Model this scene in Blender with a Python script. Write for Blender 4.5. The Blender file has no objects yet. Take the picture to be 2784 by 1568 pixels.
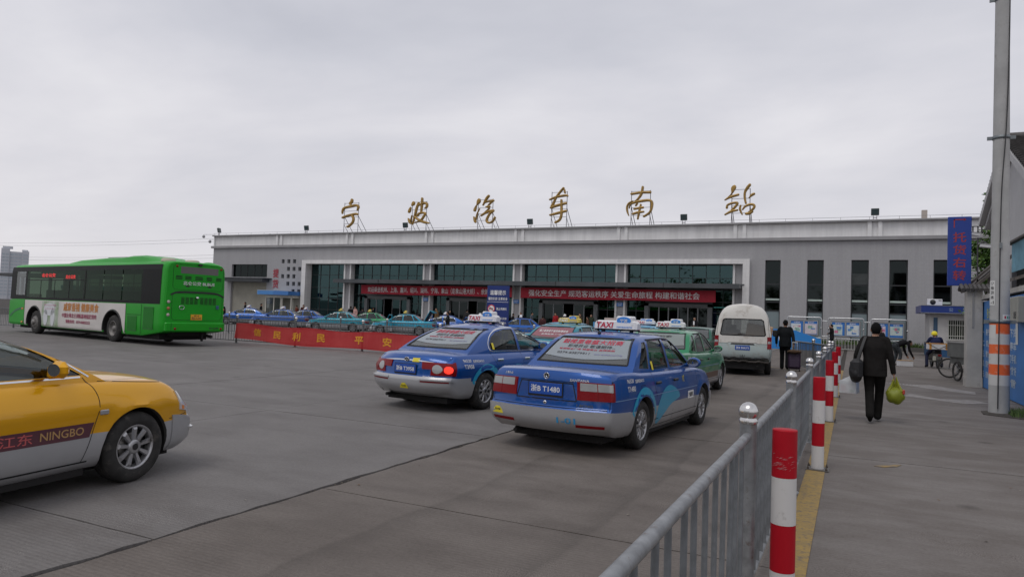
import bpy, bmesh, math, random
from mathutils import Vector, Matrix
from mathutils.bvhtree import BVHTree
from mathutils.kdtree import KDTree
random.seed(7)
R = math.radians
SC = bpy.context.scene
COL = SC.collection
PI = math.pi

# ------------------------------------------------------------------ camera
cam_d = bpy.data.cameras.new('camera')
cam = bpy.data.objects.new('camera', cam_d)
COL.objects.link(cam)
cam_d.sensor_width = 36.0
cam_d.lens = 36.0 * 1912 / 2784
cam_d.clip_start = 0.1
cam_d.clip_end = 3000
CAM_H = 1.62
_y, _p, _r = .451, .0377, .0356          # yaw to the left, pitch up, roll
_fw = Vector((-math.sin(_y) * math.cos(_p), math.cos(_y) * math.cos(_p), math.sin(_p)))
_rt = Vector((math.cos(_y), math.sin(_y), 0))
_up = _rt.cross(_fw)
_rt2 = math.cos(_r) * _rt + math.sin(_r) * _up
_up2 = -math.sin(_r) * _rt + math.cos(_r) * _up
cam.matrix_world = Matrix(((_rt2.x, _up2.x, -_fw.x, 0), (_rt2.y, _up2.y, -_fw.y, 0), (_rt2.z, _up2.z, -_fw.z, CAM_H), (0, 0, 0, 1)))
SC.camera = cam

# ------------------------------------------------------------------ sky and sun (overcast)
SUN_EL, SUN_AZ = R(62), R(195)
world = bpy.data.worlds.new('World')
SC.world = world
world.use_nodes = True
nt = world.node_tree
nt.nodes.clear()
def N(tree, typ, **kw):
    n = tree.nodes.new(typ)
    for k, v in kw.items():
        if k.startswith('i_'):
            n.inputs[k[2:].replace('_', ' ')].default_value = v
        else:
            setattr(n, k, v)
    return n
def ramp(tree, pts, mode='LINEAR'):
    n = tree.nodes.new('ShaderNodeValToRGB')
    cr = n.color_ramp
    cr.interpolation = mode
    while len(cr.elements) < len(pts):
        cr.elements.new(.5)
    for e, (p, c) in zip(cr.elements, pts):
        e.position = p
        e.color = (c[0], c[1], c[2], 1) if not isinstance(c, (int, float)) else (c, c, c, 1)
    return n
L = nt.links.new
w_out = N(nt, 'ShaderNodeOutputWorld')
w_bg = N(nt, 'ShaderNodeBackground')
w_tc = N(nt, 'ShaderNodeTexCoord')
w_sep = N(nt, 'ShaderNodeSeparateXYZ')
L(w_tc.outputs['Generated'], w_sep.inputs[0])
w_zc = N(nt, 'ShaderNodeMath', operation='ADD'); w_zc.inputs[1].default_value = .16
w_ab = N(nt, 'ShaderNodeMath', operation='ABSOLUTE')
L(w_sep.outputs['Z'], w_ab.inputs[0]); L(w_ab.outputs[0], w_zc.inputs[0])
w_dx = N(nt, 'ShaderNodeMath', operation='DIVIDE'); w_dy = N(nt, 'ShaderNodeMath', operation='DIVIDE')
L(w_sep.outputs['X'], w_dx.inputs[0]); L(w_zc.outputs[0], w_dx.inputs[1])
L(w_sep.outputs['Y'], w_dy.inputs[0]); L(w_zc.outputs[0], w_dy.inputs[1])
w_cmb = N(nt, 'ShaderNodeCombineXYZ')
L(w_dx.outputs[0], w_cmb.inputs[0]); L(w_dy.outputs[0], w_cmb.inputs[1])
w_map = N(nt, 'ShaderNodeMapping')
w_map.inputs['Scale'].default_value = (.62, 1.0, 1)
w_map.inputs['Rotation'].default_value = (0, 0, R(-24))
w_map.inputs['Location'].default_value = (3.1, 1.7, .4)
L(w_cmb.outputs[0], w_map.inputs[0])
w_n1 = N(nt, 'ShaderNodeTexNoise', i_Scale=.85, i_Detail=6, i_Roughness=.52, i_Distortion=.35)
w_n2 = N(nt, 'ShaderNodeTexNoise', i_Scale=2.6, i_Detail=5, i_Roughness=.5)
L(w_map.outputs[0], w_n1.inputs['Vector']); L(w_map.outputs[0], w_n2.inputs['Vector'])
w_mx = N(nt, 'ShaderNodeMix', data_type='FLOAT'); w_mx.inputs[0].default_value = .22
L(w_n1.outputs['Fac'], w_mx.inputs[2]); L(w_n2.outputs['Fac'], w_mx.inputs[3])
w_r = ramp(nt, [(.32, (.54, .55, .615)), (.44, (.635, .64, .70)), (.54, (.73, .725, .775)), (.65, (.84, .83, .865))])
L(w_mx.outputs[0], w_r.inputs[0])
# a paler band near the horizon, as thin cloud there shows
w_hr = ramp(nt, [(0, .75), (.12, .42), (.32, 0)])
L(w_ab.outputs[0], w_hr.inputs[0])
w_hm = N(nt, 'ShaderNodeMix', data_type='RGBA')
w_hm.inputs[7].default_value = (.80, .77, .795, 1)
L(w_hr.outputs[0], w_hm.inputs[0]); L(w_r.outputs[0], w_hm.inputs[6])
w_sky = N(nt, 'ShaderNodeTexSky', sky_type='NISHITA', sun_disc=False, sun_elevation=SUN_EL, sun_rotation=SUN_AZ)
w_sc = N(nt, 'ShaderNodeVectorMath', operation='SCALE'); w_sc.inputs['Scale'].default_value = .07
L(w_sky.outputs[0], w_sc.inputs[0])
w_m2 = N(nt, 'ShaderNodeMix', data_type='RGBA'); w_m2.inputs[0].default_value = .93
L(w_sc.outputs[0], w_m2.inputs[6]); L(w_hm.outputs[2], w_m2.inputs[7])
L(w_m2.outputs[2], w_bg.inputs['Color'])
w_bg.inputs['Strength'].default_value = 1.0
L(w_bg.outputs[0], w_out.inputs['Surface'])
sun_d = bpy.data.lights.new('sun', 'SUN')
sun_d.energy = .9
sun_d.angle = R(25)
sun_d.color = (1, .97, .93)
sun = bpy.data.objects.new('sun', sun_d)
COL.objects.link(sun)
_sd = Vector((math.sin(SUN_AZ) * math.cos(SUN_EL), math.cos(SUN_AZ) * math.cos(SUN_EL), math.sin(SUN_EL)))
sun.rotation_euler = _sd.to_track_quat('Z', 'Y').to_euler()
SC.view_settings.view_transform = 'Standard'
SC.view_settings.look = 'None'
SC.view_settings.exposure = 0
SC.view_settings.gamma = 1
SC.view_settings.use_curve_mapping = False
SC.render.engine = 'CYCLES'
SC.cycles.max_bounces = 7
SC.cycles.transparent_max_bounces = 16
SC.cycles.use_denoising = True
SC.cycles.caustics_reflective = False
SC.cycles.caustics_refractive = False

# ------------------------------------------------------------------ helpers
MATS = {}
def mat(name, col=(.5, .5, .5), rough=.55, metal=0., var=0., vscale=3., bump=0., bscale=60., coat=0., spec=.5, emit=None, estr=1., col2=None, objcol=False, grime=None):
    """plain procedural material: base colour, optional large colour variation, fine bump, grime"""
    if name in MATS:
        return MATS[name]
    m = bpy.data.materials.new(name)
    m.use_nodes = True
    t = m.node_tree
    b = t.nodes['Principled BSDF']
    b.inputs['Roughness'].default_value = rough
    b.inputs['Metallic'].default_value = metal
    b.inputs['Coat Weight'].default_value = coat
    b.inputs['Coat Roughness'].default_value = .08
    b.inputs['Specular IOR Level'].default_value = spec
    b.inputs['Base Color'].default_value = (*col, 1)
    tc = N(t, 'ShaderNodeTexCoord')
    src = None
    if objcol:
        oi = N(t, 'ShaderNodeObjectInfo')
        src = oi.outputs['Color']
    if var or col2:
        n = N(t, 'ShaderNodeTexNoise', i_Scale=vscale, i_Detail=6, i_Roughness=.6)
        t.links.new(tc.outputs['Object'], n.inputs['Vector'])
        r = ramp(t, [(.35, 0), (.65, 1)])
        t.links.new(n.outputs['Fac'], r.inputs[0])
        mx = N(t, 'ShaderNodeMix', data_type='RGBA')
        mx.inputs[6].default_value = (*[c * (1 - var) for c in col], 1)
        mx.inputs[7].default_value = (*(col2 if col2 else [min(1, c * (1 + var)) for c in col]), 1)
        t.links.new(r.outputs[0], mx.inputs[0])
        src = mx.outputs[2]
    if grime:
        n = N(t, 'ShaderNodeTexNoise', i_Scale=grime[1], i_Detail=8, i_Roughness=.65)
        t.links.new(tc.outputs['Object'], n.inputs['Vector'])
        r = ramp(t, [(grime[2], 0), (min(1, grime[2] + .18), 1)])
        t.links.new(n.outputs['Fac'], r.inputs[0])
        mx = N(t, 'ShaderNodeMix', data_type='RGBA')
        if src: t.links.new(src, mx.inputs[6])
        else: mx.inputs[6].default_value = (*col, 1)
        mx.inputs[7].default_value = (*grime[0], 1)
        t.links.new(r.outputs[0], mx.inputs[0])
        src = mx.outputs[2]
    if src:
        t.links.new(src, b.inputs['Base Color'])
    if bump:
        n = N(t, 'ShaderNodeTexNoise', i_Scale=bscale, i_Detail=4)
        t.links.new(tc.outputs['Object'], n.inputs['Vector'])
        bp = N(t, 'ShaderNodeBump', i_Strength=bump, i_Distance=.02)
        t.links.new(n.outputs['Fac'], bp.inputs['Height'])
        t.links.new(bp.outputs[0], b.inputs['Normal'])
    if emit:
        b.inputs['Emission Color'].default_value = (*emit, 1)
        b.inputs['Emission Strength'].default_value = estr
    MATS[name] = m
    return m
def glass(name, tint=(.6, .65, .65), refl=1.45, rough=.02, body=None, bodyfac=0., gcol=(.9, .95, .95)):
    """thin sheet of glass: tinted see-through plus a fresnel reflection, optionally a share of solid colour (film, dirt)"""
    if name in MATS:
        return MATS[name]
    m = bpy.data.materials.new(name)
    m.use_nodes = True
    t = m.node_tree
    t.nodes.clear()
    o = N(t, 'ShaderNodeOutputMaterial')
    tr = N(t, 'ShaderNodeBsdfTransparent'); tr.inputs[0].default_value = (*tint, 1)
    gl = N(t, 'ShaderNodeBsdfGlossy'); gl.inputs['Roughness'].default_value = rough
    gl.inputs[0].default_value = (*gcol, 1)
    ge = N(t, 'ShaderNodeNewGeometry')
    dt = N(t, 'ShaderNodeVectorMath', operation='DOT_PRODUCT'); t.links.new(ge.outputs['Normal'], dt.inputs[0]); t.links.new(ge.outputs['Incoming'], dt.inputs[1])
    ab = N(t, 'ShaderNodeMath', operation='ABSOLUTE'); t.links.new(dt.outputs['Value'], ab.inputs[0])
    sb = N(t, 'ShaderNodeMath', operation='SUBTRACT'); sb.inputs[0].default_value = 1; t.links.new(ab.outputs[0], sb.inputs[1])
    po = N(t, 'ShaderNodeMath', operation='POWER'); po.inputs[1].default_value = 5; t.links.new(sb.outputs[0], po.inputs[0])
    f0 = ((refl - 1) / (refl + 1)) ** 2 * 1.8
    fr = N(t, 'ShaderNodeMapRange'); fr.inputs[3].default_value = f0; fr.inputs[4].default_value = 1.; t.links.new(po.outputs[0], fr.inputs[0])
    first = tr.outputs[0]
    if body:
        d = N(t, 'ShaderNodeBsdfDiffuse'); d.inputs[0].default_value = (*body, 1)
        x = N(t, 'ShaderNodeMixShader'); x.inputs[0].default_value = bodyfac
        t.links.new(tr.outputs[0], x.inputs[1]); t.links.new(d.outputs[0], x.inputs[2])
        first = x.outputs[0]
    mx = N(t, 'ShaderNodeMixShader')
    t.links.new(fr.outputs[0], mx.inputs[0]); t.links.new(first, mx.inputs[1]); t.links.new(gl.outputs[0], mx.inputs[2])
    t.links.new(mx.outputs[0], o.inputs['Surface'])
    MATS[name] = m
    return m

def rotz(v, a):
    c, s = math.cos(a), math.sin(a)
    return Vector((v[0] * c - v[1] * s, v[0] * s + v[1] * c, v[2]))
def catmull(pts, n=6):
    P = [Vector(p) for p in pts]
    if len(P) < 3:
        return [P[0].lerp(P[-1], i / n) for i in range(n + 1)]
    Q = [P[0] * 2 - P[1]] + P + [P[-1] * 2 - P[-2]]
    out = []
    for i in range(1, len(Q) - 2):
        a, b, c, d = Q[i - 1:i + 3]
        for k in range(n):
            t = k / n
            out.append(.5 * ((2 * b) + (c - a) * t + (2 * a - 5 * b + 4 * c - d) * t * t + (3 * b - a - 3 * c + d) * t ** 3))
    out.append(P[-1])
    return out
def pw(x, pts):
    """smooth piecewise interpolation through (x, y) pairs"""
    if x <= pts[0][0]: return pts[0][1]
    if x >= pts[-1][0]: return pts[-1][1]
    for i in range(len(pts) - 1):
        x0, y0 = pts[i]; x1, y1 = pts[i + 1]
        if x0 <= x <= x1:
            h = x1 - x0; d = (y1 - y0) / h
            def slope(j):
                if j <= 0 or j >= len(pts) - 1: return None
                a = (pts[j][1] - pts[j - 1][1]) / (pts[j][0] - pts[j - 1][0]); b = (pts[j + 1][1] - pts[j][1]) / (pts[j + 1][0] - pts[j][0])
                return 0 if a * b <= 0 else 2 * a * b / (a + b)
            m0 = slope(i); m1 = slope(i + 1)
            m0 = d if m0 is None else m0; m1 = d if m1 is None else m1
            t = (x - x0) / h
            return (2 * t**3 - 3 * t * t + 1) * y0 + (t**3 - 2 * t * t + t) * h * m0 + (-2 * t**3 + 3 * t * t) * y1 + (t**3 - t * t) * h * m1

class MB:
    """collects faces; build() links them as one mesh object"""
    def __init__(s):
        s.v = []; s.f = []; s.m = []; s.sm = []
    def add(s, vs, fs, m=0, smooth=False, M=None):
        o = len(s.v)
        s.v += [tuple(M @ Vector(v)) if M else tuple(v) for v in vs]
        for f in fs:
            s.f.append([i + o for i in f]); s.m.append(m); s.sm.append(smooth)
        return s
    def box(s, x0, y0, z0, x1, y1, z1, m=0, M=None):
        vs = [(x0, y0, z0), (x1, y0, z0), (x1, y1, z0), (x0, y1, z0), (x0, y0, z1), (x1, y0, z1), (x1, y1, z1), (x0, y1, z1)]
        return s.add(vs, [(0, 3, 2, 1), (4, 5, 6, 7), (0, 1, 5, 4), (1, 2, 6, 5), (2, 3, 7, 6), (3, 0, 4, 7)], m, False, M)
    def cbox(s, c, d, m=0, M=None, bev=0.):
        x, y, z = c; a, b, e = d[0] / 2, d[1] / 2, d[2] / 2
        if not bev:
            return s.box(x - a, y - b, z - e, x + a, y + b, z + e, m, M)
        # chamfered box
        vs = []; q = bev
        for sx in (-1, 1):
            for sy in (-1, 1):
                for sz in (-1, 1):
                    vs += [(x + sx * (a - q), y + sy * (b - q), z + sz * e), (x + sx * (a - q), y + sy * b, z + sz * (e - q)), (x + sx * a, y + sy * (b - q), z + sz * (e - q))]
        bm = bmesh.new()
        for v in vs: bm.verts.new(v)
        bmesh.ops.convex_hull(bm, input=bm.verts)
        bmesh.ops.dissolve_limit(bm, angle_limit=.01, verts=bm.verts, edges=bm.edges)
        bm.verts.index_update()
        s.add([v.co[:] for v in bm.verts], [[v.index for v in f.verts] for f in bm.faces], m, False, M)
        bm.free()
        return s
    def tube(s, pts, r, n=8, m=0, cap=True, M=None):
        P = [Vector(p) for p in pts]
        rs = r if isinstance(r, (list, tuple)) else [r] * len(P)
        vs = []; fs = []
        u = None
        for i, p in enumerate(P):
            d = (P[min(i + 1, len(P) - 1)] - P[max(i - 1, 0)])
            d = d.normalized() if d.length > 1e-9 else Vector((0, 0, 1))
            if u is None:
                u = d.cross(Vector((0, 0, 1)))
                if u.length < .01: u = d.cross(Vector((1, 0, 0)))
                u.normalize()
            else:
                u = (u - d * u.dot(d)).normalized()
            w = d.cross(u)
            for k in range(n):
                a = 2 * PI * k / n
                vs.append(p + (u * math.cos(a) + w * math.sin(a)) * rs[i])
        for i in range(len(P) - 1):
            for k in range(n):
                k2 = (k + 1) % n
                fs.append((i * n + k, i * n + k2, (i + 1) * n + k2, (i + 1) * n + k))
        s.add(vs, fs, m, True, M)
        if cap:
            s.add(vs[:n], [list(range(n))[::-1]], m, False, M); s.add(vs[-n:], [list(range(n))], m, False, M)
        return s
    def lathe(s, prof, n=24, m=0, axis='Z', M=None, smooth=True):
        """prof: (radius, height) pairs"""
        vs = []; fs = []
        for r, h in prof:
            for k in range(n):
                a = 2 * PI * k / n
                p = (r * math.cos(a), r * math.sin(a), h)
                if axis == 'Y': p = (p[0], p[2], p[1])
                if axis == 'X': p = (p[2], p[0], p[1])
                vs.append(p)
        for i in range(len(prof) - 1):
            for k in range(n):
                k2 = (k + 1) % n
                f = (i * n + k, i * n + k2, (i + 1) * n + k2, (i + 1) * n + k)
                fs.append(f[::-1] if axis == 'Y' else f)
        return s.add(vs, fs, m, smooth, M)
    def prism(s, poly, d0, d1, plane='XZ', m=0, M=None):
        """extrude a 2D polygon between two depths; plane XZ -> depth along Y, XY -> Z, YZ -> X"""
        def P(a, b, d):
            return {'XZ': (a, d, b), 'XY': (a, b, d), 'YZ': (d, a, b)}[plane]
        n = len(poly)
        vs = [P(a, b, d0) for a, b in poly] + [P(a, b, d1) for a, b in poly]
        fs = [list(range(n)), list(range(2 * n - 1, n - 1, -1))] + [(i, i + n, (i + 1) % n + n, (i + 1) % n) for i in range(n)]
        return s.add(vs, fs, m, False, M)
    def ell(s, c, r, n=14, k=9, m=0, M=None, Rm=None):
        vs = []; fs = []
        for i in range(k + 1):
            a = PI * i / k
            for j in range(n):
                b = 2 * PI * j / n
                p = Vector((math.sin(a) * math.cos(b) * r[0], math.sin(a) * math.sin(b) * r[1], math.cos(a) * r[2]))
                if Rm: p = Rm @ p
                vs.append(p + Vector(c))
        for i in range(k):
            for j in range(n):
                j2 = (j + 1) % n
                fs.append((i * n + j, (i + 1) * n + j, (i + 1) * n + j2, i * n + j2))
        return s.add(vs, fs, m, True, M)
    def mesh(s, name, mats, merge=0., fix=True):
        me = bpy.data.meshes.new(name)
        me.from_pydata(s.v, [], s.f)
        for x in (mats if isinstance(mats, (list, tuple)) else [mats]): me.materials.append(x)
        for p, mi, sm in zip(me.polygons, s.m, s.sm):
            p.material_index = mi; p.use_smooth = sm
        if merge or fix:
            bm = bmesh.new(); bm.from_mesh(me)
            if merge: bmesh.ops.remove_doubles(bm, verts=bm.verts, dist=merge)
            if fix: bmesh.ops.recalc_face_normals(bm, faces=bm.faces)
            bm.to_mesh(me); bm.free()
        me.update()
        return me
    def build(s, name, mats, parent=None, merge=0., fix=True):
        return link(name, s.mesh(name, mats, merge, fix), parent)
def link(name, data, parent=None, loc=None, rot=None):
    o = bpy.data.objects.new(name, data)
    COL.objects.link(o)
    if parent: o.parent = parent
    if loc: o.location = loc
    if rot: o.rotation_euler = rot
    return o
def thing(name, label, cat, loc=(0, 0, 0), rz=0., group=None):
    o = link(name, None)
    o.empty_display_size = .2
    o.location = loc; o.rotation_euler = (0, 0, rz)
    return tag(o, label, cat, group)
def tag(o, label=None, cat=None, group=None, kind=None):
    if label: o['label'] = label
    if cat: o['category'] = cat
    if group: o['group'] = group
    if kind: o['kind'] = kind
    return o
def copy_tree(o, parent=None):
    c = o.copy(); COL.objects.link(c); c.parent = parent
    for ch in list(o.children):
        copy_tree(ch, c)
    return c
def sharp(me, ang=35):
    for p in me.polygons: p.use_smooth = True
    me.set_sharp_from_angle(angle=R(ang))
    return me
TXT = {}
def text_mesh(s, size=1., bold=0., ext=0., align='CENTER', sx=1., res=2, shear=0.):
    """lettering as flat mesh in the XY plane; heavier strokes are stacked shifted copies"""
    key = (s, size, bold, ext, align, sx, res, shear)
    if key in TXT: return TXT[key]
    c = bpy.data.curves.new('txt', 'FONT')
    c.body = s; c.size = size; c.extrude = ext; c.align_x = align; c.align_y = 'CENTER'; c.resolution_u = res; c.shear = shear
    o = bpy.data.objects.new('txt', c)
    COL.objects.link(o)
    bpy.context.view_layer.update()
    dg = bpy.context.evaluated_depsgraph_get()
    me = bpy.data.meshes.new_from_object(o.evaluated_get(dg), depsgraph=dg)
    bpy.data.objects.remove(o); bpy.data.curves.remove(c)
    me.materials.clear()
    if bold or sx != 1.:
        V = [v.co.copy() for v in me.vertices]; Fc = [list(p.vertices) for p in me.polygons]
        vs = []; fs = []
        for k, (dx, dy) in enumerate([(0, 0), (1, 0), (-1, 0), (0, 1), (0, -1)] if bold else [(0, 0)]):
            o_ = len(vs)
            vs += [((v.x + dx * bold) * sx, v.y + dy * bold, v.z + k * .0003) for v in V]
            fs += [[i + o_ for i in f] for f in Fc]
        me = bpy.data.meshes.new('txt'); me.from_pydata(vs, [], fs); me.update()
    TXT[key] = me
    return me
def text(name, s, m, parent=None, loc=(0, 0, 0), rot=(PI / 2, 0, 0), **kw):
    me = text_mesh(s, **kw).copy()
    me.materials.append(m)
    return link(name, me, parent, loc, rot)
def fitw(me, w, h=None):
    """scale a text mesh copy to width w (and height h), centred on the origin"""
    xs = [v.co.x for v in me.vertices]; ys = [v.co.y for v in me.vertices]
    if not xs: return me
    cx, cy = (min(xs) + max(xs)) / 2, (min(ys) + max(ys)) / 2
    fx = w / (max(xs) - min(xs)); fy = h / (max(ys) - min(ys)) if h else fx
    for v in me.vertices:
        v.co.x = (v.co.x - cx) * fx; v.co.y = (v.co.y - cy) * fy
    return me
def ftext(name, s, m, w, h, parent=None, loc=(0, 0, 0), rot=(PI / 2, 0, 0), **kw):
    me = fitw(text_mesh(s, **kw).copy(), w, h)
    me.materials.append(m)
    return link(name, me, parent, loc, rot)
# ------------------------------------------------------------------ materials for vehicles
def paint_mat(name, split, lower=(.40, .405, .42), rough=.28):
    """car paint: upper colour is the object colour, lower panels silver (two-tone livery painted at a fixed height), light road dust"""
    m = bpy.data.materials.new(name); m.use_nodes = True
    t = m.node_tree; b = t.nodes['Principled BSDF']
    tc = N(t, 'ShaderNodeTexCoord'); sp = N(t, 'ShaderNodeSeparateXYZ'); oi = N(t, 'ShaderNodeObjectInfo')
    t.links.new(tc.outputs['Object'], sp.inputs[0])
    mr = N(t, 'ShaderNodeMath', operation='GREATER_THAN'); mr.inputs[1].default_value = split
    t.links.new(sp.outputs['Z'], mr.inputs[0])
    mx = N(t, 'ShaderNodeMix', data_type='RGBA')
    mx.inputs[6].default_value = (*lower, 1)
    t.links.new(mr.outputs[0], mx.inputs[0]); t.links.new(oi.outputs['Color'], mx.inputs[7])
    n = N(t, 'ShaderNodeTexNoise', i_Scale=4., i_Detail=8, i_Roughness=.65)
    t.links.new(tc.outputs['Object'], n.inputs['Vector'])
    # splash dirt thrown up along the sills
    zr = N(t, 'ShaderNodeMapRange'); zr.inputs[1].default_value = .2; zr.inputs[2].default_value = .62; zr.inputs[3].default_value = .55; zr.inputs[4].default_value = .0
    t.links.new(sp.outputs['Z'], zr.inputs[0])
    ml = N(t, 'ShaderNodeMath', operation='MULTIPLY'); t.links.new(n.outputs['Fac'], ml.inputs[0]); t.links.new(zr.outputs[0], ml.inputs[1])
    m2 = N(t, 'ShaderNodeMix', data_type='RGBA'); m2.inputs[7].default_value = (.13, .115, .10, 1)
    t.links.new(ml.outputs[0], m2.inputs[0]); t.links.new(mx.outputs[2], m2.inputs[6])
    t.links.new(m2.outputs[2], b.inputs['Base Color'])
    rr = N(t, 'ShaderNodeMapRange'); rr.inputs[3].default_value = rough - .08; rr.inputs[4].default_value = rough + .22
    t.links.new(n.outputs['Fac'], rr.inputs[0]); t.links.new(rr.outputs[0], b.inputs['Roughness'])
    b.inputs['Metallic'].default_value = .3
    b.inputs['Coat Weight'].default_value = .75; b.inputs['Coat Roughness'].default_value = .04; b.inputs['Specular IOR Level'].default_value = .25
    MATS[name] = m
    return m
M_rubber = mat('rubber', (.022, .021, .02), .85, var=.4, vscale=9, grime=((.09, .08, .07), 7, .55))
M_alloy = mat('alloy', (.42, .42, .43), .36, .8, grime=((.09, .075, .065), 8, .54))
M_dark = mat('dark_plastic', (.018, .018, .019), .6)
M_black = mat('black_trim', (.012, .012, .013), .45)
M_under = mat('underbody', (.012, .011, .011), .9)
M_chrome = mat('chrome', (.75, .76, .78), .12, 1.)
M_red = mat('red_lens', (.20, .002, .006), .28, coat=.12, spec=.25)
M_redlit = mat('red_lens_lit', (.6, .01, .01), .3, emit=(1, .035, .015), estr=1.5)
M_clear = mat('clear_lens', (.34, .345, .35), .2, .3, coat=.3)
M_orange = mat('orange_lens', (.75, .22, .03), .2, coat=1.)
M_seat = mat('seat_cover', (.20, .195, .19), .8, var=.2)
M_inter = mat('interior_plastic', (.07, .068, .065), .75)
M_white = mat('white_print', (.80, .80, .80), .5)
M_whiteplastic = mat('white_plastic', (.74, .74, .75), .4, grime=((.45, .43, .42), 9, .6))
M_blueplate = mat('blue_plate', (.01, .07, .36), .45)
M_bluelogo = mat('sign_blue', (.05, .26, .72), .4)
M_redtxt = mat('red_print', (.52, .015, .05), .5)
M_blacktxt = mat('black_print', (.03, .03, .035), .5)
M_yel = mat('yellow_sticker', (.72, .60, .03), .5)
M_teal = mat('teal_livery', (.015, .28, .46), .35, coat=.6)
M_seam = mat('panel_gap', (.006, .006, .007), .8)
G_side = glass('side_glass', (.50, .53, .51), 1.5)
G_tint = glass('tinted_side_glass', (.30, .32, .31), 1.5)
G_rear = glass('rear_glass', (.38, .41, .40), 1.5, body=(.42, .43, .43), bodyfac=.22)
G_film = glass('printed_film', (.55, .57, .58), 1.5, .2, body=(.43, .475, .51), bodyfac=.62)
G_filmgrey = glass('printed_film_grey', (.45, .48, .46), 1.5, .2, body=(.36, .40, .38), bodyfac=.60)
G_filmred = glass('printed_film_red', (.5, .4, .4), 1.5, .2, body=(.34, .12, .14), bodyfac=.78)
G_front = glass('wind_screen_glass', (.62, .67, .65), 1.5)
P_santana = paint_mat('taxi_paint_a', .505)
P_sonata = paint_mat('taxi_paint_b', .50)
P_plain = paint_mat('car_paint_plain', -1.)
P_silver = paint_mat('bumper_silver', 9.)
M_head = mat('headlight_lens', (.62, .64, .66), .08, .2, coat=1.)

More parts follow.
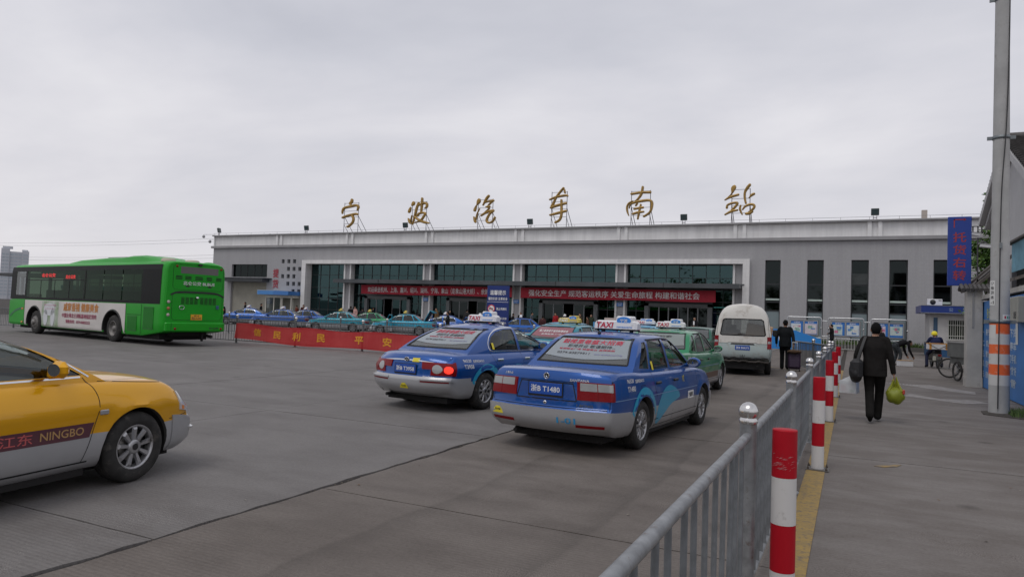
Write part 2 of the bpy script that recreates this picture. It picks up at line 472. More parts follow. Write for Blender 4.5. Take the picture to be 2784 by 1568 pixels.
# ------------------------------------------------------------------ car surface
VR = [0, .03, .08, .15, .23, .31, .39, .45, .5, .56, .63, .7, .77, .84, .9, .945, .975, 1]
TR = [-1, -.97, -.92, -.83, -.7, -.5, -.25, 0, .25, .5, .7, .83, .92, .97, 1]
class Car:
    def __init__(s, sp):
        s.sp = sp; s.nu = 92
    def pos(s, u, t, v, infl=0.):
        sp = s.sp
        tail, nose = sp['tail'], sp['nose']
        x0 = tail + (nose - tail) * u
        at = abs(t)
        wn = max(0, (u - .80) / .20) ** 2; wt = max(0, (.16 - u) / .16) ** 2
        x = x0 + wn * (pw(v, sp['nosep']) - sp['nosec'] * at ** 2.6) + wt * (pw(v, sp['tailp']) + sp['tailc'] * at ** 2.6)
        zt = pw(x0, sp['top']); zb = pw(x0, sp['bot'])
        w = pw(x0, sp['wid']) * pw(v, sp['sec']) + infl
        z = zb + (zt - zb) * v + sp['crown'] * (1 - t * t) * max(0, v) ** 6
        y = t * w
        if at > .99:
            for ax in sp['axles']:
                d = math.hypot(x - ax, z - .31)
                y += math.copysign(.016 * math.exp(-((d - .37) / .045) ** 2), t) if z > .2 else 0
        if infl:
            if wn: x += infl * wn
            if wt: x -= infl * wt
        return Vector((x, y, z))
    def cab(s, u, t, v, off=0.):
        c = s.sp['cab']
        xf = pw(v, c['front']) - off * 1.2; xr = pw(v, c['rear']) + off * 1.2
        vv = v - (off * 1.6 if v > .5 else 0)
        x = xr + (xf - xr) * u
        x += (-c['fc'] * t * t) * u ** 6 + (c['rc'] * t * t) * (1 - u) ** 6
        w = pw(v, c['wid']) - off
        w *= 1 - c['taper'] * max(0, abs(u - .55) - .2) ** 2
        z1 = c['roof'] - c['rdrop'] * ((u - c['rpk']) * 2) ** 2
        z = c['z0'] + (z1 - c['z0']) * vv + c['crown'] * (1 - t * t) * max(0, v) ** 8
        return Vector((x, t * w, z))
    def boxmesh(s, fn, U, T, V):
        mb = MB()
        def grid(f, A, B):
            n = len(B); vs = [f(a, b) for a in A for b in B]
            mb.add(vs, [(i * n + j, i * n + j + 1, (i + 1) * n + j + 1, (i + 1) * n + j) for i in range(len(A) - 1) for j in range(n - 1)], 0, True)
        grid(lambda u, v: fn(u, 1, v), U, V); grid(lambda u, v: fn(u, -1, v), U, V)
        grid(lambda u, t: fn(u, t, 1), U, T); grid(lambda u, t: fn(u, t, 0), U, T)
        grid(lambda t, v: fn(0, t, v), T, V); grid(lambda t, v: fn(1, t, v), T, V)
        return mb
    def ring(s, end, q, v, infl=0.):
        """walk round the tail (end=0) or nose (end=1): |q|<=1 across the end, beyond along the flank in metres"""
        k = s.sp['nose'] - s.sp['tail']
        if abs(q) <= 1:
            return s.pos(end, q, v, infl)
        d = (abs(q) - 1) / k
        return s.pos(d if end == 0 else 1 - d, math.copysign(1, q), v, infl)
    def band(s, mb, end, q0, q1, v0, v1, infl, nq=24, nv=5, m=0, depth=.02):
        """raised panel wrapped round tail or nose, with edges turned in"""
        Q = [q0 + (q1 - q0) * i / nq for i in range(nq + 1)]
        for e in (-1., 1.):
            if q0 < e < q1: Q[min(range(len(Q)), key=lambda i: abs(Q[i] - e))] = e
        V = [v0 + (v1 - v0) * i / nv for i in range(nv + 1)]
        vs = [[s.ring(end, q, v, infl) for v in V] for q in Q]
        back = [[s.ring(end, q, v, infl - depth) for v in V] for q in Q]
        n = nv + 1
        mb.add([p for r in vs for p in r], [(i * n + j, i * n + j + 1, (i + 1) * n + j + 1, (i + 1) * n + j) for i in range(nq) for j in range(nv)], m, True)
        edge = [(i, 0) for i in range(nq + 1)] + [(nq, j) for j in range(1, nv + 1)] + [(i, nv) for i in range(nq - 1, -1, -1)] + [(0, j) for j in range(nv - 1, 0, -1)]
        es = [vs[i][j] for i, j in edge] + [back[i][j] for i, j in edge]
        k = len(edge)
        mb.add(es, [(i, (i + 1) % k, (i + 1) % k + k, i + k) for i in range(k)], m, False)
        return mb
    def solid(s):
        U = [i / s.nu for i in range(s.nu + 1)]
        a = s.boxmesh(s.pos, U, TR, VR)
        CV = [0, .1, .22, .35, .5, .63, .74, .83, .9, .95, .98, 1]
        CU = [0, .02, .05] + [.1 + .8 * i / 22 for i in range(23)] + [.95, .98, 1]
        b = s.boxmesh(s.cab, CU, TR, CV)
        s.me_body = a.mesh('hull', [], merge=.0004); s.me_cab = b.mesh('cab', [], merge=.0004)
        va = [v.co.copy() for v in s.me_body.vertices]; fa = [list(p.vertices) for p in s.me_body.polygons]
        vb = [v.co.copy() for v in s.me_cab.vertices]; fb = [[i + len(va) for i in p.vertices] for p in s.me_cab.polygons]
        s.bvh = BVHTree.FromPolygons(va + vb, fa + fb)
        inner = s.boxmesh(lambda u, t, v: s.cab(u, t, v, .035), CU[::2], TR[::2], CV)
        s.me_in = inner.mesh('inner', [], merge=.0004)
    def hit(s, a, b, view, off=0.):
        o, d = {'R': ((a, -3, b), (0, 1, 0)), 'L': ((a, 3, b), (0, -1, 0)), 'B': ((-5, a, b), (1, 0, 0)), 'F': ((5, a, b), (-1, 0, 0)), 'T': ((a, b, 4), (0, 0, -1))}[view]
        loc, nor, i, dist = s.bvh.ray_cast(Vector(o), Vector(d))
        if loc is None:
            loc, nor, i, dist = s.bvh.find_nearest(Vector(o) + Vector(d) * (3 if view in 'RL' else 5) * .7)
        d = Vector(d)
        if nor.dot(d) > 0: nor = -nor
        return loc + nor * off
    def patch(s, mb, poly, view, off=.002, rings=4, m=0, step=.05, skirt=0.):
        P = []
        n = len(poly)
        for i in range(n):
            a, b = Vector(poly[i]), Vector(poly[(i + 1) % n])
            k = max(1, int((b - a).length / step))
            P += [a.lerp(b, j / k) for j in range(k)]
        c = sum(P, Vector((0, 0))) / len(P)
        n = len(P); vs = []
        for r in range(rings):
            for p in P:
                q = p.lerp(c, r / rings); vs.append(s.hit(q.x, q.y, view, off))
        vs.append(s.hit(c.x, c.y, view, off))
        fs = [(r * n + i, r * n + (i + 1) % n, (r + 1) * n + (i + 1) % n, (r + 1) * n + i) for r in range(rings - 1) for i in range(n)]
        fs += [((rings - 1) * n + i, (rings - 1) * n + (i + 1) % n, rings * n) for i in range(n)]
        mb.add(vs, fs, m, True)
        if skirt:
            es = [s.hit(p.x, p.y, view, off) for p in P] + [s.hit(p.x, p.y, view, off - skirt) for p in P]
            mb.add(es, [(i, (i + 1) % n, (i + 1) % n + n, i + n) for i in range(n)], m, False)
        return mb
    def line(s, mb, pts, view, w=.006, off=.0012, m=0, smooth=True, n=5):
        P = catmull([(p[0], p[1], 0) for p in pts], n) if smooth else [Vector((a[0], a[1], 0)).lerp(Vector((b[0], b[1], 0)), k / 6) for a, b in zip(pts, pts[1:]) for k in range(7)]
        vs = []
        for i, p in enumerate(P):
            d = (P[min(i + 1, len(P) - 1)] - P[max(i - 1, 0)])
            d = d.normalized() if d.length > 1e-9 else Vector((1, 0, 0))
            nn = Vector((-d.y, d.x, 0)) * w / 2
            vs += [s.hit(p.x + nn.x, p.y + nn.y, view, off), s.hit(p.x - nn.x, p.y - nn.y, view, off)]
        mb.add(vs, [(2 * i, 2 * i + 1, 2 * i + 3, 2 * i + 2) for i in range(len(P) - 1)], m, True)
        return mb
    def txt(s, name, string, m, cx, cz, w, h, view, parent, off=.003, bold=.03, rot=0.):
        me = fitw(text_mesh(string, bold=bold, res=3).copy(), w, h)
        ca, sa = math.cos(rot), math.sin(rot)
        for v in me.vertices:
            x, y = v.co.x * ca - v.co.y * sa, v.co.x * sa + v.co.y * ca
            a = cx + (x if view in 'RF' else -x); extra = v.co.z
            v.co = s.hit(a, cz + y, view, off + extra)
        me.materials.append(m)
        return link(name, me, parent)

def line_inside(me, bvh, paint, inner, d=.012):
    """faces of the hollow that lie behind the outer skin take the lining material"""
    me.materials.clear(); me.materials.append(paint); me.materials.append(inner)
    for p in me.polygons:
        h = bvh.find_nearest(p.center)
        p.material_index = 1 if h[3] is not None and h[3] > d else 0
def boolean_body(car, cutters, paint):
    """hull + cabin, hollowed out and cut open at windows and wheel arches"""
    ob = link('tmp', car.me_body)
    tmp = [ob]
    def mod(me, op):
        c = link('tmp', me); tmp.append(c)
        md = ob.modifiers.new('b', 'BOOLEAN'); md.operation = op; md.object = c; md.solver = 'EXACT'
    mod(car.me_cab, 'UNION')
    mod(car.me_in, 'DIFFERENCE')
    for me in cutters: mod(me, 'DIFFERENCE')
    bpy.context.view_layer.update()
    dg = bpy.context.evaluated_depsgraph_get()
    me = bpy.data.meshes.new_from_object(ob.evaluated_get(dg), depsgraph=dg)
    for o in tmp: bpy.data.objects.remove(o)
    line_inside(me, car.bvh, paint, M_inter)
    sharp(me, 30)
    return me

def arc_poly(cx, cz, r, a0, a1, n):
    return [(cx + r * math.cos(a0 + (a1 - a0) * i / n), cz + r * math.sin(a0 + (a1 - a0) * i / n)) for i in range(n + 1)]

def make_wheel(parent, x, y, r, rim_r, wid, spokes, spoke_w=.03, cap=.05):
    side = 1 if y > 0 else -1
    w = link('wheel', None, parent, (x, y, r)); w.empty_display_size = .1
    t = MB()
    h = wid / 2
    t.lathe([(rim_r - .005, -h + .01), (rim_r + .01, -h), (r * .80, -h - .008), (r * .93, -h + .004), (r * .985, -h + .028), (r, -h + .05), (r, h - .05), (r * .985, h - .028), (r * .93, h - .004), (r * .80, h + .008), (rim_r + .01, h), (rim_r - .005, h - .01)], 40, axis='Y')
    for k in range(4):
        t.lathe([(r + .0012, -h + .055 + k * .034), (r + .0012, -h + .061 + k * .034)], 40, 1, axis='Y')
    t.build('tyre', [M_rubber, M_black], w, merge=.0002)
    q = MB()
    f = side * (h - .012)
    q.lathe([(rim_r - .002, f + side * .004), (rim_r - .012, f + side * .006), (rim_r - .022, f - side * .01), (rim_r - .03, f - side * .06)], 40, 0, axis='Y')
    q.lathe([(rim_r - .025, f - side * .075), (.001, f - side * .07)], 24, 1, axis='Y')
    q.lathe([(rim_r * .62, f - side * .060), (rim_r * .60, f - side * .058), (rim_r * .25, f - side * .058)], 24, 2, axis='Y')
    for k in range(spokes):
        a = 2 * PI * k / spokes + .2
        ca, sa = math.cos(a), math.sin(a)
        def P(rad, lat, dep): return (ca * rad - sa * lat, f - side * dep, sa * rad + ca * lat)
        r0, r1 = .03, rim_r - .014
        w0, w1 = spoke_w * .62, spoke_w
        vs = [P(r0, -w0, .03), P(r0, w0, .03), P(r1, w1, .012), P(r1, -w1, .012), P(r0, -w0 * .5, .008), P(r0, w0 * .5, .008), P(r1 * .85, w1 * .6, -.004), P(r1 * .85, -w1 * .6, -.004)]
        q.add(vs, [(4, 5, 6, 7), (0, 1, 5, 4), (1, 2, 6, 5), (2, 3, 7, 6), (3, 0, 4, 7)], 0)
    q.lathe([(cap + .012, f - side * .025), (cap + .01, f - side * .004), (cap - .006, f + side * .002), (.001, f + side * .004)], 20, 0, axis='Y')
    q.lathe([(cap * .55, f + side * .0055), (.001, f + side * .0055)], 16, 1, axis='Y')
    q.build('rim', [M_alloy, M_black, mat('brake_disc', (.25, .24, .23), .5, .8)], w, fix=True)
    return w

def make_plate(car, parent, string, cz, view='B', w=.44, h=.14, frame=True, x_off=0.):
    c = car.hit(0, cz, view, 0)
    d = -1 if view == 'B' else 1
    top = car.hit(0, cz + .06, view, 0); bot = car.hit(0, cz - .06, view, 0)
    xo = min(top.x, bot.x) if d < 0 else max(top.x, bot.x)
    m = MB()
    m.cbox((xo + d * .008, 0, cz), (.008, w, h), 0, bev=.003)
    if frame:
        m.box(xo + d * .004 - .002, -w / 2 - .012, cz - h / 2 - .022, xo + d * .004 + .002, w / 2 + .012, cz + h / 2 + .01, 1)
    p = m.build('number_plate', [M_blueplate, M_black], parent)
    rot = (PI / 2, 0, -PI / 2) if d < 0 else (PI / 2, 0, PI / 2)
    ftext('plate_number', string, M_white, w * .88, h * .58, p, (xo + d * .0135, 0, cz), rot, bold=.012)
    return p

def taxi_sign(parent, z, x, white=True, textfront=True, wid=.66):
    """roof sign: long low box with a raised block that carries a blue oval"""
    bodym = M_whiteplastic if white else mat('yellow_sign', (.62, .47, .10), .45, var=.15)
    r = MB()
    for sy in (-1, 1):
        r.box(x - .03, sy * wid * .33 - .02, z - .06, x + .03, sy * wid * .33 + .02, z + .02, 1)
    r.tube([(x, -wid * .52, z - .01), (x, wid * .52, z - .01)], .012, 8, 1)
    h = wid / 2
    prof = [(x - .10, z + .005), (x + .10, z + .005), (x + .085, z + .11), (x + .05, z + .125), (x - .05, z + .125), (x - .085, z + .11)]
    n = len(prof); vs = []
    st = [(-h, .72, .0), (-h + .03, .95, 0), (-h + .06, 1, 0), (h - .06, 1, 0), (h - .03, .95, 0), (h, .72, 0)]
    for y, k, _ in st:
        vs += [((px - x) * k + x, y, z + (pz - z) * k) for px, pz in prof]
    fs = [(i * n + j, i * n + (j + 1) % n, (i + 1) * n + (j + 1) % n, (i + 1) * n + j) for i in range(len(st) - 1) for j in range(n)]
    r.add(vs, fs + [list(range(n)), list(range((len(st) - 1) * n, len(st) * n))], 0)
    # raised block on the car's right half
    r.cbox((x, -wid * .20, z + .125), (.17, wid * .38, .135), 0, bev=.022)
    s = r.build('roof_sign', [bodym, M_dark], parent)
    o = MB()
    for d in (-1, 1):
        o.add([(x + d * .087, -wid * .20 + wid * .165 * math.cos(a), z + .125 + .058 * math.sin(a)) for a in [2 * PI * i / 24 for i in range(24)]], [list(range(24))])
    o.build('blue_oval', M_bluelogo, s)
    ftext('sign_print', '宁波', M_white, wid * .17, .046, s, (x - .089, -wid * .20, z + .128), (PI / 2, 0, -PI / 2), bold=.02)
    tilt = math.atan2(.015, .105)
    ftext('sign_lettering', 'TAXI', M_redtxt if white else M_whiteplastic, wid * .40, .085, s, (x - .0965, wid * .235, z + .058), (PI / 2 - tilt, 0, -PI / 2), bold=.03, shear=.15)
    ftext('sign_small_print', '宁波市客运出租汽车', M_bluelogo, wid * .36, .022, s, (x - .1, -wid * .22, z + .033), (PI / 2 - tilt, 0, -PI / 2), bold=.02)
    return s

def vw_badge(parent, c, r, d=-1):
    """round badge: ring with stacked V and W strokes, on the plane facing -x (d=-1) or +x"""
    m = MB()
    x = c[0]
    ring = [(x + d * .004, c[1] + r * math.cos(a), c[2] + r * math.sin(a)) for a in [2 * PI * i / 28 for i in range(29)]]
    m.tube(ring, r * .085, 6, 0, cap=False)
    m.add([(x + d * .001, c[1] + r * math.cos(a), c[2] + r * math.sin(a)) for a in [2 * PI * i / 28 for i in range(28)]], [list(range(28))], 1)
    for line in ([(-.42, .85), (-.02, .12), (.02, .12), (.42, .85)], [(-.86, .42), (-.42, -.78), (-.02, .02), (.02, .02), (.42, -.78), (.86, .42)]):
        m.tube([(x + d * .004, c[1] + a * r, c[2] + b * r) for a, b in line], r * .085, 6, 0)
    return m.build('badge', [M_chrome, M_dark], parent)
def oval_badge(parent, c, r, d=-1):
    """oval badge with a slanted H"""
    m = MB(); x = c[0]
    ring = [(x + d * .004, c[1] + r * 1.5 * math.cos(a), c[2] + r * math.sin(a)) for a in [2 * PI * i / 28 for i in range(29)]]
    m.tube(ring, r * .13, 6, 0, cap=False)
    m.add([(x + d * .001, c[1] + r * 1.5 * math.cos(a), c[2] + r * math.sin(a)) for a in [2 * PI * i / 28 for i in range(28)]], [list(range(28))], 1)
    k = d  # mirrored so that it leans right as seen from outside
    for line in ([(.75, -.6), (.35, .85)], [(-.35, -.85), (-.75, .6)], [(.6, -.05), (-.6, .05)]):
        m.tube([(x + d * .004, c[1] - k * a * r * 1.0, c[2] + b * r) for a, b in line], r * .16, 6, 0)
    return m.build('badge', [M_chrome, M_dark], parent)

def seat(mb, x, y, w, zf=.30, back=.62, head=True):
    mb.cbox((x, y, zf + .12), (.52, w, .16), 0, bev=.04)
    Mx = Matrix.Translation((x - .26, y, zf + .18)) @ Matrix.Rotation(R(-14), 4, 'Y')
    mb.cbox((0, 0, back / 2), (.13, w * .98, back), 0, Mx, bev=.04)
    if head:
        mb.cbox((0, 0, back + .09), (.09, w * .52, .15), 0, Mx, bev=.03)

def interior(parent, sp):
    z0 = .28
    for y in (.36, -.36):
        m = MB(); seat(m, .05, y, .5, z0); m.build('seat', M_seat, parent)
    m = MB(); seat(m, -.82, 0, 1.25, z0, .58, False)
    for y in (.33, -.33): m.cbox((-1.10, y, z0 + .80), (.09, .24, .14), 0, bev=.03)
    m.build('rear_bench', M_seat, parent)
    m = MB(); m.cbox((.80, 0, .80), (.42, 1.30, .22), 0, bev=.05); m.cbox((.62, .36, .90), (.14, .36, .08), 0, bev=.02)
    m.cbox((-1.30, 0, .93), (.42, 1.2, .03), 0)
    m.build('dashboard', M_inter, parent)
    m = MB()
    c = Vector((.48, .36, .88)); ax = Vector((.9, 0, -.43)).normalized(); a1 = Vector((0, 1, 0)); a2 = ax.cross(a1)
    m.tube([c + (a1 * math.cos(t) + a2 * math.sin(t)) * .185 for t in [2 * PI * i / 24 for i in range(25)]], .014, 6, cap=False)
    for t in (.2, 2.9, 4.7): m.tube([c + ax * .03, c + (a1 * math.cos(t) + a2 * math.sin(t)) * .18], .014, 6)
    m.tube([c, c + ax * .3], .03, 8)
    m.build('steering_wheel', M_dark, parent)

def cyl_cut(x, z, r, y0, y1):
    m = MB()
    P = [(x + r * math.cos(2 * PI * i / 40), z + r * math.sin(2 * PI * i / 40)) for i in range(40)]
    return m.prism(P, y0, y1, 'XZ').mesh('c', [])
def arch_liner(root, x, z, rx, rz, y0, y1):
    """dark splash guard lining a wheel arch"""
    m = MB(); n = 22; A = [R(-18) + R(216) * i / n for i in range(n + 1)]
    P = [(x + rx * math.cos(a), z + rz * math.sin(a)) for a in A]
    m.add([(p[0], y, p[1]) for p in P for y in (y0, y1)], [(2 * i, 2 * i + 1, 2 * i + 3, 2 * i + 2) for i in range(n)], 0, True)
    m.add([(p[0], y0, p[1]) for p in P], [list(range(n + 1))])
    return m.build('arch_liner', M_under, root, fix=False)
def common(car, root, wins, front_win, rear_win, arch_r, axles, paint, cav):
    """cut the body open and fit glass"""
    cut = [MB().box(*cav).mesh('c', [])]
    for poly, names, g in wins:
        for sgn in (-1, 1):
            cut.append(MB().prism(poly, sgn * .35, sgn * 1.2, 'XZ').mesh('c', []))
    cut.append(MB().prism(front_win[0], front_win[1], front_win[2], 'YZ').mesh('c', []))
    cut.append(MB().prism(rear_win[0], rear_win[1], rear_win[2], 'YZ').mesh('c', []))
    for ax in axles:
        for sgn in (-1, 1):
            cut.append(cyl_cut(ax, .31, arch_r, sgn * .56, sgn * 1.2))
    body = link('body', boolean_body(car, cut, paint), root)
    for ax in axles:
        for sgn in (-1, 1): arch_liner(root, ax, .31, arch_r - .006, arch_r - .006, sgn * .565, sgn * (car.sp['wid'][3][1] - .06))
    for poly, name, g in wins:
        for view in 'RL':
            car.patch(MB(), [(c[0] + (p[0] - c[0]) * 1.03, c[1] + (p[1] - c[1]) * 1.04) for c in [(sum(q[0] for q in poly) / len(poly), sum(q[1] for q in poly) / len(poly))] for p in poly], view, -.010, 4).build(name, g, root)
    def big(poly):
        c = (0, sum(q[1] for q in poly) / len(poly))
        return [(p[0] * 1.02, c[1] + (p[1] - c[1]) * 1.03) for p in poly]
    car.patch(MB(), big(front_win[0]), 'F', -.010, 5).build('wind_screen', G_front, root)
    rw = car.patch(MB(), big(rear_win[0]), 'B', -.010, 5).build('rear_window', G_rear, root)
    return body, rw
# ------------------------------------------------------------------ sedan with a boxy stern (most of the taxis)
def template_boxy():
    sp = dict(tail=-2.43, nose=2.22, axles=(-1.328, 1.328), crown=.028, nosec=.24, tailc=.13,
        nosep=[(0, -.08), (.15, .0), (.4, .0), (.5, -.03), (.75, -.07), (1, -.16)],
        tailp=[(0, .12), (.12, .03), (.25, .0), (.41, .0), (.45, .035), (.6, .045), (.9, .06), (1, .09)],
        top=[(-2.43, .955), (-2.2, .975), (-1.6, .965), (-1.3, .945), (-.3, .925), (.9, .915), (1.4, .87), (1.9, .79), (2.12, .72), (2.22, .66)],
        bot=[(-2.43, .27), (-2.2, .235), (-1.7, .21), (0, .19), (1.7, .20), (2.22, .24)],
        wid=[(-2.43, .80), (-2.1, .83), (-1.4, .85), (0, .855), (1.3, .85), (1.9, .82), (2.22, .77)],
        sec=[(0, .90), (.06, .945), (.2, .985), (.42, 1.0), (.6, 1.0), (.78, .985), (.9, .968), (.97, .945), (1, .915)],
        cab=dict(front=[(0, 1.02), (.5, .66), (1, .20)], rear=[(0, -1.74), (.5, -1.36), (.85, -1.10), (1, -.92)], wid=[(0, .79), (.15, .78), (.5, .725), (.85, .655), (.95, .615), (1, .555)],
            fc=.04, rc=.07, taper=.25, roof=1.405, rdrop=.035, rpk=.52, z0=.86, crown=.03))
    car = Car(sp); car.solid()
    root = link('taxi', None)
    fw = [(.77, .975), (.24, 1.33), (-.15, 1.352), (-.15, .968)]
    rwn = [(-.225, .968), (-.225, 1.352), (-.76, 1.338), (-.93, .985), (-.93, .968)]
    qw = [(-.985, .985), (-.83, 1.325), (-.93, 1.315), (-1.30, 1.0)]
    wins = [(fw, 'front_door_window', G_side), (rwn, 'rear_door_window', G_tint), (qw, 'quarter_window', G_tint)]
    fwin = ([(-.66, .975), (.66, .975), (.53, 1.355), (-.53, 1.355)], .1, 1.2)
    rwin = ([(-.64, 1.03), (.64, 1.03), (.515, 1.345), (-.515, 1.345)], -1.72, -.80)
    body, rw = common(car, root, wins, fwin, rwin, .352, sp['axles'], P_santana, (-1.28, -.70, .27, .95, .70, 1.0))
    interior(root, sp)
    # bumpers
    car.band(MB(), 0, -1.62, 1.62, .0, .40, .016, 48, 8).build('rear_bumper', P_silver, root)
    car.band(MB(), 1, -1.50, 1.50, .0, .52, .016, 48, 8).build('front_bumper', P_silver, root)
    for sg in (-1, 1):
        car.band(MB(), 0, *sorted((sg * .52, sg * .93)), .115, .165, .020, 10, 3).build('reflector', M_red, root)
    # tail lights
    for sg in (-1, 1):
        q0, q1 = sorted((sg * .505, sg * 1.10))
        t = car.band(MB(), 0, q0, q1, .575, .87, .012, 14, 6, depth=.03).build('tail_light', M_red, root)
        a, b = sorted((sg * .55, sg * 1.04))
        car.band(MB(), 0, a, b, .73, .855, .0145, 12, 3, depth=.006).build('clear_lens', M_clear, t)
        car.band(MB(), 0, *sorted((sg * .795, sg * .805)), .585, .86, .0155, 2, 6, depth=.004).build('lens_rib', M_red, t)
    for sg in (-1, 1):
        h = car.band(MB(), 1, *sorted((sg * .52, sg * 1.16)), .62, .86, .010, 14, 5, depth=.03).build('headlight', M_head, root)
    car.band(MB(), 1, -.48, .48, .62, .84, .008, 16, 5, depth=.02).build('grille', M_dark, root)
    # recess with number plate between the lamps
    r = MB()
    car.patch(r, [(-.40, .645), (.40, .645), (.34, .84), (-.34, .84)], 'B', .0015, 3)
    car.line(r, [(-.40, .645), (.40, .645), (.345, .845), (-.345, .845), (-.40, .645)], 'B', .012, .003, 1, False)
    r.build('plate_recess', [P_santana, M_seam], root)
    # panel gaps and trim
    s = MB()
    car.line(s, [(-.78, .965), (-.78, .52)], 'B', .006, .002, 0, False); car.line(s, [(.78, .965), (.78, .52)], 'B', .006, .002, 0, False)
    car.line(s, [(-.36, .862), (.36, .862)], 'B', .006, .006, 0, False)
    car.line(s, [(-.76, .562), (.76, .562)], 'B', .006, .007, 0, False)
    for v in 'RL':
        car.line(s, [(-.19, .955), (-.19, .3), (-.19, .245)], v, .007)
        car.line(s, [(.93, .93), (.96, .7), (.88, .45), (.86, .25)], v, .007)
        car.line(s, [(-.98, .95), (-.93, .78), (-.86, .62)], v, .007); car.line(s, [(-.93, .40), (-.91, .25)], v, .007)
        car.line(s, [(-.91, .25), (0, .245), (.86, .25)], v, .008)
        car.line(s, [(-.95, .335), (0, .335), (.93, .335)], v, .008, .0014)
        car.line(s, [(-1.42, .80), (-1.42, .68), (-1.28, .68), (-1.28, .80), (-1.42, .80)], v, .005, .0015, 0, False)
        car.line(s, [(.20, 1.348), (-.15, 1.362), (-.225, 1.362), (-.77, 1.348)], v, .016, .004)
    car.line(s, [(-.645, 1.032), (.645, 1.032), (.525, 1.352), (-.525, 1.352), (-.645, 1.032)], 'B', .018, .0025, 0, False)
    car.line(s, [(-.67, .968), (.67, .968), (.54, 1.362), (-.54, 1.362), (-.67, .968)], 'F', .022, .0025, 0, False)
    car.line(s, [(.95, -.66), (2.05, -.60)], 'T', .007, .0016, 0, False); car.line(s, [(.95, .66), (2.05, .60)], 'T', .007, .0016, 0, False)
    s.build('panel_gaps', M_seam, root)
    s = MB()
    for v in 'RL':
        car.line(s, [(-2.2, .665), (-1.6, .665)], v, .010, .004); car.line(s, [(-1.0, .655), (0, .652), (.95, .65)], v, .010, .004); car.line(s, [(1.72, .645), (2.0, .64)], v, .010, .004)
    s.build('waist_trim', mat('waist_trim_paint', (.22, .36, .62), .3, .4), root)
    # handles, mirrors, antenna
    for sg in (-1, 1):
        v = 'L' if sg > 0 else 'R'
        for x in (-.08, -.80):
            p = car.hit(x, .80, v)
            MB().cbox((p.x, p.y + sg * .012, p.z), (.17, .03, .034), bev=.009).build('door_handle', M_black, root)
        p = car.hit(.66, .97, v)
        m = MB(); m.ell((p.x - .02, p.y + sg * .12, p.z + .04), (.07, .105, .075)); m.tube([(p.x, p.y - sg * .02, p.z - .01), (p.x, p.y + sg * .06, p.z + .02)], .03, 8)
        mi = m.build('wing_mirror', P_santana, root)
        MB().add([(p.x - .088 + .02 * 0, p.y + sg * .12 + .085 * math.cos(a), p.z + .04 + .058 * math.sin(a)) for a in [2 * PI * i / 20 for i in range(20)]], [list(range(20))]).build('mirror_glass', M_chrome, mi)
    p = car.hit(-.86, 0, 'T')
    m = MB(); m.cbox((p.x, 0, p.z + .012), (.07, .03, .028), bev=.008); m.tube([(p.x, 0, p.z + .02), (p.x - .16, 0, p.z + .36)], [.005, .0025], 6)
    m.build('antenna', M_black, root)
    vw_badge(root, car.hit(0, .915, 'B', .003), .036)
    vw_badge(root, car.hit(0, .74, 'F', .014), .045, 1)
    m = MB(); p = car.hit(0, .605, 'B'); m.lathe([(.022, -.006), (.022, .002), (.012, .004), (.001, .004)], 14, axis='X', M=Matrix.Translation((p.x - .004, 0, p.z)) @ Matrix.Rotation(PI, 4, 'Z'))
    m.build('boot_lock', M_chrome, root)
    for x in sp['axles']:
        for y in (-.735, .735): make_wheel(root, x, y, .305, .195, .185, 13, .017, .045)
    z = car.hit(-.25, 0, 'T').z
    u = MB(); u.box(-2.05, -.60, .135, 1.95, .60, .215); u.box(-.9, -.76, .145, .9, .76, .2); u.tube([(-2.30, .45, .22), (-1.9, .45, .22)], .025, 8); u.build('underbody', M_under, root)
    return car, root, z

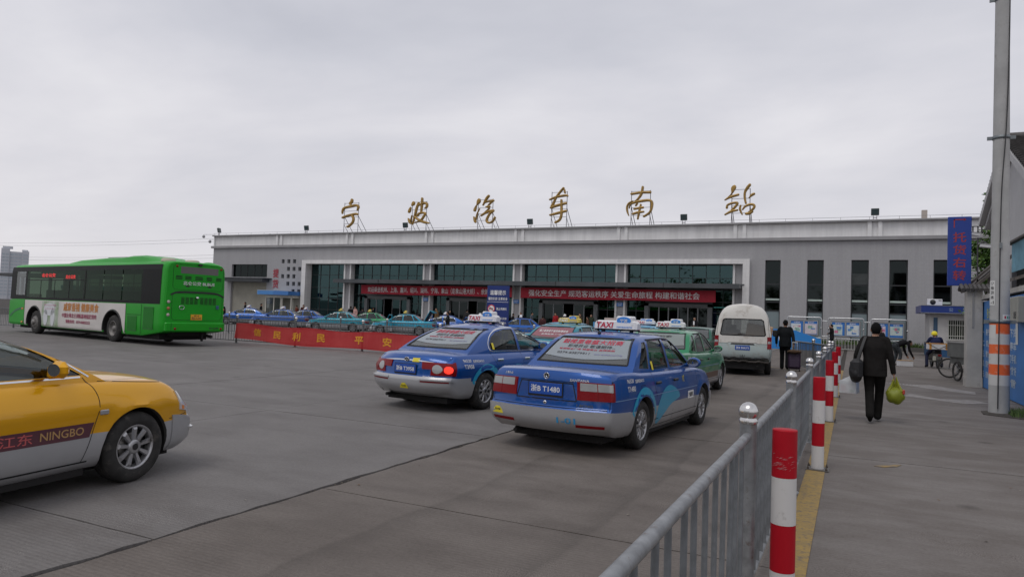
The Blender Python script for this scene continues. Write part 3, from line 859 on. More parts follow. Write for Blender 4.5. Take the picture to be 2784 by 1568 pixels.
def template_arched():
    """rounder sedan with an arched window line"""
    sp = dict(tail=-2.46, nose=2.30, axles=(-1.35, 1.35), crown=.04, nosec=.24, tailc=.20,
        nosep=[(0, -.07), (.12, .0), (.44, .0), (.52, -.03), (.66, -.06), (.82, -.11), (.93, -.18), (1, -.30)],
        tailp=[(0, .10), (.12, .03), (.25, .0), (.42, .0), (.47, .035), (.7, .05), (.9, .08), (1, .13)],
        top=[(-2.46, .875), (-2.3, .905), (-1.9, .93), (-1.5, .94), (-.6, .942), (.3, .938), (.9, .925), (1.4, .90), (1.8, .875), (2.1, .835), (2.30, .77)],
        bot=[(-2.46, .30), (-2.2, .235), (-1.7, .21), (0, .20), (1.7, .205), (2.1, .20), (2.30, .23)],
        wid=[(-2.46, .82), (-2.1, .87), (-1.4, .90), (0, .91), (1.3, .90), (1.9, .87), (2.30, .80)],
        sec=[(0, .88), (.06, .935), (.16, .965), (.32, .982), (.5, .984), (.64, .996), (.69, 1.0), (.74, .990), (.84, .962), (.93, .925), (.975, .895), (1, .86)],
        cab=dict(front=[(0, 1.22), (.3, .95), (.65, .58), (1, .12)], rear=[(0, -1.94), (.4, -1.62), (.75, -1.28), (.92, -1.04), (1, -.86)], wid=[(0, .80), (.15, .79), (.5, .73), (.85, .645), (.95, .60), (1, .53)],
            fc=.05, rc=.07, taper=.30, roof=1.40, rdrop=.05, rpk=.55, z0=.87, crown=.045))
    car = Car(sp); car.solid()
    root = link('taxi', None)
    fw = [(.86, .985), (.57, 1.155), (.31, 1.283), (.10, 1.345), (-.13, 1.362), (-.13, .985)]
    rwn = [(-.205, .985), (-.205, 1.362), (-.50, 1.352), (-.78, 1.305), (-.98, 1.215), (-1.09, 1.10), (-1.10, 1.03), (-1.06, 1.0), (-.98, .99)]
    wins = [(fw, 'front_door_window', G_side), (rwn, 'rear_door_window', G_tint)]
    fwin = ([(-.66, .985), (.66, .985), (.50, 1.355), (-.50, 1.355)], .0, 1.35)
    rwin = ([(-.65, 1.015), (.65, 1.015), (.60, 1.17), (.48, 1.335), (-.48, 1.335), (-.60, 1.17)], -1.88, -.84)
    body, rw = common(car, root, wins, fwin, rwin, .362, sp['axles'], P_sonata, (-1.28, -.72, .27, .95, .72, 1.0))
    interior(root, sp)
    car.band(MB(), 0, -1.66, 1.66, .0, .48, .014, 48, 8).build('rear_bumper', P_silver, root)
    car.band(MB(), 1, -1.46, 1.46, .0, .52, .010, 48, 8).build('front_bumper', P_silver, root)
    for sg in (-1, 1):
        m = MB(); car.band(m, 0, *sorted((sg * .40, sg * 1.14)), .375, .435, .030, 14, 4); m.build('bumper_strip', P_silver, root)
        car.band(MB(), 0, *sorted((sg * .42, sg * .98)), .33, .37, .019, 10, 2).build('reflector', M_red, root)
        car.band(MB(), 1, *sorted((sg * .66, sg * 1.05)), .285, .315, .028, 10, 2).build('bumper_rub_strip', M_chrome, root)
    for sg in (-1, 1):
        t = car.band(MB(), 0, *sorted((sg * .60, sg * 1.17)), .53, .87, .014, 16, 7, depth=.03).build('tail_light', M_red, root)
        car.band(MB(), 0, *sorted((sg * .40, sg * .605)), .69, .87, .012, 8, 4, depth=.03).build('inner_lamp', M_red, t)
        p = car.ring(0, sg * .72, .66, .020)
        mm = MB()
        Q = [car.ring(0, sg * (.72 + .10 * math.cos(a)), .70 + .12 * math.sin(a), .017) for a in [2 * PI * i / 20 for i in range(20)]]
        mm.add(Q + [car.ring(0, sg * .72, .70, .017)], [(i, (i + 1) % 20, 20) for i in range(20)], 0, True); mm.build('round_lens', M_clear, t)
        mm = MB()
        Q = [car.ring(0, sg * (.93 + .085 * math.cos(a)), .69 + .10 * math.sin(a), .0175) for a in [2 * PI * i / 20 for i in range(20)]]
        mm.add(Q + [car.ring(0, sg * .93, .69, .0175)], [(i, (i + 1) % 20, 20) for i in range(20)], 0, True); mm.build('brake_lens', M_red, t)
    for sg in (-1, 1):
        car.band(MB(), 1, *sorted((sg * .50, sg * 1.30)), .60, .88, .012, 18, 6, depth=.03).build('headlight', M_head, root)
        car.band(MB(), 1, *sorted((sg * 1.18, sg * 1.26)), .61, .67, .0145, 4, 3, depth=.01).build('indicator', M_orange, root)
    car.band(MB(), 1, -.40, .40, .60, .80, .010, 16, 5, depth=.02).build('grille', M_dark, root)
    # chrome garnish over the plate, panel gaps
    m = MB(); car.line(m, [(-.52, .80), (-.2, .825), (.2, .825), (.52, .80)], 'B', .020, .010); m.build('boot_garnish', M_chrome, root)
    s = MB()
    car.line(s, [(-.74, .88), (-.66, .72), (-.52, .56), (-.48, .545), (.48, .545), (.52, .56), (.66, .72), (.74, .88)], 'B', .006, .002, 0, False)
    for v in 'RL':
        car.line(s, [(-.165, .975), (-.165, .6), (-.17, .27)], v, .007)
        car.line(s, [(.86, .965), (.93, .86), (.945, .72), (.88, .46), (.82, .27)], v, .007)
        car.line(s, [(-1.12, .98), (-1.09, .85), (-.98, .68)], v, .007)
        car.line(s, [(-.98, .27), (0, .265), (.88, .27)], v, .014)
        car.line(s, [(1.0, .925), (1.4, .89), (1.75, .862)], v, .006)
        car.line(s, [(1.73, .52), (1.95, .54), (2.15, .55)], v, .006)
        car.line(s, [(-2.2, .60), (-1.75, .585)], v, .005)
    car.line(s, [(-.66, 1.015), (.66, 1.015), (.61, 1.17), (.49, 1.343), (-.49, 1.343), (-.61, 1.17), (-.66, 1.015)], 'B', .022, .0025, 0, False)
    car.line(s, [(-.68, .98), (.68, .98), (.515, 1.362), (-.515, 1.362), (-.68, .98)], 'F', .03, .0025, 0, False)
    car.line(s, [(1.0, -.72), (1.3, -.70), (2.02, -.56)], 'T', .007, .0016); car.line(s, [(1.0, .72), (1.3, .70), (2.02, .56)], 'T', .007, .0016)
    car.line(s, [(.98, -.60), (1.06, -.45), (1.12, 0), (1.06, .45), (.98, .60)], 'T', .10, .0015)
    s.build('panel_gaps', M_seam, root)
    m = MB()
    for v in 'RL':
        car.line(m, [(.92, .968), (.61, 1.165), (.33, 1.302), (.11, 1.368), (-.16, 1.382), (-.52, 1.372), (-.80, 1.325), (-1.01, 1.23), (-1.12, 1.11), (-1.13, 1.02), (-1.07, .982), (-.9, .972)], v, .014, .004)
        car.line(m, [(-.9, .972), (-.1, .970), (.84, .970)], v, .014, .004)
    m.build('window_trim', M_chrome, root)
    for sg in (-1, 1):
        v = 'L' if sg > 0 else 'R'
        for x in (-.03, -.92):
            p = car.hit(x, .83, v)
            MB().cbox((p.x, p.y + sg * .012, p.z), (.18, .03, .045), bev=.012).build('door_handle', M_chrome, root)
        p = car.hit(.58, 1.0, v)
        m = MB()
        m.cbox((p.x - .02, p.y + sg * .125, p.z + .055), (.10, .17, .135), bev=.042); m.cbox((p.x + .05, p.y + sg * .012, p.z + .03), (.17, .05, .11), bev=.02)
        mi = m.build('wing_mirror', P_sonata, root)
        MB().add([(p.x - .0715, p.y + sg * .125 + .068 * math.cos(a), p.z + .055 + .050 * math.sin(a)) for a in [2 * PI * i / 20 for i in range(20)]], [list(range(20))]).build('mirror_glass', M_chrome, mi)
        p = car.hit(.99, .67, v)
        m = MB(); m.cbox((p.x, p.y + sg * .004, p.z), (.085, .016, .042), bev=.007); m.build('side_repeater', M_clear, root)
    oval_badge(root, car.hit(0, .835, 'B', .014), .032)
    oval_badge(root, car.hit(0, .72, 'F', .014), .034, 1)
    for x in sp['axles']:
        for y in (-.785, .785): make_wheel(root, x, y, .315, .20, .20, 9, .026, .055)
    z = car.hit(-.25, 0, 'T').z
    u = MB(); u.box(-2.1, -.64, .135, 1.95, .64, .22); u.box(-.9, -.80, .145, .9, .80, .205); u.tube([(-2.30, .5, .22), (-1.9, .5, .22)], .028, 8); u.build('underbody', M_under, root)
    return car, root, z

CAR_A, ROOT_A, ROOF_A = template_boxy()
CAR_B, ROOT_B, ROOF_B = template_arched()
PAINTED = {'body', 'rear_bumper', 'front_bumper', 'bumper_strip', 'wing_mirror', 'plate_recess', 'boot_lid', 'open_door'}
def base(n): return n.split('.')[0]
def spawn(tpl, label, loc, heading, color, group=None, film=None, sign='white', plate=None, drop=(), lit=False):
    car, rt, zr = (CAR_A, ROOT_A, ROOF_A) if tpl == 'A' else (CAR_B, ROOT_B, ROOF_B)
    o = copy_tree(rt)
    o.name = 'taxi'
    o.location = (loc[0], loc[1], 0); o.rotation_euler = (0, 0, heading)
    tag(o, label, 'taxi', group)
    for c in list(o.children_recursive):
        if base(c.name) in drop:
            bpy.data.objects.remove(c); continue
        if base(c.name) in PAINTED: c.color = (*color, 1)
        if lit and base(c.name) == 'brake_lens' and c.data.vertices[0].co.y < 0:
            c.data = c.data.copy(); c.data.materials[0] = M_redlit
    if sign: taxi_sign(o, zr + .035, -.22, sign == 'white')
    if plate: make_plate(car, o, plate, .765 if tpl == 'A' else .69)
    if film:
        rear_film(car, o, film, tpl)
    return o
def rear_film(car, o, kind, tpl):
    """advert film on the rear window: pale sheet with rows of print"""
    hi, lo = (1.338, 1.115) if tpl == 'A' else (1.325, 1.11)
    def hw(z): return (.505 + (1.345 - z) * .365) if tpl == 'A' else (.475 + (1.335 - z) * .55)
    poly = [(-hw(hi), hi), (hw(hi), hi), (hw(lo), lo - .0), (hw(lo) * .5, lo - .025), (0, lo - .035), (-hw(lo) * .5, lo - .025), (-hw(lo), lo)]
    f = car.patch(MB(), poly, 'B', -.004, 5).build('advert_film', G_filmred if kind == 'red' else (G_filmgrey if kind == 'home' else G_film), o)
    H = hi - lo
    if kind == 'white':
        car.txt('film_print', '鼓楼里巷盛大招商', M_redtxt, 0, hi - H * .18, hw(hi) * 1.72, H * .26, 'B', f, -.002, .012)
        car.txt('film_print', '即将开业 敬请期待...', M_blacktxt, -.03, hi - H * .44, hw(hi) * 1.35, H * .17, 'B', f, -.002, .004)
        car.txt('film_print', '老城商业广场 领潮商业 品牌旗舰', M_redtxt, .02, hi - H * .62, hw(hi) * 1.6, H * .10, 'B', f, -.002, .004)
        car.txt('film_print', '0574-83879911', M_blacktxt, .18, hi - H * .84, hw(hi) * .95, H * .11, 'B', f, -.002, .004)
        car.txt('film_print', '地址 鼓楼商业步行街', mat('violet_print', (.3, .3, .5), .5), -.32, hi - H * .86, hw(hi) * .75, H * .07, 'B', f, -.002, .004)
    elif kind == 'red':
        car.txt('film_print', '第二届家居宁波购物博览会', M_white, 0, hi - H * .45, hw(hi) * 1.7, H * .26, 'B', f, -.002, .01)
        car.txt('film_print', '品牌家居 广场', M_white, 0, hi - H * .82, hw(hi) * 1.2, H * .14, 'B', f, -.002, .01)
    elif kind == 'home':
        car.txt('film_print', '简欧的家', M_blacktxt, 0, hi - H * .25, hw(hi) * 1.1, H * .2, 'B', f, -.002, .01)
        car.txt('film_print', '美家具', mat('pink_print', (.55, .05, .22), .5), .05, hi - H * .62, hw(hi) * 1.0, H * .34, 'B', f, -.002, .015)
    else:
        car.txt('film_print', '交通安全', M_redtxt, 0, hi - H * .4, hw(hi) * 1.2, H * .3, 'B', f, -.002, .01)
BLUE, BLUE2, TEAL, LBLUE, GREEN, YELLOW = (.002, .068, .30), (.005, .10, .41), (.004, .22, .29), (.03, .30, .48), (.010, .22, .085), (.72, .355, .003)
# ------------------------------------------------------------------ ground
def concrete_mat(name, c1, c2, stain, groove=.5, tracks=None):
    m = bpy.data.materials.new(name); m.use_nodes = True
    t = m.node_tree; b = t.nodes['Principled BSDF']; K = t.links.new
    g = N(t, 'ShaderNodeNewGeometry')
    n1 = N(t, 'ShaderNodeTexNoise', i_Scale=.35, i_Detail=8, i_Roughness=.62); K(g.outputs['Position'], n1.inputs['Vector'])
    mp = N(t, 'ShaderNodeMapping'); mp.inputs['Scale'].default_value = (.45, 1.0, 1); K(g.outputs['Position'], mp.inputs[0])
    n2 = N(t, 'ShaderNodeTexNoise', i_Scale=1.6, i_Detail=9, i_Roughness=.7); K(mp.outputs[0], n2.inputs['Vector'])
    n3 = N(t, 'ShaderNodeTexNoise', i_Scale=38, i_Detail=4, i_Roughness=.7); K(g.outputs['Position'], n3.inputs['Vector'])
    r1 = ramp(t, [(.33, 0), (.66, 1)]); K(n1.outputs['Fac'], r1.inputs[0])
    m1 = N(t, 'ShaderNodeMix', data_type='RGBA'); m1.inputs[6].default_value = (*c1, 1); m1.inputs[7].default_value = (*c2, 1); K(r1.outputs[0], m1.inputs[0])
    r2 = ramp(t, [(.44, 0), (.70, .8)]); K(n2.outputs['Fac'], r2.inputs[0])
    m2 = N(t, 'ShaderNodeMix', data_type='RGBA'); m2.inputs[7].default_value = (*stain, 1); K(r2.outputs[0], m2.inputs[0]); K(m1.outputs[2], m2.inputs[6])
    # worn areas where the aggregate shows, and dark drips
    n4 = N(t, 'ShaderNodeTexNoise', i_Scale=.9, i_Detail=5, i_Roughness=.75); K(g.outputs['Position'], n4.inputs['Vector'])
    r4 = ramp(t, [(.52, 0), (.62, 1)]); K(n4.outputs['Fac'], r4.inputs[0])
    n5 = N(t, 'ShaderNodeTexNoise', i_Scale=95, i_Detail=2, i_Roughness=.8); K(g.outputs['Position'], n5.inputs['Vector'])
    r5 = ramp(t, [(.36, .62), (.5, 1.), (.64, 1.5)]); K(n5.outputs['Fac'], r5.inputs[0])
    r3 = ramp(t, [(.28, .82), (.5, 1.0), (.75, 1.16)]); K(n3.outputs['Fac'], r3.inputs[0])
    mq = N(t, 'ShaderNodeMix', data_type='RGBA'); K(r4.outputs[0], mq.inputs[0]); K(r3.outputs[0], mq.inputs[6]); K(r5.outputs[0], mq.inputs[7])
    m3 = N(t, 'ShaderNodeMix', data_type='RGBA', blend_type='MULTIPLY'); m3.inputs[0].default_value = 1
    K(m2.outputs[2], m3.inputs[6]); K(mq.outputs[2], m3.inputs[7])
    vo = N(t, 'ShaderNodeTexVoronoi', i_Scale=.75, i_Randomness=1.); K(g.outputs['Position'], vo.inputs['Vector'])
    rv = ramp(t, [(.03, .55), (.10, 1.)]); K(vo.outputs['Distance'], rv.inputs[0])
    m4 = N(t, 'ShaderNodeMix', data_type='RGBA', blend_type='MULTIPLY'); m4.inputs[0].default_value = .8
    K(m3.outputs[2], m4.inputs[6]); K(rv.outputs[0], m4.inputs[7]); m3 = m4
    if tracks:   # rubber laid down where wheels run
        sx = N(t, 'ShaderNodeSeparateXYZ'); K(g.outputs['Position'], sx.inputs[0])
        a1 = N(t, 'ShaderNodeMath', operation='ADD'); a1.inputs[1].default_value = -tracks[0]; K(sx.outputs['X'], a1.inputs[0])
        n7 = N(t, 'ShaderNodeTexNoise', i_Scale=.6, i_Detail=4); K(g.outputs['Position'], n7.inputs['Vector'])
        a2 = N(t, 'ShaderNodeMath', operation='ABSOLUTE'); K(a1.outputs[0], a2.inputs[0])
        a3 = N(t, 'ShaderNodeMath', operation='MULTIPLY_ADD'); a3.inputs[1].default_value = .5; K(n7.outputs['Fac'], a3.inputs[0]); K(a2.outputs[0], a3.inputs[2])
        r7 = ramp(t, [(tracks[1] + .02, 1.), (tracks[1] + .25, .78), (tracks[1] + .52, 1.)]); K(a3.outputs[0], r7.inputs[0])
        m6 = N(t, 'ShaderNodeMix', data_type='RGBA', blend_type='MULTIPLY'); m6.inputs[0].default_value = .8; K(m3.outputs[2], m6.inputs[6]); K(r7.outputs[0], m6.inputs[7]); m3 = m6
    w0 = N(t, 'ShaderNodeTexWave', wave_type='BANDS', bands_direction='Y', i_Scale=7.5, i_Distortion=1.2, i_Detail=2); K(g.outputs['Position'], w0.inputs['Vector'])
    rw_ = ramp(t, [(.2, .92), (.6, 1.03)]); K(w0.outputs['Fac'], rw_.inputs[0])
    n6 = N(t, 'ShaderNodeTexNoise', i_Scale=.55, i_Detail=3); K(g.outputs['Position'], n6.inputs['Vector']); r6 = ramp(t, [(.45, 0), (.58, .9)]); K(n6.outputs['Fac'], r6.inputs[0])
    m5 = N(t, 'ShaderNodeMix', data_type='RGBA', blend_type='MULTIPLY'); K(r6.outputs[0], m5.inputs[0]); K(m3.outputs[2], m5.inputs[6]); K(rw_.outputs[0], m5.inputs[7]); m3 = m5
    K(m3.outputs[2], b.inputs['Base Color'])
    rr = ramp(t, [(.35, .93), (.6, .72)]); K(n2.outputs['Fac'], rr.inputs[0]); K(rr.outputs[0], b.inputs['Roughness'])
    b.inputs['Specular IOR Level'].default_value = .25
    w = N(t, 'ShaderNodeTexWave', wave_type='BANDS', bands_direction='Y', i_Scale=7.5, i_Distortion=1.2, i_Detail=2)
    K(g.outputs['Position'], w.inputs['Vector'])
    wq = N(t, 'ShaderNodeMath', operation='MULTIPLY'); wq.inputs[1].default_value = .45; K(w.outputs['Fac'], wq.inputs[0])
    wm = N(t, 'ShaderNodeMath', operation='MULTIPLY'); K(wq.outputs[0], wm.inputs[0]); K(r1.outputs[0], wm.inputs[1])
    ad = N(t, 'ShaderNodeMath', operation='ADD'); K(wm.outputs[0], ad.inputs[0]); K(n3.outputs['Fac'], ad.inputs[1])
    bp = N(t, 'ShaderNodeBump', i_Strength=groove, i_Distance=.012); K(ad.outputs[0], bp.inputs['Height']); K(bp.outputs[0], b.inputs['Normal'])
    MATS[name] = m
    return m
M_conc = concrete_mat('concrete_yard', (.152, .143, .138), (.196, .186, .180), (.110, .100, .095), .3)
M_conc2 = concrete_mat('concrete_lane', (.130, .113, .101), (.178, .158, .143), (.085, .071, .061), .4, (-2.45, .70))
M_walk = concrete_mat('concrete_walk', (.122, .107, .097), (.156, .140, .129), (.195, .180, .168), .3)
M_dirt = mat('joint_dirt', (.030, .024, .019), .95, var=.4, vscale=20)
g = MB(); g.add([(-1500, -400, -.022), (1500, -400, -.022), (1500, 1800, -.022), (-1500, 1800, -.022)], [(0, 1, 2, 3)])
ground = tag(g.build('ground', M_dirt), kind='structure')
SLABS = {}
def slab(x0, x1, y0, y1, m, rough=(0, 0, 0, 0)):
    """one cast slab: ragged outline where the joint has broken, thin gap to its neighbours"""
    key = (round(x1 - x0, 3), round(y1 - y0, 3), m.name, rough, random.randrange(3) if max(rough) else 0)
    if key not in SLABS:
        rnd = random.Random(hash(str(key)) & 0xffff)
        w, h = (x1 - x0) / 2 - .007, (y1 - y0) / 2 - .007
        C = [(-w, -h), (w, -h), (w, h), (-w, h)]
        P = []
        for i in range(4):
            a, b = C[i], C[(i + 1) % 4]
            n = 26 if rough[i] else 1
            for k in range(n):
                t = k / n
                j = -abs(rnd.gauss(0, rough[i])) if k else 0
                d = ((0, -1), (1, 0), (0, 1), (-1, 0))[i]
                P.append((a[0] + (b[0] - a[0]) * t + d[0] * j, a[1] + (b[1] - a[1]) * t + d[1] * j))
        SLABS[key] = MB().prism(P, -.03, 0, 'XY').mesh('concrete_slab', m)
    return link('concrete_slab', SLABS[key], ground, ((x0 + x1) / 2, (y0 + y1) / 2, random.uniform(-.0015, .0015)))
xs = [-4.28 - 3.92 * k for k in range(18)]
for k in range(17):
    for j in range(-1, 12):
        y0 = 3.35 + 5 * j
        if k > 6 and j < 1: continue
        slab(xs[k + 1], xs[k], y0, y0 + 5, M_conc, (.004 if k < 3 and j < 2 else 0, .020 if k == 0 else 0, .004 if k < 3 and j < 2 else 0, 0))
for j in range(-1, 12):
    y0 = 5.06 + 4.85 * j
    slab(-4.28, -.43, y0, y0 + 4.85, M_conc2, (.004, 0, .004, .020))
    slab(-.25, 3.6, y0 - .1, y0 + 4.75, M_walk, (.003, 0, .003, 0))
    slab(3.6, 9.2, y0 - .1, y0 + 4.75, M_walk)
rub = MB(); rr_ = random.Random(8)
for k in range(260):
    y = rr_.uniform(2.2, 14); x = -4.28 + rr_.gauss(0, .022); q = rr_.uniform(.003, .011)
    rub.add([(x - q, y, -.012), (x, y - q, -.012), (x + q, y + q * .4, -.012), (x, y, q * .6 - .004)], [(0, 1, 3), (1, 2, 3), (2, 0, 3)])
tag(rub.build('joint_rubble', mat('rubble', (.14, .12, .10), .9, var=.4, vscale=30)), 'loose grit lying in the long joint between the slabs', 'grit', kind='stuff')
tag(MB().box(-.4365, -1.5, -.03, -.2435, 29, .004).build('kerb_line', mat('worn_yellow_paint', (.34, .225, .06), .8, col2=(.24, .17, .07), vscale=9, grime=((.13, .105, .085), 22, .50))), kind='structure')
def floor_paint(name, P, m):
    return tag(MB().prism(P, .001, .005, 'XY').build(name, m), kind='structure')
M_ypaint = mat('faded_yellow_paint', (.26, .18, .07), .8, grime=((.14, .122, .108), 14, .46))
floor_paint('lane_marking', [(-3.4, 29.1), (-1.1, 26.3), (-1.06, 26.36), (-3.35, 29.2)], M_ypaint)
floor_paint('paint_splash', [(.26, 9.38), (.36, 9.37), (.50, 9.50), (.56, 9.66), (.50, 9.64), (.42, 9.52), (.30, 9.45)], M_ypaint)
M_white_walk = mat('worn_white_paint', (.5, .49, .47), .8)
# patch of newer mortar and a drain grate on the walkway
floor_paint('mortar_patch', [(1.15, 19.6), (2.3, 18.6), (2.9, 19.2), (2.6, 19.7), (1.9, 19.5), (1.35, 20.3)], mat('mortar', (.23, .215, .205), .9, var=.2, vscale=5))
floor_paint('mortar_strip', [(1.3, 23.6), (1.9, 22.6), (2.9, 21.6), (3.0, 22.4), (2.1, 24.1)], mat('mortar', (.2, .2, .2)))
dg_ = MB()
for k in range(12): dg_.box(.78 + k * .085, 23.9 - k * .04, .001, .82 + k * .085, 24.05 - k * .04, .006)
dgo = thing('drain_grate', 'narrow slotted drain grate set in the walkway concrete', 'drain', (0, 0, 0))
dg_.build('slots', mat('grate_metal', (.33, .32, .31), .6, .4), dgo)
tag(dgo.children[0], kind='stuff')
lit = MB(); lit.cbox((0, 0, .006), (.075, .018, .008), bev=.003)
o = tag(lit.build('cigarette_packet', mat('litter_paper', (.75, .72, .66), .7)), 'small scrap of white litter lying on the walkway', 'litter'); o.location = (.66, 4.83, .0); o.rotation_euler = (0, 0, .5)
bits = MB(); rb_ = random.Random(21)
for k in range(70):
    x, y = rb_.uniform(-11, 3), rb_.uniform(2.5, 20); a = rb_.uniform(0, 6.28); l = rb_.uniform(.006, .022); w = l * rb_.uniform(.25, .8); c, s__ = math.cos(a), math.sin(a)
    bits.add([(x + c * l, y + s__ * l, .005), (x - s__ * w, y + c * w, .006), (x - c * l, y - s__ * l, .004), (x + s__ * w, y - c * w, .009)], [(0, 1, 2, 3)], rb_.randrange(3))
tag(bits.build('ground_litter', [mat('bit_dark', (.04, .03, .02), .8), mat('bit_pale', (.42, .38, .32), .8), mat('bit_brown', (.16, .09, .04), .8)], fix=False), 'scattered leaf scraps and cigarette ends on the concrete', 'litter', kind='stuff')
# raised platform before the hall
pl = MB(); pl.box(-72, 48.6, -.02, -7.4, 60.6, .17); pl.box(-72, 48.25, -.02, -7.4, 48.597, .085)
tag(pl.build('station_platform', mat('platform_stone', (.22, .215, .21), .75, var=.12, vscale=2)), kind='structure')

# ------------------------------------------------------------------ bus station
def tile_wall(name, col, tw=.10, th=.10, dark=.82, stain=.12):
    """wall faced with small mosaic tiles, rain streaks"""
    m = bpy.data.materials.new(name); m.use_nodes = True
    t = m.node_tree; b = t.nodes['Principled BSDF']; K = t.links.new
    tc = N(t, 'ShaderNodeTexCoord'); mp = N(t, 'ShaderNodeMapping'); mp.inputs['Rotation'].default_value = (R(90), 0, 0); K(tc.outputs['Object'], mp.inputs[0])
    br = N(t, 'ShaderNodeTexBrick', i_Scale=1.); br.offset = 0.
    br.inputs['Brick Width'].default_value = tw; br.inputs['Row Height'].default_value = th; br.inputs['Mortar Size'].default_value = .008
    br.inputs['Color1'].default_value = (*col, 1); br.inputs['Color2'].default_value = (*[c * .93 for c in col], 1); br.inputs['Mortar'].default_value = (*[c * dark for c in col], 1)
    K(mp.outputs[0], br.inputs['Vector'])
    m2 = N(t, 'ShaderNodeMapping'); m2.inputs['Scale'].default_value = (1.6, 1.6, .12); K(tc.outputs['Object'], m2.inputs[0])
    n = N(t, 'ShaderNodeTexNoise', i_Scale=1.2, i_Detail=7, i_Roughness=.65); K(m2.outputs[0], n.inputs['Vector'])
    r = ramp(t, [(.35, 1 - stain), (.7, 1 + stain * .4)]); K(n.outputs['Fac'], r.inputs[0])
    mx = N(t, 'ShaderNodeMix', data_type='RGBA', blend_type='MULTIPLY'); mx.inputs[0].default_value = 1
    K(br.outputs['Color'], mx.inputs[6]); K(r.outputs[0], mx.inputs[7]); K(mx.outputs[2], b.inputs['Base Color'])
    b.inputs['Roughness'].default_value = .6
    MATS[name] = m
    return m
M_wall = tile_wall('grey_tile', (.38, .376, .386), stain=.07)
M_cream = tile_wall('pale_plaster', (.80, .795, .79), 3., 3., .95, .14)
M_frame = tile_wall('white_stone', (.78, .77, .76), .6, .3, .86, .14)
M_ledge = mat('ledge_grey', (.30, .295, .30), .7, var=.1, vscale=.6)
M_mull = mat('window_frame_dark', (.03, .032, .035), .5)
M_greyframe = mat('door_surround_grey', (.115, .122, .125), .45, var=.08, vscale=1)
M_canopy = mat('canopy_metal', (.075, .082, .088), .42, .3, var=.15, vscale=.7)
G_hall = glass('hall_glass', (.10, .22, .22), 2.0, .015, gcol=(.22, .37, .38))
G_hall2 = glass('hall_glass_low', (.10, .19, .19), 1.75, .02, gcol=(.20, .34, .34))
G_win = glass('dark_window_glass', (.08, .10, .10), 1.5, .03, gcol=(.35, .42, .42))
M_frost = mat('frosted_glass', (.20, .25, .265), .35)
st = thing('bus_station', 'long grey tiled bus station hall with white parapet and glazed entrance front', 'bus station')
def holed(name, x0, x1, z0, z1, holes, y, depth, m, parent):
    """vertical wall sheet facing -y with rectangular openings and their reveals"""
    X = sorted({x0, x1} | {h[0] for h in holes} | {h[1] for h in holes}); Zs = sorted({z0, z1} | {h[2] for h in holes} | {h[3] for h in holes})
    mb = MB()
    for a, b in zip(X, X[1:]):
        for c, d in zip(Zs, Zs[1:]):
            mx, mz = (a + b) / 2, (c + d) / 2
            if any(h[0] < mx < h[1] and h[2] < mz < h[3] for h in holes): continue
            mb.add([(a, y, c), (b, y, c), (b, y, d), (a, y, d)], [(0, 1, 2, 3)])
    for h in holes:
        a, b, c, d = h; e = y + depth
        mb.add([(a, y, c), (a, y, d), (a, e, d), (a, e, c)], [(0, 1, 2, 3)]); mb.add([(b, y, c), (b, e, c), (b, e, d), (b, y, d)], [(0, 1, 2, 3)])
        mb.add([(a, y, d), (b, y, d), (b, e, d), (a, e, d)], [(0, 1, 2, 3)]); mb.add([(a, y, c), (a, e, c), (b, e, c), (b, y, c)], [(0, 1, 2, 3)])
    return mb.build(name, m, parent, merge=.0005, fix=False)
XL, XR, WX = -68.9, 16.0, [(-6.37, -5.2), (-3.23, -2.04), (-.09, 1.11), (2.49, 3.72), (5.36, 6.54)]
PX0, PX1, PZ = -54.68, -7.53, 6.85
niches = []
for r_, (z, xs_) in enumerate([(6.75, (-57.86, -57.01, -56.18)), (5.9, (-57.02, -56.2, -55.37)), (5.06, (-57.85, -57.01, -56.18)), (4.23, (-57.01, -56.18, -55.36)), (3.40, (-56.2, -55.37))]):
    for x in xs_: niches.append((x - .22, x + .22, z - .22, z + .22))
holes = [(PX0 + .05, PX1 - .05, -.02, PZ - .05), (-65.75, -60.2, -.02, 4.35), (-65.75, -60.2, 4.93, 6.41)] + niches + [(a, b, .5, 6.78) for a, b in WX]
holed('facade_wall', XL, XR, -.02, 8.31, holes, 60., .55, M_wall, st)
for x_ in (XL, XR): MB().box(min(x_, x_ + (.3 if x_ < 0 else -.3)), 60.003, -.02, max(x_, x_ + (.3 if x_ < 0 else -.3)), 96, 8.31).build('side_wall', M_wall, st)
b = MB(); b.box(XL + .12, 60.12, 8.57, XR, 96, 9.735); b.build('parapet', M_cream, st)
b = MB(); b.box(XL - .22, 59.76, 8.31, XR + .2, 96.2, 8.57); b.build('ledge', M_ledge, st)
b = MB(); b.box(XL - .16, 59.80, 9.735, XR + .2, 96.2, 9.86); b.build('coping', M_ledge, st)
for x in (-58.9, -58.25, -48.96, -48.21, -38.92, -38.17, -28.87, -28.12, -18.75, -18.05, -8.77, -8.05, 1.12, 1.84, 10.9, 11.6):
    MB().box(x - .14, 59.93, 8.572, x + .14, 60.118, 9.733).build('pilaster', M_cream, st)
b = MB(); b.box(XL - .05, 60, 8.572, XL + .118, 60.4, 9.733); b.build('corner_pier', M_cream, st)
# portal frame, columns
b = MB(); b.box(PX0, 59.55, 6.45, PX1, 60.6, 6.85); b.box(PX0, 59.55, .17, PX0 + .55, 60.6, 6.448); b.box(PX1 - .53, 59.55, .17, PX1, 60.6, 6.448)
b.build('portal_frame', M_frame, st)
COLX = [-48.64, -38.61, -28.52, -18.42, -8.40]
for x in COLX:
    c = MB().box(x - .30, 60.06, .17, x + .30, 60.75, 6.447).build('column', M_wall, st)
    for s_ in (-1, 1):
        MB().box(x + s_ * .39 - .085, 59.92, .17, x + s_ * .39 + .085, 60.75, 6.446).build('column_fin', M_frame, c)
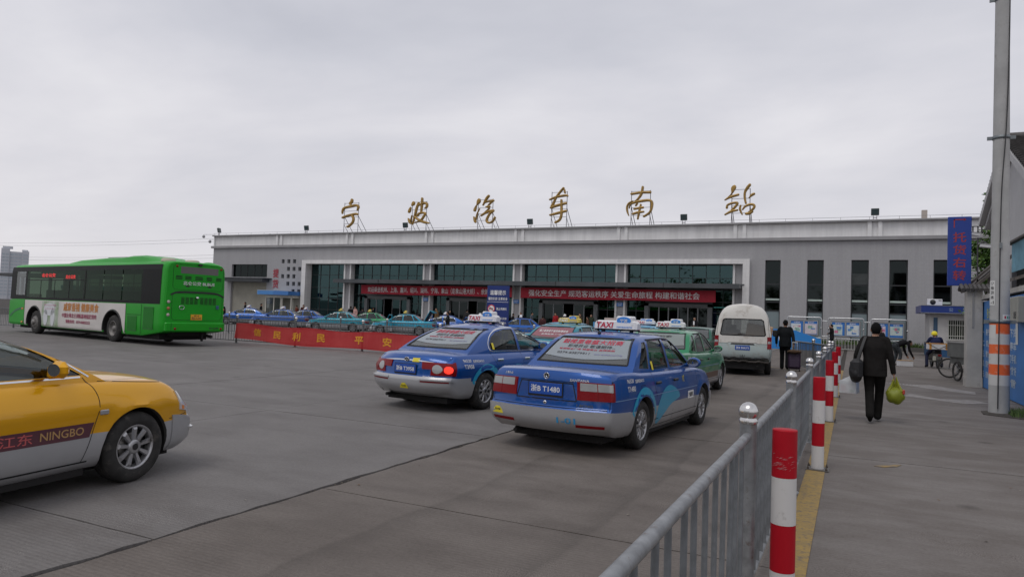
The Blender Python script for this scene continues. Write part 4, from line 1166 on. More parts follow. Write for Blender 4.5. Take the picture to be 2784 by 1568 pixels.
# hall behind the glass
b = MB(); b.add([(-69, 78, 0), (-7, 78, 0), (-7, 78, 8), (-69, 78, 8)], [(0, 1, 2, 3)]); b.add([(-69, 60.9, 4.45), (-7, 60.9, 4.45), (-7, 78, 4.45), (-69, 78, 4.45)], [(0, 1, 2, 3)]); b.add([(-69, 60.6, .175), (-7, 60.6, .175), (-7, 78, .175), (-69, 78, .175)], [(0, 1, 2, 3)]); b.add([(-69, 62.5, 4.5), (-7, 62.5, 4.5), (-7, 62.5, 8.3), (-69, 62.5, 8.3)], [(0, 1, 2, 3)])
b.build('hall_interior', mat('hall_inner_wall', (.16, .19, .17), .8, var=.3, vscale=.3), st, fix=False)
for x, y in ((-45.2, 64), (-33, 66), (-25, 64.5), (-14, 64), (-11, 67)):
    MB().cbox((x, y, 3.0), (1.1, .12, .05)).build('tube_lamp', mat('tube_light', (.9, .9, .9), .5, emit=(.95, 1, .98), estr=5.), st)
for x in (-19.6, -17.2, -25.0):
    MB().prism([(x - .6, .3), (x + .9, .3), (x + .3, 1.6), (x - .2, 2.7)], 63.0, 63.1).build('green_wall_panel', mat('green_panel', (.05, .42, .08), .5), st)
# panes
PANE = {}
def pane(name, x0, x1, z0, z1, y, g, parent):
    k = (round(x1 - x0, 2), round(z1 - z0, 2), g.name)
    if k not in PANE:
        w, h = (x1 - x0) / 2, (z1 - z0) / 2
        PANE[k] = MB().box(-w, -.006, -h, w, .006, h).mesh('pane', g)
    return link(name, PANE[k], parent, ((x0 + x1) / 2, y, (z0 + z1) / 2))
def bars(xs_, zs_, y, parent, w=.05, name='glazing_bars'):
    b = MB()
    for x in xs_: b.box(x - w / 2, y - .05, zs_[0] - w / 2, x + w / 2, y + .045, zs_[-1] + w / 2)
    for z in zs_: b.box(xs_[0] - w / 2, y - .046, z - w / 2, xs_[-1] + w / 2, y + .041, z + w / 2)
    return b.build(name, M_mull, parent)
GY = 60.62
bays = [(PX0 + .57, -49.13), (-48.15, -39.1), (-38.12, -29.01), (-28.03, -18.91), (-17.93, -8.89)]
for i, (a, b_) in enumerate(bays):
    n = 4 if i == 0 else 8
    X = [a + (b_ - a) * k / n for k in range(n + 1)]
    Zr = [.19, 1.5, 2.7, 3.9, 5.3, 6.43] if i == 0 else [4.80, 5.3, 6.43]
    bars(X, Zr, GY, st)
    for x0, x1 in zip(X, X[1:]):
        for z0, z1 in zip(Zr, Zr[1:]):
            tilt = pane('pane', x0 + .025, x1 - .025, z0 + .025, z1 - .025, GY, G_hall, st)
            tilt.rotation_euler = (random.gauss(0, .008), 0, random.gauss(0, .008))
    if i == 0: continue
    # lower glazing beside the entrance
    dx0 = [None, -46.55, -36.46, -26.37, -16.32][i]; dx1 = [None, -40.79, -30.7, -20.61, -10.55][i]
    for (p, q) in ((a, dx0), (dx1, b_)):
        X = [p, (p + q) / 2, q]; Zr = [.19, 1.4, 2.4, 3.3, 4.3]
        bars(X, Zr, GY, st)
        for x0, x1 in zip(X, X[1:]):
            for z0, z1 in zip(Zr, Zr[1:]): pane('pane', x0 + .025, x1 - .025, z0 + .025, z1 - .025, GY, G_hall2, st)
    MB().box(dx0, GY - .05, 3.1, dx1, GY + .05, 4.44).build('entrance_fascia', M_greyframe, st)
    d = MB(); d.box(dx0, GY - .3, .17, dx0 + .38, GY + .1, 3.1); d.box(dx1 - .38, GY - .3, .17, dx1, GY + .1, 3.1); d.box(dx0, GY - .3, 2.85, dx1, GY + .1, 3.099)
    d = d.build('entrance_surround', M_greyframe, st)
    n = 5 if i != 4 else 6
    X = [dx0 + .38 + (dx1 - dx0 - .76) * k / n for k in range(n + 1)]
    for k in range(n):
        if i in (1, 2, 3) and k == 2: continue           # sliding leaf stands open
        lf = MB()
        lf.box(X[k], GY - .03, .18, X[k] + .05, GY + .03, 2.845); lf.box(X[k + 1] - .05, GY - .03, .18, X[k + 1], GY + .03, 2.845); lf.box(X[k] + .05, GY - .03, 2.77, X[k + 1] - .05, GY + .03, 2.845); lf.box(X[k] + .05, GY - .03, .18, X[k + 1] - .05, GY + .03, .27)
        lf = lf.build('entrance_door', mat('door_alloy', (.16, .165, .17), .4, .5), st)
        pane('door_pane', X[k] + .05, X[k + 1] - .05, .27, 2.77, GY, G_win if i > 1 else G_hall2, lf)
    for k in range(3):
        p = MB(); p.lathe([(.05, 0), (.05, .03), (.001, .03)], 10, axis='Y', M=Matrix.Translation((dx0 + 1.3 + k * 1.5, GY - .08, 3.33))); p.build('downlight', mat('lamp_white', (.7, .8, .78), .4), st)
c = MB(); c.box(-49.1, 58.3, 4.40, -8.1, 60.55, 4.70); c.box(-49.1, 58.22, 4.36, -8.1, 58.298, 4.74); c.box(-49.35, 59.5, 4.702, -7.9, 60.55, 4.79)
cn = c.build('canopy', M_canopy, st)
for x in (-43.3, -33.7, -23.9, -14.2): MB().box(x - .03, 58.19, 4.34, x + .03, 58.218, 4.76).build('canopy_joint', M_mull, cn)
# strip windows on the right
for a, b_ in WX:
    w = bars([a + .04, b_ - .04], [.54, 2.72, 3.42, 4.86, 6.74], 60.30, st, .09, 'window')
    for z0, z1, g_ in ((2.77, 3.37, G_win), (3.47, 4.81, G_win), (4.91, 6.69, G_win), (.59, 2.67, M_frost)):
        pane('window_pane', a + .085, b_ - .085, z0, z1, 60.30, g_, w)
    MB().box(a + .06, 60.20, 3.55, b_ - .06, 60.22, 3.70).build('pale_rail', mat('pale_rail_paint', (.42, .50, .46), .5), w)
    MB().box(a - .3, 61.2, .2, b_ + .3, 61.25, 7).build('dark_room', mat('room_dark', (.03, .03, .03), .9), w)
v = MB()
for k in range(9): v.box(-.05, 60.215, 4.95 + k * .09, 1.07, 60.25, 4.99 + k * .09)
tag(v.build('louvre', mat('louvre_grey', (.10, .11, .11), .5), st), kind='stuff')
# goods bay: shutter, window strip, little canopy
s_ = MB()
for k in range(38): s_.add([(-65.75, 60.30, .17 + k * .11), (-60.2, 60.30, .17 + k * .11), (-60.2, 60.255, .22 + k * .11), (-65.75, 60.255, .22 + k * .11), (-60.2, 60.30, .278 + k * .11), (-65.75, 60.30, .278 + k * .11)], [(0, 1, 2, 3), (3, 2, 4, 5)])
tag(s_.build('roller_shutter', mat('shutter_steel', (.40, .385, .33), .5, .2, var=.12, vscale=.8), st, fix=False), kind='stuff')
X = [-65.75 + 5.55 * k / 5 for k in range(6)]
bars(X, [4.95, 6.39], 60.3, st)
for x0, x1 in zip(X, X[1:]): pane('window_pane', x0 + .025, x1 - .025, 4.98, 6.36, 60.3, G_win, st)
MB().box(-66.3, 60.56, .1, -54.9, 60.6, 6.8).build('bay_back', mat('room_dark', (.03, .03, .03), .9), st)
MB().box(-66.4, 58.9, 4.40, -59.8, 60.1, 4.72).build('bay_canopy', M_canopy, st)
MB().box(-66.4, 58.7, 4.73, -59.4, 60.1, 4.80).build('bay_canopy_sheet', M_canopy, st)
for h in niches:
    MB().box(h[0], 60.36, h[2], h[1], 60.38, h[3]).build('niche_pane', mat('niche_glass', (.10, .13, .14), .15), st)
for ch, z in (('提', 5.4), ('货', 4.2)):
    o = ftext('wall_character', ch, mat('red_letter', (.36, .012, .03), .5), .86, 1.0, st, (-58.8, 59.95, z), bold=.014)
# roof wire
w = MB(); w.tube([(XL, 59.95, 10.08), (XR, 59.95, 10.08)], .012, 5)
for k in range(43): w.tube([(XL + 2 * k, 59.95, 9.86), (XL + 2 * k, 59.95, 10.08)], .012, 5)
w.build('roof_wire', mat('wire_grey', (.2, .2, .21), .5, .5), st)
c = thing('chimney', 'small square vent stack on the roof above the strip windows', 'chimney', (5.2, 66, 9.7))
MB().box(-.20, -.2, .16, .20, .2, 1.65).build('stack', mat('stack_steel', (.42, .37, .33), .5, .2), c); MB().box(-.28, -.28, .75, .28, .28, .95).build('collar', mat('stack_steel', (.42, .37, .33)), c)
MB().box(-.35, -.35, -.1, .35, .35, .16).build('foot', M_ledge, c)
# ------------------------------------------------------------------ things on and along the station
LETTERS = {
    '宁': [[(-48.77,13.43,0.28),(-48.8,13.21,0.31),(-49.02,13.0,0.25),(-48.82,12.84,0.12)],[(-49.99,11.95,0.12),(-49.98,12.26,0.21),(-49.73,12.56,0.25),(-48.81,12.72,0.29),(-48.2,12.79,0.28),(-47.88,12.62,0.27),(-47.98,12.25,0.12)],[(-49.94,11.51,0.24),(-49.37,11.68,0.26),(-48.3,11.86,0.26),(-47.92,11.82,0.25)],[(-48.64,11.72,0.24),(-48.46,11.34,0.25),(-48.56,10.97,0.24),(-48.92,10.64,0.21),(-49.23,10.5,0.25)]],
    '波': [[(-40.79,12.83,0.3),(-40.87,12.67,0.37),(-41.0,12.5,0.12)],[(-41.13,12.33,0.12),(-41.26,12.03,0.3),(-41.33,11.83,0.24)],[(-41.37,11.18,0.11),(-41.21,10.82,0.27),(-41.05,10.65,0.18)],[(-41.09,10.84,0.13),(-40.95,11.49,0.05)],[(-40.18,12.79,0.18),(-40.42,12.18,0.24),(-40.54,11.66,0.22),(-40.83,10.54,0.08)],[(-40.37,12.48,0.18),(-39.89,12.61,0.22),(-39.48,12.71,0.24),(-39.2,12.61,0.25),(-39.2,12.32,0.22),(-39.42,12.15,0.08)],[(-39.78,13.22,0.21),(-39.79,12.69,0.24),(-39.84,11.69,0.18)],[(-40.28,11.41,0.2),(-40.12,11.64,0.22),(-39.71,11.72,0.21),(-39.35,11.67,0.21),(-39.48,11.39,0.2),(-39.81,10.99,0.2),(-40.36,10.77,0.11),(-40.77,10.69,0.06)],[(-40.59,11.36,0.18),(-40.09,10.99,0.26),(-39.38,10.74,0.28),(-38.83,10.64,0.14)]],
    '汽': [[(-33.13,12.81,0.32),(-33.2,12.61,0.4),(-33.36,12.28,0.06)],[(-33.41,12.25,0.07),(-33.54,11.95,0.24),(-33.6,11.74,0.26)],[(-33.65,11.12,0.11),(-33.52,10.76,0.27),(-33.45,10.59,0.2)],[(-33.41,10.87,0.16),(-33.29,11.43,0.07),(-33.03,11.93,0.03)],[(-32.07,13.16,0.22),(-32.34,12.86,0.25),(-32.69,12.23,0.09)],[(-32.51,12.48,0.11),(-32.14,12.6,0.17),(-31.53,12.66,0.21)],[(-31.61,12.67,0.19),(-32.06,12.23,0.13),(-32.12,12.12,0.11)],[(-32.34,12.05,0.13),(-32.12,12.07,0.26),(-31.92,12.09,0.17)],[(-31.95,11.92,0.12),(-32.41,11.57,0.08)],[(-32.87,11.22,0.15),(-32.28,11.54,0.22),(-31.66,11.69,0.22),(-31.54,11.66,0.22),(-31.9,11.39,0.19),(-32.19,10.89,0.22),(-32.17,10.61,0.24),(-31.93,10.51,0.19),(-31.56,10.63,0.17),(-31.32,11.01,0.2)]],
    '车': [[(-24.25,13.55,0.2),(-24.55,13.24,0.19),(-24.99,12.67,0.19),(-25.23,12.15,0.21),(-25.39,11.89,0.26)],[(-24.18,13.39,0.15),(-24.1,13.06,0.13)],[(-25.62,12.51,0.14),(-24.99,12.73,0.2),(-24.02,12.85,0.22),(-23.82,12.76,0.14)],[(-25.47,11.75,0.24),(-24.96,11.92,0.25),(-23.94,12.13,0.22)],[(-25.53,11.06,0.19),(-24.82,11.22,0.24),(-23.92,11.41,0.22)],[(-24.44,12.44,0.19),(-24.4,11.53,0.22),(-24.41,11.0,0.22),(-24.57,10.58,0.21),(-24.99,10.35,0.19)]],
    '南': [[(-17.78,12.71,0.21),(-16.93,12.8,0.2),(-16.06,12.79,0.22)],[(-16.76,13.3,0.2),(-16.87,12.7,0.22),(-17.12,12.3,0.18),(-17.39,12.06,0.1)],[(-17.63,12.07,0.1),(-17.99,11.88,0.14),(-18.14,11.53,0.17),(-18.09,11.12,0.15),(-17.95,10.76,0.05)],[(-17.95,11.42,0.05),(-17.83,11.77,0.13),(-17.42,11.96,0.21),(-16.8,12.06,0.24),(-16.19,12.09,0.23),(-15.92,11.9,0.23),(-15.92,11.45,0.21),(-16.06,11.05,0.18),(-16.36,10.81,0.18),(-16.61,10.67,0.17)],[(-17.5,11.35,0.15),(-17.09,11.44,0.2),(-16.68,11.48,0.2)],[(-17.62,10.92,0.18),(-17.18,11.04,0.22),(-16.62,11.1,0.17)],[(-16.89,11.74,0.14),(-17.03,11.08,0.19),(-17.14,10.45,0.13)],[(-17.21,11.85,0.14),(-17.36,11.65,0.15)]],
    '站': [[(-8.97,12.95,0.34),(-9.07,12.77,0.38),(-9.18,12.37,0.1),(-9.45,12.09,0.04)],[(-9.73,11.84,0.08),(-9.32,12.08,0.2),(-8.63,12.27,0.19)],[(-9.55,11.18,0.2),(-9.49,11.42,0.16),(-9.12,11.57,0.18),(-8.71,11.58,0.2),(-8.84,11.3,0.19),(-9.15,10.98,0.19)],[(-9.69,10.62,0.12),(-9.15,10.9,0.22),(-8.67,10.98,0.14)],[(-7.74,13.06,0.22),(-7.92,12.83,0.25),(-8.12,12.46,0.2),(-8.13,11.99,0.19),(-8.03,11.51,0.16)],[(-7.38,12.29,0.19),(-7.59,12.18,0.21),(-7.81,11.93,0.03)],[(-8.43,11.36,0.11),(-8.49,11.05,0.19),(-8.3,10.59,0.11)],[(-8.29,10.99,0.1),(-8.07,11.27,0.17),(-7.66,11.42,0.2),(-7.37,11.32,0.21),(-7.43,11.06,0.19),(-7.78,10.76,0.16)],[(-8.01,10.65,0.22),(-7.74,10.69,0.25),(-7.47,10.82,0.14)]],
}
M_gold = mat('weathered_gold', (.37, .225, .055), .45, .25, var=.25, vscale=1.5, grime=((.16, .09, .03), 3, .6))
M_steel = mat('frame_steel', (.11, .10, .115), .6, .3)
LF = {'宁': (-49.81, -47.92), '波': (-41.01, -39.27), '汽': (-33.28, -31.65), '车': (-25.45, -23.92), '南': (-17.79, -16.08), '站': (-9.17, -7.72)}
for i, (ch, strokes) in enumerate(LETTERS.items()):
    allx = [p[0] for s in strokes for p in s]; cx = (min(allx) + max(allx)) / 2
    t = thing('rooftop_character', ['first golden brush character from the left on the station roof', 'second golden brush character from the left on the station roof', 'third golden brush character from the left on the station roof', 'golden brush character fourth from the left on the roof', 'golden brush character fifth from the left on the roof', 'last golden brush character on the roof, farthest right'][i], 'rooftop sign', (cx, 60.3, 9.86), group='golden characters on the station roof')
    for s in strokes:
        P = catmull([(p[0], p[2], p[1]) for p in s], 5)      # y carries the width
        P = [(q.x - cx, q.z - 9.86, max(.05, q.y)) for q in P]
        m = MB(); ring = []
        for k, (x, z, w) in enumerate(P):
            a = Vector(P[max(0, k - 1)][:2]); b = Vector(P[min(len(P) - 1, k + 1)][:2]); d = (b - a).normalized(); n = Vector((-d.y, d.x)) * w / 2
            ring.append([(x + n.x * f, y, z + n.y * f) for f, y in ((-1, .02), (-.8, -.10), (0, -.14), (.8, -.10), (1, .02), (1, .12), (-1, .12))])
        e0 = Vector(P[0][:2]) - Vector(P[1][:2]); e0 = e0.normalized() * P[0][2] * .35
        e1 = Vector(P[-1][:2]) - Vector(P[-2][:2]); e1 = e1.normalized() * P[-1][2] * .35
        def cap(r, e): 
            c = Vector((sum(p[0] for p in r) / 7, sum(p[1] for p in r) / 7, sum(p[2] for p in r) / 7))
            return [(c.x + (p[0] - c.x) * .5 + e.x, c.y + (p[1] - c.y) * .7, c.z + (p[2] - c.z) * .5 + e.y) for p in r]
        ring = [cap(ring[0], e0)] + ring + [cap(ring[-1], e1)]
        vs = [p for r in ring for p in r]
        fs = [(k * 7 + j, k * 7 + (j + 1) % 7, (k + 1) * 7 + (j + 1) % 7, (k + 1) * 7 + j) for k in range(len(ring) - 1) for j in range(7)] + [list(range(7)), list(range(len(vs) - 7, len(vs)))]
        m.add(vs, fs, 0, False); me = m.mesh('stroke', M_gold); sharp(me, 40); link('stroke', me, t)
    x0, x1 = LF[ch][0] - cx, LF[ch][1] - cx
    zt = max(p[1] for s in strokes for p in s) - 9.86 - .3
    m = MB()
    for x in (x0, x1):
        m.tube([(x, .14, 0), (x, .14, zt)], .03, 6)
        m.tube([(x, .14, zt * .55), (x, 1.9, 0)], .03, 6); m.tube([(x, .14, zt * .28), (x, 1.0, 0)], .025, 6)
    for f in (.3, .52, .72, .98): m.tube([(x0, .14, zt * f), (x1, .14, zt * f)], .02, 6)
    m.build('support_frame', M_steel, t)
def floodlight(x, lbl, rot=0.):
    t = thing('floodlight', lbl, 'floodlight', (x, 60.3, 9.86), rot, 'floodlights along the roof edge')
    m = MB()
    for s in (-.12, .12): m.box(s - .02, -.02, 0, s + .02, .02, .34)
    m.box(-.14, -.02, .15, .14, .02, .19); m.build('bracket', M_steel, t)
    Mx = Matrix.Translation((0, 0, .64)) @ Matrix.Rotation(R(12), 4, 'X')
    m = MB(); m.cbox((0, 0, 0), (.56, .22, .54), 0, Mx, bev=.03); m.build('housing', mat('lamp_housing', (.06, .075, .075), .45), t)
    MB().add([(-.24, -.114, -.22), (.24, -.114, -.22), (.24, -.114, .22), (-.24, -.114, .22)], [(0, 1, 2, 3)], M=Mx).build('lamp_glass', mat('lamp_glass_dark', (.05, .075, .08), .1), t)
for x, l in ((-54.94, 'roof floodlight above the small square windows'), (-41.71, 'roof floodlight just left of the second golden character'), (-27.56, 'roof floodlight between the third and fourth golden characters'), (-13.09, 'roof floodlight between the last two golden characters'), (1.48, 'roof floodlight above the strip windows on the right')): floodlight(x, l)
floodlight(-68.5, 'roof floodlight at the far left corner of the station, turned sideways', R(-70))
for i, (x, y, z) in enumerate(((-69.0, 59.9, 9.25), (-69.4, 60.5, 9.95))):
    t = thing('dome_camera', ('dome camera under the coping at the left corner of the station', 'dome camera on a long arm above the left corner of the station')[i], 'camera', (x, y, z))
    a = -.5 if i == 0 else -1.9
    MB().tube([(.1, 0, .1), (a, 0, .12), (a, 0, 0)], .03, 6).build('arm', M_whiteplastic, t)
    m = MB(); m.ell((a, 0, -.12), (.17, .17, .19)); m.build('dome', mat('grey_plastic', (.3, .3, .31), .4), t)
def banner(name, label, x0, x1, z0, z1, y, string, h, w, cx, m, tm):
    t = thing(name, label, 'banner', ((x0 + x1) / 2, y, (z0 + z1) / 2))
    mb = MB(); n = 60; W = x1 - x0; H = z1 - z0
    P = [(W * (k / n - .5), .03 * math.sin(k * .9) + .02 * math.sin(k * .37), .02 * math.sin(k * .21)) for k in range(n + 1)]
    vs = [(p[0], p[1] * (1 - j / 3), p[2] + H * (.5 - j / 3)) for p in P for j in range(4)]
    mb.add(vs, [(4 * k + j, 4 * k + 4 + j, 4 * k + 5 + j, 4 * k + 1 + j) for k in range(n) for j in range(3)], 0, True)
    mb.add([(v[0], v[1] + .012, v[2]) for v in vs], [(4 * k + j, 4 * k + 1 + j, 4 * k + 5 + j, 4 * k + 4 + j) for k in range(n) for j in range(3)], 0, True)
    mb.build('cloth', m, t, fix=False)
    ftext('banner_lettering', string, tm, w, h, t, (cx - (x0 + x1) / 2, -.07, 0), bold=.010)
    return t
M_bred = mat('banner_red', (.36, .010, .028), .7, var=.12, vscale=.8)
M_btxt = mat('banner_white', (.72, .68, .68), .7)
banner('welcome_banner', 'red banner with narrow white characters over the left entrances', -46.3, -28.75, 3.29, 4.22, 59.4, '欢迎乘坐杭州、上海、嘉兴、绍兴、湖州、宁海、象山（走象山港大桥）、余姚、慈溪班车', .58, 16.2, -37.3, M_bred, M_btxt)
banner('safety_banner', 'red banner with wide white characters over the right entrances', -27.85, -10.12, 3.25, 4.22, 59.4, '强化安全生产 规范客运秩序 关爱生命旅程 构建和谐社会', .60, 15.6, -19.2, M_bred, M_btxt)
M_bsign = mat('small_blue_sign', (.025, .14, .42), .45)
for x, l in ((-38.61, 'small blue sign on the second column from the left'), (-28.52, 'small blue sign on the column between the two red banners'), (-18.42, 'small blue sign on the column under the right red banner')):
    t = thing('column_sign', l, 'sign', (x, 59.89, 2.9), group='small blue signs on the columns')
    MB().cbox((0, 0, 0), (.56, .03, .36), bev=.004).build('panel', M_bsign, t)
    ftext('sign_lettering', '候车大厅', M_white, .42, .09, t, (0, -.018, .07), bold=.02); ftext('sign_lettering', '进站口', M_white, .36, .07, t, (0, -.018, -.08), bold=.02)
t = thing('wall_sign', 'dark blue notice with white writing beside the roller shutter', 'sign', (-59.62, 59.97, 2.2))
MB().cbox((0, 0, 0), (.88, .03, .54), bev=.004).build('panel', mat('notice_blue', (.012, .05, .24), .45), t)
ftext('sign_lettering', '提货时间', M_white, .7, .17, t, (0, -.018, .1), bold=.03); ftext('sign_lettering', '7:00-20:00', M_white, .66, .13, t, (0, -.018, -.12), bold=.03)
# pick-up office
k = thing('pickup_office', 'small cream kiosk with blue awning beside the entrance portal', 'kiosk', (-57.1, 58.6, .17))
M_kc = mat('kiosk_cream', (.55, .53, .47), .6, var=.08)
MB().box(-1.75, .0, 0, 2.05, 1.39, .55).build('base_wall', M_kc, k)
MB().box(-1.75, .0, 2.45, 2.05, 1.39, 2.75).build('head_wall', M_kc, k)
for x in (-1.75, -.55, .45, .62, 1.93): MB().box(x, .002, .55, x + .12, .1, 2.45).build('post', M_kc, k)
MB().box(-1.75, 1.3, .55, 2.05, 1.385, 2.45).build('back_wall', mat('kiosk_inner', (.3, .29, .26), .8), k)
for x0, x1 in ((-1.63, -.55), (-.43, .45)): pane('window_pane', x0, x1, .56, 2.44, .05, G_side, k)
MB().box(-2.45, -.55, 2.76, -.05 + .15, 1.38, 3.18).build('awning', mat('awning_blue', (.06, .22, .52), .45, var=.08), k)
MB().box(.11, -.75, 2.74, 2.25, 1.38, 3.16).build('awning_wing', mat('awning_blue2', (.045, .17, .45), .45), k)
MB().box(-2.46, -.57, 3.182, .11, 1.38, 3.23).build('awning_edge', mat('awning_pale', (.35, .5, .7), .5), k)
d = MB(); Mx = Matrix.Translation((1.95, 0, 0)) @ Matrix.Rotation(R(-65), 4, 'Z')
d.box(-.85, -.03, .05, -.75, .03, 2.3, 0, Mx); d.box(-.1, -.03, .05, 0, .03, 2.3, 0, Mx); d.box(-.75, -.03, 2.2, -.1, .03, 2.3, 0, Mx); d.box(-.75, -.03, .05, -.1, .03, .5, 0, Mx)
d = d.build('door', M_kc, k)
# wires far left, crossing towards the station
for i, (z0, z1, lb) in enumerate(((17.0, 15.6, 'upper pair of thin overhead wires beyond the bus'), (13.2, 12.0, 'lower pair of thin overhead wires beyond the bus'))):
    t = thing('power_line', lb, 'wire', (0, 110, 0))
    for dz in (0, .7):
        P = [(-260 + 150 * q / 10, 0, z0 + dz + (z1 - z0) * q / 10 - 1.2 * math.sin(PI * q / 10)) for q in range(11)]
        MB().tube(P, .02, 5).build('wire', mat('wire_dark', (.12, .12, .13), .6), t)
    for x, z in ((-260, z0), (-110, z1)):
        MB().tube([(x, 0, -.02), (x, 0, z + 1.2)], .16, 8).build('mast', M_steel, t)
# tower blocks far off on the left
M_tower = mat('hazed_tower', (.52, .54, .58), .8, var=.04, vscale=.05)  # distance haze is put into this wall colour, there is no haze volume
tw = thing('tower_block', 'haze-coloured high-rise tower far behind the bus with two roof blocks', 'tower', (-636, 350, 0), R(61)); tw.scale = (.56, .4, 1)
for (x0, x1, y0, z1) in ((-17, -6.5, -2, 42.5), (-6.5, 9, .2, 40.0), (9, 17.5, -1, 40.8)):
    MB().box(x0, y0, -.02, x1 - .05, 24, z1).build('tower_part', M_tower, tw)
MB().box(-15.5, 0, 42.5, -3, 20, 44.2).build('roof_block', M_tower, tw); MB().box(8.5, 1, 40.8, 16, 20, 42).build('roof_block', M_tower, tw)
for fl in range(13):
    for x0, x1 in ((-16.2, -12.2), (-11.4, -7.4), (-5.8, -1.2), (-.6, 3.8), (4.4, 8.4), (10, 16.6)):
        y = -2.06 if x1 < -7 else (.14 if x1 < 9 else -1.06)
        MB().box(x0, y, 3.2 + fl * 2.8, x1, y + .05, 4.7 + fl * 2.8).build('window', mat('tower_window', (.40, .45, .50), .4), tw)
# ------------------------------------------------------------------ fences, bollards, boards
M_galv = mat('galvanised_pipe', (.25, .26, .27), .5, .45, var=.25, vscale=9, grime=((.13, .085, .06), 15, .57))
M_galvbar = mat('galvanised_bar', (.20, .215, .23), .5, .45, var=.25, vscale=7, grime=((.36, .36, .35), 16, .60))
M_ball = mat('polished_steel', (.62, .61, .60), .24, .95, grime=((.22, .2, .18), 12, .56))
def tube_mesh(name, r, h, m, n=10, h0=0.):
    return MB().tube([(0, 0, h0), (0, 0, h)], r, n).mesh(name, m)
def fence(name, label, p0, p1, posts, m_post, m_bar, top=.98, low=.12, post_h=1.08, ball=.062, pr=.045, rr=.032, br=.011, gap=.12, bar_n=6, ballm=None, low2=None, feet=True):
    """tube fence: posts with ball caps, top and bottom rail, upright bars"""
    p0, p1 = Vector((*p0, 0)), Vector((*p1, 0)); d = p1 - p0; Ln = d.length; a = math.atan2(d.y, d.x)
    t = thing(name, label, 'fence', p0, a)
    pm = tube_mesh('post', pr, post_h, m_post, 14); bm_ = MB().ell((0, 0, post_h + ball * .8), (ball, ball, ball), 18, 12).lathe([(pr * 1.05, post_h - .02), (pr * 1.12, post_h), (pr * .8, post_h + .02)], 14).mesh('ball_cap', ballm or M_ball)
    fm = MB().lathe([(pr * 1.9, 0), (pr * 1.9, .012), (pr * 1.05, .014)], 14).mesh('foot_plate', m_post)
    for s in posts:
        p = link('post', pm, t, (s, 0, 0)); link('ball_cap', bm_, p)
        if feet: link('foot_plate', fm, p)
    cuts = sorted(set([0.] + [s for s in posts if 0 <= s <= Ln] + [Ln]))
    barm = {}
    for s0, s1 in zip(cuts, cuts[1:]):
        if s1 - s0 < .3: continue
        MB().tube([(s0 + pr * .5, 0, top), (s1 - pr * .5, 0, top)], rr, 10).build('top_rail', m_post, t)
        MB().tube([(s0 + pr * .5, 0, low), (s1 - pr * .5, 0, low)], rr * .7, 8).build('bottom_rail', m_post, t)
        n = max(1, round((s1 - s0) / gap))
        if 'b' not in barm: barm['b'] = tube_mesh('bar', br, top - rr * .8, m_bar, bar_n, low)
        for k in range(1, n): link('bar', barm['b'], t, (s0 + (s1 - s0) * k / n, 0, 0), (random.gauss(0, .004), random.gauss(0, .004), 0))
    return t
# the long railing along the taxi lane: posts every 3.2 m
fence('railing', 'long galvanised railing with chrome ball posts running beside the taxi lane', (-.52, -.4), (-.52, 24.0), [1.45, 4.62, 7.80, 11.12, 14.2, 17.5, 20.8, 24.4], M_galv, M_galvbar, .985, .10, 1.075, .055, .047, .024, .0125, .205, 8)
M_gd = mat('dark_galvanised', (.13, .14, .145), .5, .4, var=.2, vscale=5)
fence('railing', 'grey railing behind the bus that carries the red cloth banner', (-50, 22.15), (-13.6, 22.15), [.2, 3.5, 6.8, 10.0, 13.1, 16.3, 19.4, 22.9, 26.2, 29.5, 32.9, 36.4], M_gd, M_gd, 1.02, .12, 1.12, .06, .043, .024, .010, .155, 5, feet=True)
fence('railing', 'second grey railing between the banner railing and the parked taxis', (-36, 29.6), (-13.0, 29.3), [3.6, 8.6, 11.8, 14.8, 18.2, 21.4, 23], M_gd, M_gd, 1.02, .12, 1.12, .06, .043, .022, .010, .16, 5)
fence('railing', 'grey railing slanting between the suitcase traveller and the bollards', (-2.05, 29.6), (-.60, 24.6), [0, 3.1, 5.1], M_gd, M_gd, 1.0, .12, 1.06, .062, .05, .03, .012, .14, 6)
M_wbar = mat('white_painted_bar', (.60, .60, .56), .6, grime=((.3, .28, .25), 8, .58))
lf = thing('low_fence', 'low white barred fence in front of the notice boards', 'fence', (-4.2, 54.2, 0))
for z in (.78, .06): MB().tube([(0, 0, z), (6.6, 0, z)], .035, 8).build('rail', M_wbar, lf)
wb = tube_mesh('bar', .026, .78, M_wbar, 6, .06)
for k in range(34): link('bar', wb, lf, (.1 + k * .195, 0, 0))
